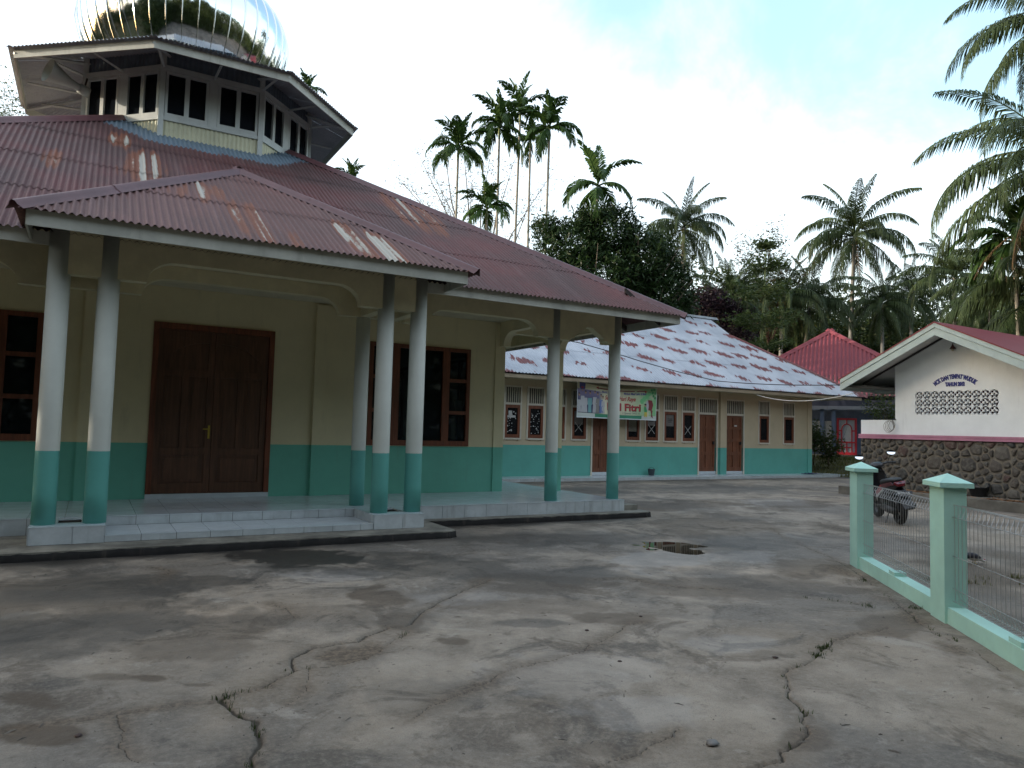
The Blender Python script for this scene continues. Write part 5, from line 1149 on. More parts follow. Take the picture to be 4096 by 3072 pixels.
hb_ = MB(); hb_.tube([sp3(0.72, -0.32, 1.05), sp3(0.80, -0.20, 1.06), sp3(0.84, 0, 1.04), sp3(0.80, 0.20, 1.06), sp3(0.72, 0.32, 1.05)], 0.017, 8); hb_.tube([sp3(0.83, 0.33, 1.06), sp3(0.86, 0.16, 1.05)], 0.008, 6); hb_.tube([sp3(0.83, -0.33, 1.06), sp3(0.86, -0.16, 1.05)], 0.008, 6); hb_.build('handlebar', B_blk, sc_, True)
for s in (-1, 1):
    mr = MB(); mr.tube([sp3(0.80, s*0.20, 1.07), sp3(0.80, s*0.25, 1.16), sp3(0.79, s*0.28, 1.21)], 0.007, 6); mo = mr.build('mirror_stem', B_blk, sc_)
    c_ = sp3(0.78, s*0.29, 1.24); e = [c_+SR*(0.085*math.cos(t))+SZ*(0.05*math.sin(t))+SF*0.0 for t in np.linspace(0, 2*math.pi, 17)[:-1]]
    g_ = MB(); g_.prism(e, (SF-SZ*0.12), 0.03); g_.build('mirror_shell', B_blk, mo)
    e2 = [c_+SR*(0.078*math.cos(t))+SZ*(0.044*math.sin(t))-SF*0.004+SZ*0.0 for t in np.linspace(0, 2*math.pi, 17)[:-1]]
    g_ = MB(); g_.add([p_+SF*(0.42*((p_-c_)@SZ)) for p_ in e2], [tuple(range(15, -1, -1))]); g_.build('mirror_glass', simple('mirror_silver', (0.95, 0.95, 0.97), 0.02, 1.0), mo)
fk = MB()
for s in (-1, 1): fk.tube([sp3(1.22, s*0.07, 0.27), sp3(1.02, s*0.06, 0.72)], 0.02, 8)
fk.build('fork', B_met, sc_, True)
loft([(1.02, 0.50, 0.05, 0.02), (1.12, 0.56, 0.065, 0.03), (1.28, 0.565, 0.065, 0.03), (1.44, 0.47, 0.05, 0.02)], B_blk, 'front_mudguard')
loft([(-0.55, 0.34, 0.085, 0.012), (-0.42, 0.46, 0.095, 0.018), (-0.30, 0.62, 0.085, 0.025), (-0.14, 0.66, 0.07, 0.02)], B_blk, 'rear_mudguard')
pl_ = MB(); pc = sp3(-0.40, 0, 0.60); nrm = (-SF*0.8+SZ*0.5); nrm /= np.linalg.norm(nrm); upv = np.cross(SR, -nrm); upv = upv if upv[2] > 0 else -upv
pl_.prism([pc+SR*a+upv*b for a, b in ((-0.145, -0.055), (0.145, -0.055), (0.145, 0.055), (-0.145, 0.055))], nrm, 0.004); plo = pl_.build('number_plate', B_blk, sc_)
tme = text_mesh('BA L US', 0.07, B_wht, 'plate_lettering', 0, 0.001, 0.0005)
for v in tme.vertices: v.co = Vector(pc+SR*(v.co.x*0.85)+upv*(v.co.y-0.022)+nrm*(0.0065+v.co.z))
put('plate_lettering', tme, plo)
en = MB(); en.lathe([(0.0, -0.10), (0.12, -0.10), (0.13, -0.04), (0.11, 0.02)], sp3(0.22, -0.02, 0.30), 14, SR); en.tube([sp3(-0.02, -0.11, 0.27), sp3(0.40, -0.12, 0.30)], 0.07, 8); en.tube([sp3(0.0, -0.10, 0.34), sp3(0.10, -0.10, 0.58)], 0.025, 8); en.build('engine', B_met, sc_, True)
ex = MB(); ex.tube([sp3(-0.28, 0.15, 0.36), sp3(0.05, 0.15, 0.29), sp3(0.30, 0.12, 0.22)], [0.055, 0.06, 0.025], 10); ex.build('exhaust', B_met, sc_, True)
ks = MB(); ks.tube([sp3(0.32, -0.10, 0.20), sp3(0.22, -0.22, 0.045)], 0.011, 6); ks.build('kickstand', B_met, sc_)
# ------------------------------------------------------------------ hen pecking behind the fence
hen = thing('hen', 'small black and white young hen pecking the ground behind the mint fence', 'hen', tuple(onz(3897, 2253.7)))
hc0 = onz(3893, 2254); HX = RIGHT*np.array([1, 1, 0]); HX /= np.linalg.norm(HX); HY = np.array([-HX[1], HX[0], 0])
def hpt(x, y, z): return hc0+HX*x+HY*y+np.array([0, 0, z])
def hen_skin(path, rad, mat, name, n=12):
    return MB().tube([hpt(*p) for p in path], rad, n).build(name, mat, hen, True)
def hm():
    m_, nt, b = newmat('hen_feathers'); sx = N(nt, 'SeparateXYZ'); g = N(nt, 'NewGeometry'); L(nt, g.outputs['Position'], sx.inputs[0]); n_ = noise(nt, wpos(nt), 18, 3)
    f = ramp(nt, math_(nt, 'ADD', sx.outputs[2], math_(nt, 'MULTIPLY', n_, 0.03)), 0.083, 0.092); L(nt, mixc(nt, f, (0.55, 0.53, 0.50), (0.012, 0.012, 0.02)), b.inputs['Base Color']); b.inputs['Roughness'].default_value = 0.7; return m_
hen_skin([(-0.125, 0, 0.05), (-0.105, 0, 0.085), (-0.06, 0, 0.098), (0.0, 0, 0.090), (0.05, 0, 0.078), (0.09, 0, 0.062), (0.125, 0, 0.042), (0.145, 0, 0.034), (0.158, 0, 0.031)], [0.006, 0.022, 0.046, 0.052, 0.044, 0.026, 0.017, 0.019, 0.008], hm(), 'body')
hr = simple('hen_comb', (0.22, 0.02, 0.025), 0.6); hen_skin([(0.130, 0, 0.055), (0.145, 0, 0.054), (0.158, 0, 0.046)], [0.006, 0.012, 0.004], hr, 'comb', 8); hen_skin([(0.155, 0, 0.031), (0.178, 0, 0.020)], [0.006, 0.001], simple('beak', (0.4, 0.3, 0.12), 0.5), 'beak', 6)
for s in (-1, 1):
    lg = MB(); lg.tube([hpt(0.0, s*0.02, 0.06), hpt(0.012, s*0.022, 0.03), hpt(0.002, s*0.022, 0.004)], [0.010, 0.005, 0.004], 6)
    for t in (-0.5, 0, 0.5): lg.tube([hpt(0.002, s*0.022, 0.004), hpt(0.03, s*0.022+t*0.025, 0.003)], 0.003, 5)
    lg.build('leg', simple('hen_leg', (0.40, 0.30, 0.12), 0.6), hen)

# ------------------------------------------------------------------ cables
def sag(p, q, d, n=14): p, q = np.array(p), np.array(q); return [p+(q-p)*t-np.array([0, 0, d*4*t*(1-t)]) for t in np.linspace(0, 1, n)]
o = MB().tube([(8.6, 21.6, 5.05), (12.0, 19.6, 4.62), (13.34, 19, 4.39), (14.62, 19, 4.196), (15.84, 19, 3.98), (17.5, 19, 3.73), (19.36, 19, 3.51)]+sag((19.36, 19, 3.51), (18.72, 13.45, 3.12), 0.06)[1:], 0.014, 5).build('power_cable', M['black'], None); o['label'] = 'thin black power cable strung across the front of the peeling zinc school roof'; o['category'] = 'cable'
o = MB().tube(sag((21.7, 19.22, 3.12), (19.05, 13.15, 2.94), 0.25, 20), 0.012, 5).build('white_cable', simple('white_sheath', (0.62, 0.62, 0.60), 0.5), None); o['label'] = 'white cable sagging from the school eave to the wash house'; o['category'] = 'cable'
# ------------------------------------------------------------------ the ground: one sheet, cracked concrete near, lawn and soil beyond
def P2G(lst, f): return np.array([onz(*f(x, y))[:2] for x, y in lst])
fA = lambda x, y: (400+x/1.4747, 2100+y/1.4747)
fB = lambda x, y: (1900+x/1.3825, 2050+y/1.3825)
fC = lambda x, y: (x/1.799, 2150+y/1.799)
fG = lambda x, y: (3640+x/3.19, 2180+y/3.19)
fD = lambda x, y: (x*1.8517, y*1.8517)
cracks = [  # polyline, half width (m), depth (m)
 (P2G([(30, 1410), (200, 1375), (500, 1325), (740, 1295), (900, 1262), (1150, 1222), (1300, 1205), (1580, 1180)], fC), 0.011, 0.018),
 (P2G([(715, 1025), (770, 1000), (860, 985), (940, 965), (990, 940), (1050, 905), (1100, 878), (1150, 855), (1200, 845), (1300, 835), (1420, 820), (1560, 785), (1640, 745), (1700, 700), (1840, 620)], fA), 0.012, 0.014),
 (P2G([(1150, 855), (1130, 810), (1145, 772), (1250, 722), (1320, 712), (1400, 694), (1520, 680), (1565, 650), (1640, 628), (1700, 605), (1800, 592), (1850, 560), (1890, 515), (1960, 475), (2000, 450), (2100, 405), (2200, 360), (2290, 325)], fA), 0.016, 0.022),
 (P2G([(715, 1025), (770, 1090), (830, 1130), (910, 1150), (925, 1200), (935, 1230), (945, 1300), (910, 1370), (890, 1433), (870, 1500)], fA), 0.022, 0.018),
 (P2G([(915, 1140), (1000, 1105), (1100, 1060), (1200, 995), (1215, 920), (1240, 850)], fA), 0.006, 0.008),
 (P2G([(1830, 1150), (1920, 1090), (2000, 1050), (2090, 1010), (2212, 965)], fA), 0.007, 0.009),
 (P2G([(0, 965), (80, 935), (150, 885), (240, 855), (330, 835), (440, 810), (510, 785), (590, 770), (620, 735), (700, 715), (760, 680), (830, 630), (920, 605)], fB), 0.009, 0.012),
 (P2G([(2290, 640), (2210, 660), (2110, 672), (2040, 690), (1980, 715), (1900, 770), (1860, 825), (1760, 865), (1710, 890), (1715, 920), (1740, 970), (1735, 1020), (1790, 1080), (1830, 1120), (1805, 1160), (1840, 1220), (1790, 1280), (1700, 1325), (1690, 1370), (1600, 1400), (1550, 1413), (1450, 1440)], fB), 0.010, 0.022),
 (P2G([(600, 1430), (700, 1395), (800, 1360), (920, 1335), (945, 1310), (990, 1280), (1040, 1260), (1090, 1240), (1120, 1200), (1140, 1190)], fB), 0.006, 0.012),
 (P2G([(640, 370), (850, 365), (1000, 395), (1150, 415), (1400, 425)], fB), 0.010, 0.010),
 (P2G([(1790, 470), (1950, 485), (2120, 505), (2190, 498)], fB), 0.010, 0.012),
 (P2G([(1640, 85), (1700, 130), (1850, 200), (1950, 240), (2080, 310), (2200, 400)], fB), 0.012, 0.012),
 (P2G([(-300, 640), (-140, 770), (0, 890), (100, 985), (250, 1080), (340, 1150), (480, 1190), (600, 1230)], fG), 0.010, 0.012),
 (P2G([(650, 1290), (820, 1350), (1000, 1480), (1150, 1600)], fG), 0.009, 0.010),
 (P2G([(0, 1120), (100, 1115), (130, 1330), (170, 1370), (240, 1400)], fA), 0.006, 0.008),
 (P2G([(340, 340), (420, 270), (300, 250)], fA), 0.008, 0.008), (P2G([(1000, 460), (1100, 490), (1150, 540)], fA), 0.008, 0.008),
]
stains_shade = [ ((200, 1290), (330, 62), .55, 0), ((60, 1400), (190, 40), .45, 0), ((700, 1330), (260, 30), .35, 0), ((900, 1235), (250, 20), .5, 0), ((1250, 1240), (200, 16), .4, 0), ((380, 1400), (160, 30), .35, 1), ((1150, 1310), (220, 18), .4, 1), ((1650, 1260), (180, 24), .4, 1), ((1420, 1090), (170, 12), .5, 1), ((1620, 1170), (130, 18), .4, 0), ((1130, 1160), (160, 14), .5, 0),  # among them broad dark ellipses that paint in the shade on the left
   # photo ellipses lying on the yard: centre, radii (display px), strength, kind 0 damp and painted shade 1 brown 2 pale
 ((640, 1203), (135, 24), 1.0, 0), ((620, 1200), (60, 14), .5, 0), ((860, 1205), (150, 18), .55, 0), ((820, 1290), (80, 27), .7, 1), ((470, 1255), (85, 13), .6, 0), ((340, 1253), (110, 10), .45, 0), ((330, 1465), (62, 13), .75, 1), ((100, 1590), (85, 20), .8, 1), ((235, 1462), (60, 10), .5, 1), ((200, 1340), (160, 40), .4, 0), ((60, 1510), (70, 18), .6, 1), ((500, 1345), (120, 28), .35, 1), ((430, 1480), (45, 6), .6, 1),
 ((1160, 1385), (14, 4), .2, 1), ((1150, 1255), (160, 22), .5, 1), ((1500, 1270), (170, 22), .45, 1), ((1330, 1335), (130, 14), .55, 1), ((1150, 1345), (80, 8), .5, 0), ((1300, 1160), (130, 16), .45, 0), ((1560, 1130), (140, 22), .4, 1), ((1720, 1090), (90, 10), .45, 1), ((1300, 1060), (120, 8), .55, 0), ((1560, 1055), (160, 8), .5, 0), ((1750, 1230), (80, 24), .55, 1), ((1850, 1275), (60, 10), .5, 1),
 ((980, 1385), (34, 8), .6, 1), ((870, 1340), (40, 16), .5, 1), ((1340, 1520), (55, 14), .35, 2), ((1560, 1390), (110, 18), .35, 2), ((1650, 1415), (60, 14), .4, 1), ((1750, 1600), (70, 45), .5, 1), ((1130, 1520), (40, 7), .3, 1), ((1420, 1540), (140, 36), .3, 2), ((1200, 1450), (200, 40), .25, 2), ((900, 1500), (120, 30), .25, 0), ((1300, 1620), (60, 20), .4, 1), ((1440, 1208), (100, 22), .55, 2), ((760, 1240), (120, 14), .4, 2), ((1000, 1290), (90, 14), .3, 2),
 ((1930, 1350), (60, 20), .5, 1), ((2040, 1310), (50, 18), .5, 1), ((1680, 1085), (60, 8), .5, 2), ((1600, 1200), (80, 12), .35, 2),
]
pot = P2G([(1140, 800), (1150, 775), (1250, 724), (1400, 697), (1520, 683), (1565, 655), (1700, 610), (1800, 597), (1835, 615), (1740, 680), (1640, 745), (1560, 790), (1430, 822), (1240, 850), (1180, 845)], fA)
pud_c = onz(2682, 2186)[:2]
rng = np.random.RandomState(7)
th = np.concatenate([np.linspace(-10, 73, 800), np.linspace(73, 350, 60)[1:-1]]); th = np.radians(th); NT = len(th)
rr_ = np.concatenate([[0.4, 1.0, 1.5], np.geomspace(1.75, 12, 430), np.geomspace(12, 34, 70)[1:], np.geomspace(34, 900, 16)[1:]]); NR = len(rr_)
TH, RRR = np.meshgrid(th, rr_); X = (RRR*np.sin(TH)).ravel(); Y = (RRR*np.cos(TH)).ravel()
def vnoise(x, y, s, seed):
    """smooth value noise"""
    r = np.random.RandomState(seed); g = r.rand(256, 256); x, y = x/s+500.3, y/s+500.7
    xi, yi = np.floor(x).astype(int), np.floor(y).astype(int); fx, fy = x-xi, y-yi; fx, fy = fx*fx*(3-2*fx), fy*fy*(3-2*fy)
    a, b, c, d = g[xi % 256, yi % 256], g[(xi+1) % 256, yi % 256], g[xi % 256, (yi+1) % 256], g[(xi+1) % 256, (yi+1) % 256]
    return (a*(1-fx)+b*fx)*(1-fy)+(c*(1-fx)+d*fx)*fy
def fbm(x, y, s, seed, o=5): return sum(vnoise(x, y, s/2**k, seed+k)*0.5**k for k in range(o))/sum(0.5**k for k in range(o))
near = np.hypot(X, Y) < 14
wob_x, wob_y = (fbm(X, Y, 0.10, 31, 4)-0.5)*0.055, (fbm(X, Y, 0.10, 41, 4)-0.5)*0.055
Xw_, Yw_ = X+wob_x, Y+wob_y
Z = (fbm(X, Y, 1.8, 3)-0.5)*0.012*np.clip((14-np.hypot(X, Y))/4, 0, 1)+(fbm(X, Y, 0.25, 9)-0.5)*0.005
crk = np.zeros(len(X)); dirt = np.zeros(len(X))
for pl_, hw, dp in cracks:
    x0, x1, y0, y1 = pl_[:, 0].min()-.3, pl_[:, 0].max()+.3, pl_[:, 1].min()-.3, pl_[:, 1].max()+.3
    I = np.where((Xw_ > x0) & (Xw_ < x1) & (Yw_ > y0) & (Yw_ < y1))[0]
    if not len(I): continue
    d = np.full(len(I), 9.0)
    for a, b in zip(pl_[:-1], pl_[1:]):
        ab = b-a; t = np.clip(((Xw_[I]-a[0])*ab[0]+(Yw_[I]-a[1])*ab[1])/(ab@ab+1e-9), 0, 1); d = np.minimum(d, np.hypot(Xw_[I]-a[0]-t*ab[0], Yw_[I]-a[1]-t*ab[1]))
    w_ = 0.68*hw*(0.45+1.1*fbm(X[I], Y[I], 0.3, 77, 3)); g = np.exp(-(d/w_)**2); Z[I] -= dp*g; crk[I] = np.maximum(crk[I], g); dirt[I] = np.maximum(dirt[I], 0.55*np.exp(-(d/(0.06+0.05*fbm(X[I], Y[I], 0.5, 88, 3)))**2)*fbm(X[I], Y[I], 0.4, 99, 3)*1.6)
# broken-out patch
def inside(px, py, poly):
    c = np.zeros(len(px), bool); n = len(poly)
    for i in range(n):
        a, b = poly[i], poly[(i+1) % n]; cond = ((a[1] > py) != (b[1] > py)); xx = (b[0]-a[0])*(py-a[1])/(b[1]-a[1]+1e-12)+a[0]; c ^= cond & (px < xx)
    return c
inp = inside(Xw_, Yw_, pot); sand = np.where(inp, np.clip((fbm(X, Y, 0.35, 55, 4)-0.42)*5, 0, 1), 0); Z[inp] -= 0.014-0.012*sand[inp]; dirt[inp] = np.maximum(dirt[inp], 0.85-0.6*sand[inp])
damp_shade, brown, pale = np.zeros(len(X)), np.zeros(len(X)), np.zeros(len(X))
for (cx_, cy_), (rx, ry), s_, kd in stains_shade:
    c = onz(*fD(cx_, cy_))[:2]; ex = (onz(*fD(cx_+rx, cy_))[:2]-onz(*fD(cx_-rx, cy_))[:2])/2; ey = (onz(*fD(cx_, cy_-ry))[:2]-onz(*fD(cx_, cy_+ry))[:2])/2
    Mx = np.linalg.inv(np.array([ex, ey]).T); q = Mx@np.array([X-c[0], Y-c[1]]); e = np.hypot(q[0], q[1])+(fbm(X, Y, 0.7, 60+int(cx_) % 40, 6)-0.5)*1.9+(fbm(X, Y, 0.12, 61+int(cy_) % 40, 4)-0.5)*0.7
    v = s_*np.clip((1.05-e)/0.30, 0, 1); tgt = (damp_shade, brown, pale)[kd]; np.maximum(tgt, v, out=tgt)
# puddle hollow
pe = np.hypot((X-pud_c[0])/0.62, (Y-pud_c[1])/0.80); Z += -0.016*np.clip(1.25-pe, 0, 1)+0.018*(fbm(X, Y, 0.38, 70, 5)-0.5)*np.clip(1.5-pe, 0, 1)*1.3
# damp line along the kerb
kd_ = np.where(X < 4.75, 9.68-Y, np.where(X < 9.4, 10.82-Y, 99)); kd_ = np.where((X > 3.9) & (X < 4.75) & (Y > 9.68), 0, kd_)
damp_shade = np.maximum(damp_shade, np.clip(1.0-(kd_+(fbm(X, Y, 0.8, 90)-0.5)*0.9)/0.42, 0, 1)*(kd_ > -0.3)*(X < 9.6))
# school side wash-out, darker water marks
kd2 = 19.17-Y; damp_shade = np.maximum(damp_shade, 0.8*np.clip(1.0-(kd2+(fbm(X, Y, 1.5, 92)-0.5)*1.8)/1.1, 0, 1)*(kd2 > 0)*(X > 7) * (X < 27))
# ground type: 1 = soil / lawn
fside = (X-P1[0])*FD[0]+(Y-P1[1])*FD[1]                           # >0 on the yard side of the fence
soil = np.clip((fbm(X, Y, 0.9, 95, 5)-0.40)*4, 0, 1)*np.clip((-fside-0.25)*2.5, 0, 1)*np.clip((3.2+fside)*1.2, 0, 1)*(X < 12)
lawn = np.clip((X-26.2)/0.5, 0, 1)*np.clip((Y-13.6)/0.3, 0, 1)
lawn = np.maximum(lawn, np.clip((Y-30)/2, 0, 1)); lawn = np.maximum(lawn, np.clip((np.hypot(X, Y)-40)/4, 0, 1)); lawn = np.maximum(lawn, np.clip((-X-12)/2, 0, 1)); lawn = np.maximum(lawn, np.clip((-Y-14)/2, 0, 1))
strip = np.exp(-((fside-0.20-(fbm(X, Y, 0.7, 97)-0.5)*0.3)/0.16)**2)*(((X-P1[0])*FA[0]+(Y-P1[1])*FA[1]) > -0.2); dirt = np.maximum(dirt, 0.9*strip*np.clip((fbm(X, Y, 0.35, 98, 5)-0.36)*5, 0, 1))
Z += -0.010*np.clip(soil, 0, 1)
bank = np.clip((X-26.0)/4.0, 0, 1)*np.clip((Y-13.6)/1.0, 0, 1); bank = bank*bank*(3-2*bank); Z += bank*0.62
Z = np.where(np.hypot(X, Y) > 60, Z*0+0.0, Z)
I0 = np.arange(NR-1)[:, None]*NT+np.arange(NT)[None, :]; J = (np.arange(NT)+1) % NT; I1 = np.arange(NR-1)[:, None]*NT+J[None, :]
quads = np.stack([I0, I0+NT, I1+NT, I1], -1).reshape(-1, 4)[:, ::-1]
def ground_mat():
    m, nt, b = newmat('cracked_concrete')
    p = wpos(nt); big = noise(nt, p, 0.33, 7, 0.62, 0.6); mid = noise(nt, p, 1.7, 8, 0.68, 0.3); fn = noise(nt, p, 26, 5, 0.7); grit = noise(nt, p, 140, 3, 0.6); blot = noise(nt, wpos(nt, (0.8, 0.8, 1), loc=(11, 4, 0)), 1.0, 7, 0.66, 0.8)
    col = mixc(nt, ramp(nt, mid, 0.28, 0.72), (0.165, 0.138, 0.110), (0.345, 0.295, 0.240))
    tone = noise(nt, wpos(nt, (0.22, 0.22, 1), loc=(2, 7, 0)), 1.0, 3, 0.5)
    col = mixc(nt, math_(nt, 'MULTIPLY', ramp(nt, tone, 0.45, 0.60), 0.35), col, (0.225, 0.175, 0.125))
    col = mixc(nt, math_(nt, 'MULTIPLY', ramp(nt, big, 0.44, 0.58), 0.62), col, (0.085, 0.08, 0.076))
    b2 = noise(nt, wpos(nt, (1.15, 1.15, 1), loc=(21, 9, 0)), 1.0, 9, 0.72, 1.1)
    col = mixc(nt, math_(nt, 'MULTIPLY', ramp(nt, b2, 0.54, 0.62), 0.62), col, (0.080, 0.062, 0.047))
    col = mixc(nt, math_(nt, 'MULTIPLY', ramp(nt, blot, 0.55, 0.63), 0.65), col, (0.060, 0.053, 0.047))
    col = mixc(nt, math_(nt, 'MULTIPLY', ramp(nt, blot, 0.40, 0.33), 0.55), col, (0.36, 0.325, 0.28))
    col = mixc(nt, math_(nt, 'MULTIPLY', ramp(nt, b2, 0.40, 0.33), 0.4), col, (0.34, 0.315, 0.275))
    col = mixc(nt, math_(nt, 'MULTIPLY', ramp(nt, fn, 0.40, 0.75), 0.35), col, (0.32, 0.285, 0.24)); col = mixc(nt, math_(nt, 'MULTIPLY', ramp(nt, grit, 0.50, 0.75), 0.6), col, (0.06, 0.055, 0.05))
    sp_n = noise(nt, wpos(nt, (6, 6, 1), loc=(3, 8, 0)), 1.0, 7, 0.75)
    col = mixc(nt, math_(nt, 'MULTIPLY', ramp(nt, sp_n, 0.56, 0.66), 0.45), col, (0.085, 0.07, 0.056)); col = mixc(nt, math_(nt, 'MULTIPLY', ramp(nt, sp_n, 0.42, 0.34), 0.3), col, (0.36, 0.33, 0.285))
    pal, bro, dam_sh, dr, cr, so, la = (attr(nt, k) for k in ('pale', 'brown', 'damp_shade', 'dirt', 'crk', 'soil', 'lawn'))
    col = mixc(nt, math_(nt, 'MULTIPLY', pal, 0.7), col, (0.33, 0.32, 0.31)); col = mixc(nt, math_(nt, 'MULTIPLY', bro, math_(nt, 'ADD', 0.55, math_(nt, 'MULTIPLY', fn, 0.8))), col, (0.072, 0.052, 0.036)); col = mixc(nt, math_(nt, 'MULTIPLY', dam_sh, math_(nt, 'ADD', 0.65, math_(nt, 'MULTIPLY', fn, 0.7))), col, (0.040, 0.036, 0.032))
    col = mixc(nt, dr, col, mixc(nt, ramp(nt, fn, 0.35, 0.65), (0.065, 0.048, 0.033), (0.16, 0.12, 0.085))); col = mixc(nt, ramp(nt, cr, 0.3, 0.9), col, (0.045, 0.036, 0.026))
    col = mixc(nt, so, col, mixc(nt, ramp(nt, fn, 0.35, 0.65), (0.06, 0.048, 0.036), (0.15, 0.125, 0.10))); col = mixc(nt, la, col, mixc(nt, ramp(nt, mid, 0.35, 0.65), (0.035, 0.045, 0.016), (0.075, 0.065, 0.03)))
    L(nt, col, b.inputs['Base Color'])
    rg = mixc(nt, math_(nt, 'MULTIPLY', dam_sh, 0.85), (0.85, 0.85, 0.85), (0.34, 0.34, 0.34)); rg = mixc(nt, math_(nt, 'MULTIPLY', ramp(nt, big, 0.40, 0.65), 0.35), rg, (0.55, 0.55, 0.55)); rg = mixc(nt, math_(nt, 'MAXIMUM', la, so), rg, (0.95, 0.95, 0.95))
    L(nt, rg, b.inputs['Roughness']); b.inputs['Specular IOR Level'].default_value = 0.28
    hh = math_(nt, 'ADD', math_(nt, 'MULTIPLY', fn, 1.0), math_(nt, 'ADD', math_(nt, 'MULTIPLY', grit, 0.4), math_(nt, 'MULTIPLY', mid, 1.5))); bump(nt, b, hh, 0.7, 0.014); return m
me = fast_mesh('yard', np.stack([X, Y, Z], 1), quads, ground_mat(), True)
for k, v in dict(pale=pale, brown=brown, damp_shade=damp_shade, dirt=dirt, crk=crk, soil=soil, lawn=lawn).items():
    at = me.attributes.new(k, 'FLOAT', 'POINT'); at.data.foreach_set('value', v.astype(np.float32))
go = put('ground', me); go['kind'] = 'structure'
mw, nt, b = newmat('puddle_water'); b.inputs['Base Color'].default_value = (0.02, 0.016, 0.012, 1); b.inputs['Roughness'].default_value = 0.015; b.inputs['IOR'].default_value = 1.33; b.inputs['Specular IOR Level'].default_value = 0.5
wv = [(pud_c[0]+1.0*math.cos(t), pud_c[1]+1.0*math.sin(t), -0.0085) for t in np.linspace(0, 2*math.pi, 41)[:-1]]
wo = MB().add(wv, [tuple(range(40))]).build('puddle_water', mw); wo['kind'] = 'structure'
# loose bits on the ground
def zg(x, y): 
    i = np.argmin((X-x)**2+(Y-y)**2); return Z[i]
rd = random.Random(12)
def pebble(px, py, r, label, mat, cat='stone', squash=0.7):
    c = onz(px, py); z = zg(c[0], c[1]); mb = MB(); rs = random.Random(int(px)); pr = [(r*0.35, 0), (r*0.85, r*0.18), (r, r*squash*0.5), (r*0.75, r*squash*0.9), (r*0.25, r*squash*1.1)]; mb.lathe(pr, (c[0], c[1], z-0.004), 9)
    mb.v = [tuple(np.array(v)+np.array([rs.uniform(-1, 1), rs.uniform(-1, 1), rs.uniform(-0.4, 0.4)])*r*0.16) for v in mb.v]; o = mb.build('stone' if cat == 'stone' else 'fallen_nut', mat, None, True); o['label'] = label; o['category'] = cat; return o
M['rock'] = paint('grey_rock', (0.16, 0.155, 0.15), 0.8, 0.3, 20)
M['nut'] = simple('dark_nut', (0.035, 0.018, 0.015), 0.7, var=0.4)
pebble(1900+1310/1.3825, 2050+1285/1.3825, 0.035, 'loose grey stone lying on the concrete near the bottom edge', M['rock'])
pebble(1900+1660/1.3825, 2050+806/1.3825, 0.020, 'dark fallen nut beside the grassy crack on the right', M['nut'], 'nut')
pebble(1900+800/1.3825, 2050+826/1.3825, 0.016, 'dark fallen nut alone in the middle of the pale concrete', M['nut'], 'nut')
pebble(1900+618/1.3825, 2050+655/1.3825, 0.018, 'dark fallen nut just above the long middle crack', M['nut'], 'nut')
pebble(1900+916/1.3825, 2050+576/1.3825, 0.017, 'dark fallen nut at the far end of the middle crack', M['nut'], 'nut')
pebble(565/1.799, 2150+1432/1.799, 0.020, 'small dark nut on the brown stain at the lower left', M['nut'], 'nut')
# grit and twigs, uncountable
gv, gf_ = [], []
rs = np.random.RandomState(4)
for _ in range(700):
    t, r = math.radians(rs.uniform(-8, 70)), rs.uniform(1.9, 9.0); x, y = r*math.sin(t), r*math.cos(t)
    if y > 9.4 and x < 9.5: continue
    s_ = rs.uniform(0.003, 0.008); a = rs.rand()*3; z = -0.002; o_ = len(gv); l = s_*rs.choice([1, 1, 1.5, 4]); ca, sa = math.cos(a), math.sin(a)
    for dx_, dy_, dz_ in ((-l, -s_*.6, 0), (l, -s_*.6, 0), (l, s_*.6, 0), (-l, s_*.6, 0), (0, 0, s_*0.9)): gv.append((x+dx_*ca-dy_*sa, y+dx_*sa+dy_*ca, z+dz_+0.004))
    gf_ += [(o_, o_+1, o_+4), (o_+1, o_+2, o_+4), (o_+2, o_+3, o_+4), (o_+3, o_, o_+4)]
o = put('grit', fast_mesh('grit', gv, gf_, simple('grit', (0.10, 0.085, 0.07), 0.9, var=0.6, scale=2))); o['kind'] = 'stuff'
# grass: tufts in the cracks, at the fence foot, the lawn bank
def grass(name, pts, mat, hmin, hmax, per, spread, wid=0.004):
    r = np.random.RandomState(len(pts)); V, F = [], []
    for (x, y, z) in pts:
        for _ in range(per):
            a, q = r.rand()*6.28, spread*math.sqrt(r.rand()); bx, by = x+q*math.cos(a), y+q*math.sin(a); h_ = r.uniform(hmin, hmax); l = r.rand()*6.28; ln = h_*r.uniform(0.2, 0.8); w = wid*r.uniform(0.7, 1.4); px_, py_ = -math.sin(l)*w, math.cos(l)*w; o_ = len(V)
            V += [(bx-px_, by-py_, z), (bx+px_, by+py_, z), (bx+px_*.7+math.cos(l)*ln*.4, by+py_*.7+math.sin(l)*ln*.4, z+h_*.65), (bx-px_*.7+math.cos(l)*ln*.4, by-py_*.7+math.sin(l)*ln*.4, z+h_*.65), (bx+math.cos(l)*ln, by+math.sin(l)*ln, z+h_)]
            F += [(o_, o_+1, o_+2), (o_, o_+2, o_+3), (o_+3, o_+2, o_+4)]
    o = put(name, fast_mesh(name, V, F, mat)); o['kind'] = 'stuff'; return o
M['grass'] = leaf_mat('grass_blades', (0.025, 0.045, 0.012), (0.065, 0.085, 0.022), 0.6, 0.2); M['lawn'] = leaf_mat('lawn_blades', (0.07, 0.09, 0.025), (0.17, 0.15, 0.05), 0.6, 0.2)
tp = []
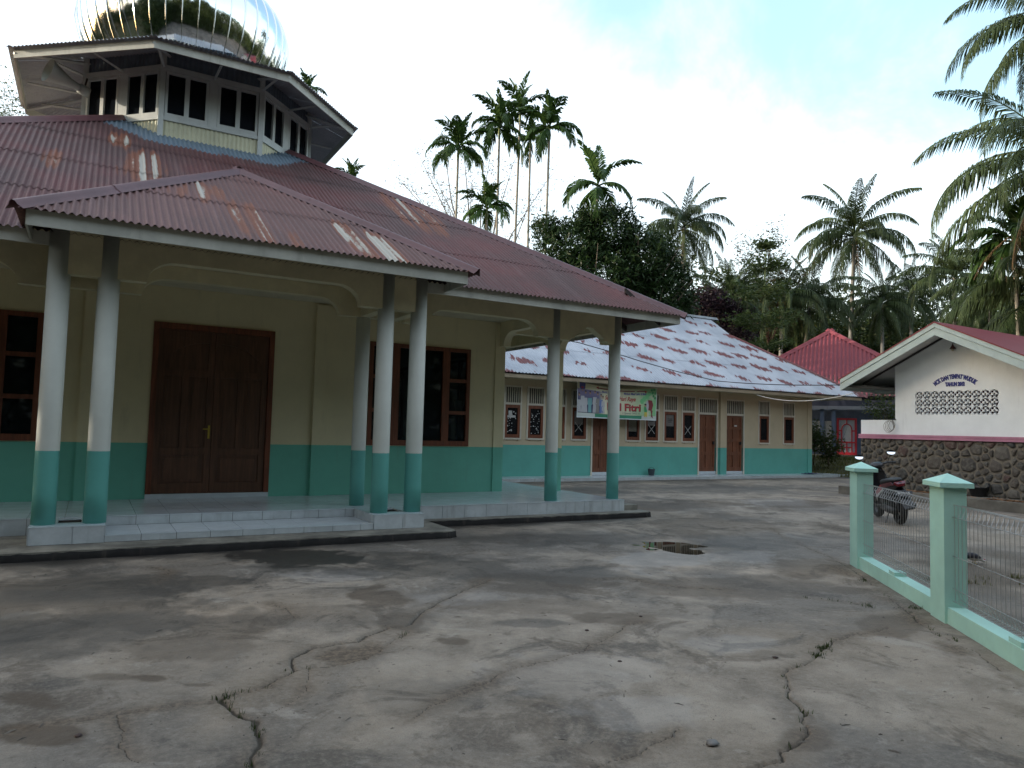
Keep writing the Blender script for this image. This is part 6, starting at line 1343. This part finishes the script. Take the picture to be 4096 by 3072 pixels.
for pl_, n_, prob in ((cracks[7][0], 60, 0.25), (cracks[3][0], 50, 0.3), (cracks[1][0], 40, 0.25), (cracks[12][0], 60, 0.35), (cracks[10][0], 20, 0.4)):
    for _ in range(n_):
        k = rd.randrange(len(pl_)-1); t = rd.random(); q = pl_[k]*(1-t)+pl_[k+1]*t
        if rd.random() < prob: tp.append((q[0]+rd.gauss(0, .015), q[1]+rd.gauss(0, .015), -0.012))
for px_, py_, n_ in ((1900+1930/1.3825, 2050+750/1.3825, 22), (1900+1890/1.3825, 2050+790/1.3825, 14), (1900+2170/1.3825, 2050+520/1.3825, 10), (400+740/1.4747, 2100+1030/1.4747, 12), (1900+2160/1.3825, 2050+380/1.3825, 10), (3640+60/3.19, 2180+810/3.19, 16)):
    c = onz(px_, py_)
    for _ in range(n_): tp.append((c[0]+rd.gauss(0, .035), c[1]+rd.gauss(0, .035), -0.008))
grass('crack_grass', tp, M['grass'], 0.012, 0.045, 6, 0.02, 0.0022)
fp = []
for _ in range(230):
    a, d = rd.uniform(-0.1, 2*FL), rd.uniform(-3.4, -0.5); q = P1+FA*a+FD*d
    if fbm(np.array([q[0]]), np.array([q[1]]), 0.9, 95, 5)[0] > 0.58: fp.append((q[0], q[1], -0.015))
grass('weeds', fp, M['lawn'], 0.02, 0.07, 14, 0.09, 0.004)
lp_ = []
for _ in range(2600):
    x, y = rd.uniform(26.3, 36.5), rd.uniform(15, 26.5); t_ = min(1, max(0, (x-26.0)/4.0)); lp_.append((x, y, 0.62*t_*t_*(3-2*t_)-0.02))
grass('lawn_grass', lp_, M['lawn'], 0.04, 0.16, 7, 0.20, 0.012)
# leaf litter on the wash house apron
lv, lf = [], []; r = np.random.RandomState(9)
for (x0, x1, y0, y1, n_) in ((18.55, 18.95, 8.0, 9.6, 300), (18.8, 19.3, 11.0, 12.6, 260), (18.4, 19.4, 8, 13, 120)):
    for _ in range(n_):
        x, y = r.uniform(x0, x1), r.uniform(y0, y1); a, t = r.rand()*6.28, r.uniform(-.5, .5); l, w = r.uniform(0.03, 0.07), r.uniform(0.012, 0.025); z = 0.23; o_ = len(lv); ca, sa = math.cos(a), math.sin(a)
        for u, v_, h_ in ((-l, 0, 0.002), (0, -w, 0.012+abs(t)*.02), (l, 0, 0.004+abs(t)*.03), (0, w, 0.006)): lv.append((x+u*ca-v_*sa, y+u*sa+v_*ca, z+h_))
        lf.append((o_, o_+1, o_+2, o_+3))
o = put('leaf_litter', fast_mesh('leaf_litter', lv, lf, leaf_mat('dry_leaves', (0.20, 0.10, 0.05), (0.36, 0.22, 0.13), 0.7, 0.1))); o['kind'] = 'stuff'
# ------------------------------------------------------------------ palms
LM = dict(coco=leaf_mat('coconut_leaf', (0.030, 0.052, 0.022), (0.070, 0.095, 0.040), 0.35, 0.22), areca=leaf_mat('areca_leaf', (0.022, 0.055, 0.014), (0.055, 0.100, 0.022), 0.4, 0.28),
          dead=leaf_mat('dead_frond', (0.10, 0.065, 0.035), (0.20, 0.14, 0.085), 0.7, 0.1), mango=leaf_mat('mango_leaf', (0.012, 0.032, 0.010), (0.035, 0.062, 0.018), 0.4, 0.15), broad=leaf_mat('forest_leaf', (0.022, 0.045, 0.015), (0.080, 0.105, 0.032), 0.5, 0.2, (0.10, 0.095, 0.028)),
          pale=leaf_mat('pale_leaf', (0.040, 0.070, 0.020), (0.095, 0.125, 0.040), 0.45, 0.3), purple=leaf_mat('purple_leaf', (0.020, 0.012, 0.018), (0.040, 0.022, 0.030), 0.5, 0.1), sparse=leaf_mat('sparse_leaf', (0.08, 0.065, 0.035), (0.14, 0.12, 0.06), 0.6, 0.3))
M['palm_trunk'] = paint('palm_trunk', (0.20, 0.195, 0.18), 0.85, 0.35, 3, 0.3, 0.5); M['areca_trunk'] = paint('areca_trunk', (0.25, 0.23, 0.19), 0.8, 0.4, 5, 0.3, 0.4); M['bark'] = paint('bark', (0.11, 0.085, 0.06), 0.9, 0.4, 5, 0.3, 0.6); M['green_stem'] = paint('green_stem', (0.16, 0.20, 0.08), 0.6, 0.2, 4); M['nutskin'] = simple('coconut_husk', (0.10, 0.10, 0.03), 0.6, var=0.4)
def frond_mesh(name, Lf, e0, bend, nl, lmax, wd, mat, vee=0.15, droop=0.7, seed=0, power=1.25, ragged=0.1):
    rs = np.random.RandomState(seed); n = 16; pts = [np.zeros(3)]; e = math.radians(e0)
    ts = np.linspace(0, 1, n+1); dirs = []
    for i in range(n):
        a = math.radians(e0)-math.radians(bend)*((ts[i]+ts[i+1])/2)**power; d = np.array([math.cos(a), 0, math.sin(a)]); dirs.append(d); pts.append(pts[-1]+d*Lf/n)
    dirs.append(dirs[-1]); pts = np.array(pts); dirs = np.array(dirs); V, F = [], []
    mb = MB(); mb.tube(pts, [0.035*(1-0.85*t)+0.004 for t in ts], 4); V = list(mb.v); F = [f for f in mb.f if len(f) == 4]
    for t in np.linspace(0.13, 0.995, nl):
        i = min(int(t*n), n-1); f = t*n-i; p = pts[i]*(1-f)+pts[i+1]*f; d = dirs[i]*(1-f)+dirs[i+1]*f; d /= np.linalg.norm(d); upn = np.array([-d[2], 0, d[0]])
        ll = lmax*(min(1, (t-0.02)/0.28)**0.6)*(1-0.72*max(0, (t-0.45)/0.55)**1.5)
        for s in (-1, 1):
            if rs.rand() < ragged*0.5: continue
            l = ll*rs.uniform(1-ragged*1.5, 1.05); sweep = 0.45+0.75*t+rs.uniform(-.12, .12); sd = np.array([0, s, 0])
            q = sd*math.cos(sweep)*1.0+d*math.sin(sweep)+upn*vee+rs.normal(0, 0.05, 3); q /= np.linalg.norm(q)
            w = d*wd*0.5; g = np.array([0, 0, -1.0]); a = p; b = a+q*l*0.5+g*l*0.5*droop*0.25; c = a+q*l*(0.85-0.2*droop)+g*l*droop*0.75; o = len(V)
            V += [a-w*.5, a+w*.5, b+w, b-w, c+w*.2, c-w*.2]; F += [(o, o+1, o+2, o+3), (o+3, o+2, o+4, o+5)]
    return fast_mesh(name, V, F, mat)
CO = {}
for lv_, (e0, bd) in enumerate(((80, 42), (66, 78), (50, 104), (34, 118), (16, 112), (-10, 78), (-40, 44))):
    for s_ in range(2): CO[(lv_, s_)] = frond_mesh('frond', 1.0*4.2, e0, bd+8*s_, 76, 0.95, 0.065, LM['coco'], 0.10-0.03*lv_, 0.75+0.08*lv_, 10*lv_+s_, ragged=0.14)
CN = {(lv_, s_): frond_mesh('frond', 4.6, (82, 66, 50, 34, 16, -10, -40)[lv_], (42, 72, 96, 108, 104, 74, 44)[lv_]+8*s_, 100, 1.0, 0.05, LM['coco'], 0.10-0.03*lv_, 0.6+0.08*lv_, 300+10*lv_+s_, ragged=0.14) for lv_ in range(7) for s_ in range(2)}
CD = [frond_mesh('dead_frond', 3.6, -52, 34, 46, 0.7, 0.035, LM['dead'], -0.1, 1.1, 90+k, ragged=0.5) for k in range(2)]
AR = {}
for lv_, (e0, bd) in enumerate(((84, 30), (66, 85), (46, 120), (22, 130), (-5, 90))):
    for s_ in range(2): AR[(lv_, s_)] = frond_mesh('frond', 2.1, e0, bd+10*s_, 30, 0.68, 0.125, LM['areca'], 0.35-0.1*lv_, 0.30+0.12*lv_, 200+10*lv_+s_, power=1.1, ragged=0.15)
def trunk_mb(base, top, r0, r1, bow, rings, seed):
    rs = random.Random(seed); base, top = np.array(base, float), np.array(top, float); n = rings; P_, R_ = [], []
    sd = np.array([rs.uniform(-1, 1), rs.uniform(-1, 1), 0])
    for i in range(n+1):
        t = i/n; P_.append(base+(top-base)*t+sd*bow*math.sin(math.pi*t)); R_.append((r0*(1-t)+r1*t)*(1.0+0.06*(i % 2))+(r0*0.5*math.exp(-t*18)))
    return MB().tube(P_, R_, 9)
tri_palms = []
def palm(kind, X_, Y_, depth, scale, label, group, lean=0.4, counts=None, seed=0, tr=None, nuts=True, dead=0, name=None, gz=-0.1, az0=None):
    rs = random.Random(seed*7+3); top = atd(X_*1.8517, Y_*1.8517, depth); base = np.array([top[0]+rs.uniform(-1, 1)*lean, top[1]+rs.uniform(-1, 1)*lean, gz])
    if tr is not None: base = atd(tr[0]*1.8517, tr[1]*1.8517, depth); base = np.array([base[0]+(base[0]-top[0])*0.2, base[1]+(base[1]-top[1])*0.2, gz])
    root = thing(name or ('coconut_palm' if kind == 'coco' else 'areca_palm'), label, 'palm tree', tuple(base), group)
    if kind == 'coco': trunk_mb(base, top, 0.17*scale**0.5, 0.10*scale**0.5, 0.25, 26, seed).build('trunk', M['palm_trunk'], root, True)
    else:
        trunk_mb(base, top-np.array([0, 0, 0.55*scale]), 0.085, 0.062, 0.12, 40, seed).build('trunk', M['areca_trunk'], root, True)
        MB().tube([top-np.array([0, 0, 0.6*scale]), top-np.array([0, 0, 0.3*scale]), top+np.array([0, 0, 0.1])], [0.065, 0.085, 0.03], 8).build('crownshaft', M['green_stem'], root, True)
    counts = counts or ((3, 4, 5, 6, 5, 4, 3) if kind == 'coco' else (3, 4, 4, 3, 1)); az = rs.uniform(0, 6.28) if az0 is None else az0; lib = (CN if depth < 30 else CO) if kind == 'coco' else AR
    for lv_, n in enumerate(counts):
        for i in range(n):
            az += 2.39996+rs.uniform(-.2, .2); sc = scale*rs.uniform(0.88, 1.08)*(0.85 if lv_ == 0 else 1)
            o = put('frond', lib[(lv_, rs.randrange(2))], root, loc=tuple(top+np.array([0, 0, 0.10-0.05*lv_])), rot=(rs.uniform(-.12, .12), rs.uniform(-.10, .10), az)); o.scale = (sc, sc, sc)
    for i in range(dead):
        az += 2.39996; o = put('frond', CD[i % 2], root, loc=tuple(top-np.array([0, 0, 0.25])), rot=(0, rs.uniform(-.1, .1), az), label='dry brown hanging frond'); o.scale = (scale*.9,)*3
    if kind == 'coco' and nuts:
        for i in range(6):
            a = rs.uniform(0, 6.28); p = top+np.array([math.cos(a)*0.28, math.sin(a)*0.28, -0.30-0.15*rs.random()])*scale; MB().lathe([(0.02, -0.13), (0.085, -0.08), (0.11, 0.0), (0.09, 0.08), (0.03, 0.13)], p, 10).build('coconut', M['nutskin'], root, True)
    return root
gp, ga = 'coconut palms beyond the roofs', 'slender areca palms behind the mosque'
palm('coco', 1478, 492, 44, 0.86, 'coconut palm with drooping crown rising right above the far end of the mosque roof', gp, seed=1, tr=(1490, 700), dead=2)
palm('coco', 1846, 508, 50, 1.15, 'tall coconut palm with pale bare trunk above the red pyramid roof', gp, seed=2, tr=(1834, 740), dead=3)
palm('coco', 2285, 340, 24, 1.12, 'large near coconut palm whose fronds arch in from the right edge', gp, seed=3, counts=(2, 3, 5, 5, 5, 4, 3), tr=(2300, 800), dead=3)
palm('coco', 2296, 40, 27, 1.0, 'coconut palm at the top right corner with only frond tips in view', gp, seed=14, counts=(2, 3, 4, 6, 6, 5, 3), tr=(2400, 800))
palm('coco', 2062, 600, 40, 0.80, 'young coconut palm with upright green crown left of the dead fronds', gp, seed=5, counts=(4, 7, 5, 4, 3, 1, 0), nuts=False)
palm('coco', 2250, 640, 27, 0.95, 'low coconut palm with long pale fronds sweeping over the crimson roof', gp, seed=6, counts=(2, 4, 6, 7, 7, 4, 0), nuts=False)
palm('coco', 1583, 640, 38, 0.66, 'short bright green palm with upright fronds behind the peeling roof ridge', gp, seed=7, counts=(5, 6, 3, 2, 2, 1, 0), nuts=False)
palm('coco', 1752, 650, 47, 0.9, 'low dark coconut palm just left of the red pyramid roof peak', gp, seed=8, counts=(2, 4, 5, 6, 5, 4, 2), nuts=False)
palm('coco', 1968, 640, 50, 0.85, 'distant bluish coconut palm between the tall trunk and the wash house', gp, seed=9)
palm('coco', 1905, 655, 48, 0.75, 'distant coconut palm low behind the tall pale trunk', gp, seed=10)
palm('coco', 1690, 645, 46, 0.8, 'coconut palm half hidden behind the layered sapling', gp, seed=11)
palm('coco', 2140, 650, 38, 0.8, 'coconut palm in the thicket behind the ribbed trunk', gp, seed=12)
palm('coco', 1560, 680, 40, 0.75, 'drooping coconut palm behind the purple bush', gp, seed=13, nuts=False)
palm('areca', 2192, 520, 27, 1.25, 'ribbed areca palm with shaggy brown dead fronds at the right edge', ga, seed=20, tr=(2206, 725), counts=(2, 3, 4, 4, 3))
dp = atd(2192*1.8517, 505*1.8517, 27)
for i in range(9):
    pr = bpy.data.objects['areca_palm']; o = put('frond', CD[i % 2], pr, loc=tuple(dp+np.array([0, 0, -0.1+0.12*(i % 3)])), rot=(0, -0.35+0.07*i, i*2.4), label='dry brown hanging frond'); o.scale = (0.62,)*3
for i, (x, y, d, s_, lab, cn) in enumerate((
  (990, 322, 42, 1.15, 'areca palm standing apart left of the tall cluster', None), (1079, 275, 43, 1.2, 'leftmost areca palm of the tall cluster with drooping lower frond', None), (1124, 240, 45, 1.2, 'tallest areca palm at the top of the cluster', (3, 4, 3, 2, 0)),
  (1187, 278, 42, 1.22, 'rightmost areca palm of the tall cluster with bushy crown', None), (1146, 300, 47, 1.0, 'areca palm in the middle of the cluster half hidden by the others', (1, 3, 3, 2, 1)), (1052, 452, 40, 1.0, 'small areca palm below the cluster beside the forked branch', None),
  (1291, 400, 34, 1.15, 'areca palm with curling fronds and white ringed trunk before the dark tree', (2, 1, 2, 3, 2)), (760, 392, 40, 0.7, 'areca palm tip poking above the maroon roof hip', (5, 3, 0, 0, 0)), (664, 203, 40, 0.7, 'areca palm tip showing right behind the tower eave', (3, 3, 2, 0, 0)))):
    palm('areca', x, y, d, s_, lab, ga, seed=30+i, counts=cn, lean=0.3)
for i, (x, y, z, lab) in enumerate(((-15.0, 17.0, 17.0, 'coconut palm off to the left whose fronds mirror in the tower windows'), (-17.5, 21.0, 18.0, 'farther coconut palm off to the left mirrored in the tower windows'), (-14.0, 12.0, 14.5, 'shorter coconut palm off to the left beyond the mosque'))):
    q = np.array([x, y, z])-CPOS; dp_ = q@FWD
    palm('coco', (2048+FOC*(q@RIGHT)/dp_)/1.8517, (1536-FOC*(q@UP)/dp_)/1.8517, dp_, 1.1, lab, gp, seed=60+i)
# ------------------------------------------------------------------ broadleaf trees
def leaf_cloud(centres, n_per, spread, lsize, asp, seed, flat=1.0, hang=0.3):
    rs = np.random.RandomState(seed); C_ = np.repeat(np.asarray(centres), n_per, 0); n = len(C_)
    P_ = C_+rs.normal(0, 1, (n, 3))*spread*np.array([1, 1, flat]); d = rs.normal(0, 1, (n, 3)); d[:, 2] = d[:, 2]*0.5-hang; d /= np.linalg.norm(d, axis=1)[:, None]
    u = rs.normal(0, 1, (n, 3)); u -= (u*d).sum(1)[:, None]*d; u /= np.linalg.norm(u, axis=1)[:, None]; l = lsize*rs.uniform(0.6, 1.3, (n, 1)); nn = np.cross(d, u)
    V = np.stack([P_-d*l*.5, P_-u*l*asp*.5+nn*l*.06, P_+d*l*.5, P_+u*l*asp*.5+nn*l*.06], 1).reshape(-1, 3); return V, np.arange(4*n).reshape(n, 4)
def crown_pts(lobes, n, seed, shell=0.55):
    rs = np.random.RandomState(seed); out = []; w = np.array([l[3]*l[4]*l[5] for l in lobes])**0.67; w = w/w.sum()
    for l, k in zip(lobes, (w*n).astype(int)):
        v = rs.normal(0, 1, (k, 3)); v /= np.linalg.norm(v, axis=1)[:, None]; r = (shell+(1-shell)*rs.rand(k, 1))*np.where(rs.rand(k, 1) < 0.15, 1.12, 1.0); out.append(np.array(l[:3])+v*r*np.array(l[3:6]))
    return np.concatenate(out)
def limbs(mb, base, tips, r0, seed, fork=0.45):
    rs = np.random.RandomState(seed); base = np.array(base, float); top = np.mean(tips, 0); fk = base+(top-base)*fork; mb.tube([base, base+(fk-base)*0.5+rs.normal(0, .08, 3), fk], [r0*1.25, r0, r0*0.8], 8)
    for t in tips:
        t = np.array(t); m_ = fk+(t-fk)*0.5+rs.normal(0, .2, 3)+np.array([0, 0, 0.15]); mb.tube([fk, m_, t], [r0*0.55, r0*0.32, r0*0.08], 6)
        for _ in range(3):
            q = t+rs.normal(0, 0.6, 3); mb.tube([m_, (m_+q)/2+rs.normal(0, .1, 3), q], [r0*0.22, r0*0.13, r0*0.04], 5)
def tree(name, label, base, lobes, nclump, per, spread, lsize, asp, mat, seed, r0=0.2, group=None, shell=0.5, cat='tree', flat=1.0, hang=0.3, trunkmat=None):
    root = thing(name, label, cat, tuple(base), group); mb = MB(); tips = crown_pts(lobes, 16, seed+1, 0.4); limbs(mb, base, tips, r0, seed); mb.build('trunk', trunkmat or M['bark'], root, True)
    V, Q = leaf_cloud(crown_pts(lobes, nclump, seed, shell), per, spread, lsize, asp, seed+2, flat, hang); put('crown', fast_mesh('crown', V, Q, mat), root); return root
# the dark mango-like tree
c = atd(1325*1.8517, 600*1.8517, 34); s_ = 34*1.8517/2924
def lob(px, py, rx, rz, dy=0.0, cc=c, k=s_, X0=1325, Y0=600): return (cc[0]+RIGHT[0]*(px-X0)*k, cc[1]+RIGHT[1]*(px-X0)*k+dy, cc[2]-(py-Y0)*k-(px-X0)*k*0.027, rx*k, rx*k, rz*k)
tree('mango_tree', 'dense dark green tree behind the mosque roof right of the areca cluster', (c[0], c[1], -0.1), [lob(1230, 540, 70, 60), lob(1320, 500, 62, 52), lob(1395, 560, 70, 62), lob(1440, 640, 66, 75), lob(1300, 610, 95, 80), lob(1200, 620, 60, 50), lob(1390, 690, 80, 60), lob(1180, 500, 28, 26), lob(1260, 480, 35, 26)], 1700, 22, 0.20, 0.30, 0.22, LM['mango'], 3, 0.28, shell=0.6, hang=0.7)
# thin tree with bare twigs and sparse russet leaves
def bare_tree(name, label, base, top_pts, mat, seed, r0, lsize, nl, group=None):
    root = thing(name, label, 'tree', tuple(base), group); mb = MB(); rs = np.random.RandomState(seed); fk = np.array(base)+(np.mean(top_pts, 0)-np.array(base))*0.55; mb.tube([base, fk], [r0, r0*0.6], 7); C_ = []
    for t in top_pts:
        t = np.array(t); m_ = fk+(t-fk)*0.55+rs.normal(0, .3, 3); mb.tube([fk, m_, t], [r0*.45, r0*.25, r0*.07], 5)
        for f in (0.35, 0.5, 0.65, 0.8, 0.92, 1.0):
            for _ in range(3):
                p = (m_+(t-m_)*((f-.35)/.65)) if f > .35 else m_; q = p+rs.normal(0, 0.55, 3)+np.array([0, 0, 0.2]); mb.tube([p, (p+q)/2+rs.normal(0, .08, 3), q], [r0*.10, r0*.06, r0*.025], 4); C_ += [q, (p+q)/2, q+rs.normal(0, .25, 3)]
    mb.build('trunk', M['bark'], root, True); V, Q = leaf_cloud(np.array(C_), nl, 0.22, lsize, 0.3, seed+5, 0.8, 0.1); put('crown', fast_mesh('crown', V, Q, mat), root); return root
d_ = 48; tp_ = [atd(x*1.8517, y*1.8517, d_+dd) for x, y, dd in ((860, 385, 0), (905, 335, 1), (900, 420, -1), (955, 285, 0), (1000, 300, 1), (940, 385, 1), (965, 435, 0), (1020, 390, -1), (1080, 400, 1), (1150, 420, 0), (1185, 385, 1), (1110, 350, 0), (1060, 330, 1), (1000, 460, 0))]
bare_tree('bare_tree', 'thin half bare tree with sparse russet leaves behind the areca palms', (*(atd(1075*1.8517, 620*1.8517, d_)[:2]), -0.1), tp_, LM['sparse'], 5, 0.16, 0.17, 4)
d_ = 46; tp_ = [atd(x*1.8517, y*1.8517, d_+dd) for x, y, dd in ((1668, 488, 0), (1662, 515, 1), (1610, 530, 0), (1595, 555, 1), (1625, 560, -1), (1690, 550, 0), (1655, 570, 1), (1700, 585, 0), (1740, 590, 1))]
bare_tree('airy_tree', 'airy brownish tree with a tall wispy top above the layered sapling', (*(atd(1660*1.8517, 700*1.8517, d_)[:2]), -0.1), tp_, LM['sparse'], 6, 0.10, 0.20, 7)
d_ = 44; tp_ = [atd(x*1.8517, y*1.8517, d_+dd) for x, y, dd in ((10, 200, 0), (30, 205, 1), (15, 225, -1), (45, 235, 0), (60, 245, 1), (-30, 210, 0), (-60, 180, 0), (-20, 240, 0))]
bare_tree('edge_tree', 'leafy twig tips of a tree at the left edge under the tower eave', (*(atd(-40*1.8517, 700*1.8517, d_)[:2]), -0.1), tp_, LM['pale'], 8, 0.12, 0.22, 6)
# layered sapling with a pale green pole
b_ = atd(1641*1.8517, 780*1.8517, 34); t_ = atd(1656*1.8517, 515*1.8517, 34); root = thing('layered_sapling', 'slender sapling with pale green pole and flat tiers of leaves', 'tree', (b_[0], b_[1], -0.1)); mb = MB(); mb.tube([(b_[0], b_[1], -0.1), b_, (b_+t_)/2+np.array([.06, 0, 0]), t_], [0.10, 0.075, 0.055, 0.02], 8); C_ = []; rs = np.random.RandomState(21)
for f, R_, n in ((0.10, 1.3, 7), (0.27, 1.5, 8), (0.34, 1.4, 5), (0.52, 1.5, 7), (0.58, 1.2, 4), (0.75, 1.0, 6), (0.92, 0.4, 5)):
    p = b_+(t_-b_)*f
    for k in range(n):
        a = 2*math.pi*(k+rs.rand()*.6)/n; q = p+np.array([math.cos(a)*R_, math.sin(a)*R_, rs.uniform(.1, .5)]); mb.tube([p, (p+q)/2+np.array([0, 0, .05]), q], [0.03, 0.02, 0.008], 5)
        for g in np.linspace(0.35, 1.0, 6): C_ += [p+(q-p)*g+rs.normal(0, .13, 3)*np.array([1, 1, .35]) for _ in range(2)]
mb.build('trunk', M['green_stem'], root, True); V, Q = leaf_cloud(np.array(C_), 9, 0.17, 0.17, 0.5, 9, 0.4, 0.25); put('crown', fast_mesh('crown', V, Q, LM['pale']), root)
c = atd(1540*1.8517, 668*1.8517, 37); k_ = 37*1.8517/2924
tree('purple_bush', 'dark purple leaved bush behind the peeling roof ridge', (c[0], c[1], -0.1), [(c[0], c[1], c[2], 1.3, 1.2, 1.0), (c[0]+.9, c[1]-.5, c[2]-.9, 1.2, 1.1, 1.1), (c[0]-.5, c[1], c[2]+.45, .8, .8, .6)], 330, 24, 0.16, 0.16, 0.45, LM['purple'], 44, 0.12, cat='bush')
# the wood behind: trees of three shapes, each set where its crown shows
shapes = []
for i in range(4):
    rs = np.random.RandomState(60+i); lobes = [(rs.normal(0, 1.5), rs.normal(0, 1.5), 5.2+rs.normal(0, 1.1), rs.uniform(1.3, 2.3), rs.uniform(1.3, 2.3), rs.uniform(1.0, 1.8)) for _ in range(8)]; mb = MB(); limbs(mb, (0, 0, -0.1), crown_pts(lobes, 14, 70+i, 0.4), 0.17, 80+i); V, Q = leaf_cloud(crown_pts(lobes, 520, 90+i, 0.45), 20, 0.24, 0.26, (0.32, 0.45, 0.4, 0.3)[i], 100+i, 0.8, 0.35)
    shapes.append((mb.mesh('trunk', M['bark'], True), fast_mesh('crown', V, Q, LM['pale'] if i == 3 else LM['broad'])))
def wood_tree(x, ytop, depth, i, label, sc=None):
    p = atd(x*1.8517, ytop*1.8517, depth); sc = sc or max(0.35, (p[2])/7.6); root = thing('forest_tree', label, 'tree', (p[0], p[1], -0.05), 'broadleaf trees of the wood behind the roofs'); root.rotation_euler = (0, 0, x*0.37); root.scale = (sc, sc, sc)
    for nm, me_ in zip(('trunk', 'crown'), shapes[i]): o = bpy.data.objects.new(nm, me_); COL.objects.link(o); o.parent = root
wt = [(1180, 560, 60, 0, 'broadleaf tree under the trunks of the areca cluster'), (1235, 590, 61, 1, 'broadleaf tree low behind the mosque hip left of the dark tree'), (1500, 648, 56, 2, 'broadleaf tree behind the drooping coconut palm trunk'), (1560, 668, 56, 0, 'broadleaf tree right behind the purple bush'), (1610, 638, 58, 3, 'pale green tree behind the short bright palm'), (1645, 683, 57, 1, 'broadleaf tree behind the lower tiers of the sapling'), (1700, 643, 58, 2, 'olive tree behind the low dark palm'), (1725, 718, 59, 3, 'pale bushy tree left of the red pyramid roof'), (1790, 668, 62, 0, 'tree with orange tinged leaves left of the tall pale trunk'), (1800, 718, 56, 1, 'tree behind the red pyramid roof peak'), (1880, 718, 58, 2, 'tree just right of the tall pale trunk base'), (1935, 728, 59, 3, 'pale bushy tree between pyramid roof and wash house gable'), (1985, 688, 61, 0, 'dark tree behind the wash house gable slope'), (2030, 698, 58, 1, 'dark tree rising over the wash house gable peak'), (2090, 668, 58, 2, 'tree behind the wash house ridge left of the pale fronds'), (2150, 668, 58, 0, 'dark tree behind the sweeping pale fronds'), (2210, 648, 58, 1, 'dark tree filling the right edge behind the ribbed trunk'), (1860, 668, 62, 1, 'far hazy tree behind the tall coconut palm'), (1130, 600, 62, 2, 'far tree showing low between the areca trunks'), (1450, 660, 60, 1, 'tree filling the gap under the drooping coconut palm')]
for x, y, d, i, lab in wt: wood_tree(x, y, d, i, lab)
# shrubs by the house
for (px_, py_, d, r, lab, mt) in ((1790, 960, 32.5, 0.55, 'leafy green shrub in front of the red arched door', 'pale'), (1757, 935, 33.5, 0.45, 'thin shrub at the corner of the school beside the curtained window', 'pale'), (1905, 870, 33, 0.85, 'leafy bush hanging over the parapet of the wash house', 'broad')):
    c = atd(px_*1.8517, py_*1.8517, d); tree('shrub', lab, (c[0], c[1], 0.3), [(c[0], c[1], c[2], r, r, r*1.1), (c[0]+.2, c[1], c[2]-r*.6, r*.8, r*.8, r*.7)], 70, 14, 0.13, 0.13, 0.5, LM[mt], int(px_), 0.03, cat='shrub')
# understorey, one mass that nobody could count
rs = np.random.RandomState(77); C_ = []
for _ in range(2600):
    t, r = math.radians(rs.uniform(12, 72)), rs.uniform(54, 74); 
    C_.append((r*math.sin(t), r*math.cos(t), rs.uniform(0, 6.5)*(0.5+0.5*rs.rand())))
V, Q = leaf_cloud(np.array(C_), 12, 0.5, 0.42, 0.4, 5, 0.8, 0.3); o = put('undergrowth', fast_mesh('undergrowth', V, Q, LM['broad'])); o['kind'] = 'stuff'
# the wood goes on round the rest of the village, out of frame: shaped to block the low sun and southern sky, and mirrored in the dome
C_ = []
for _ in range(11000):
    a = rs.uniform(76, 346); t = math.radians(a); south = math.exp(-((a-172)/62.0)**4); r = rs.uniform(38, 54)*(1-south)+rs.uniform(12, 26)*south; hmax = (11.0+2.0*math.sin(a*0.13)+1.2*math.sin(a*0.41))*(1-south)+(17.5+2.5*math.sin(a*0.17))*south; C_.append((r*math.sin(t), r*math.cos(t), hmax*rs.rand()**0.7))
for _ in range(1500): C_.append((rs.uniform(-15, -9.5), rs.uniform(-16, 7.0), 12.5*rs.rand()**0.8))  # unseen near clump added to darken the left side of the yard
V, Q = leaf_cloud(np.array(C_), 9, 0.9, 0.95, 0.45, 15, 0.8, 0.2); o = put('screen_woods', fast_mesh('screen_woods', V, Q, LM['broad'])); o['kind'] = 'stuff'
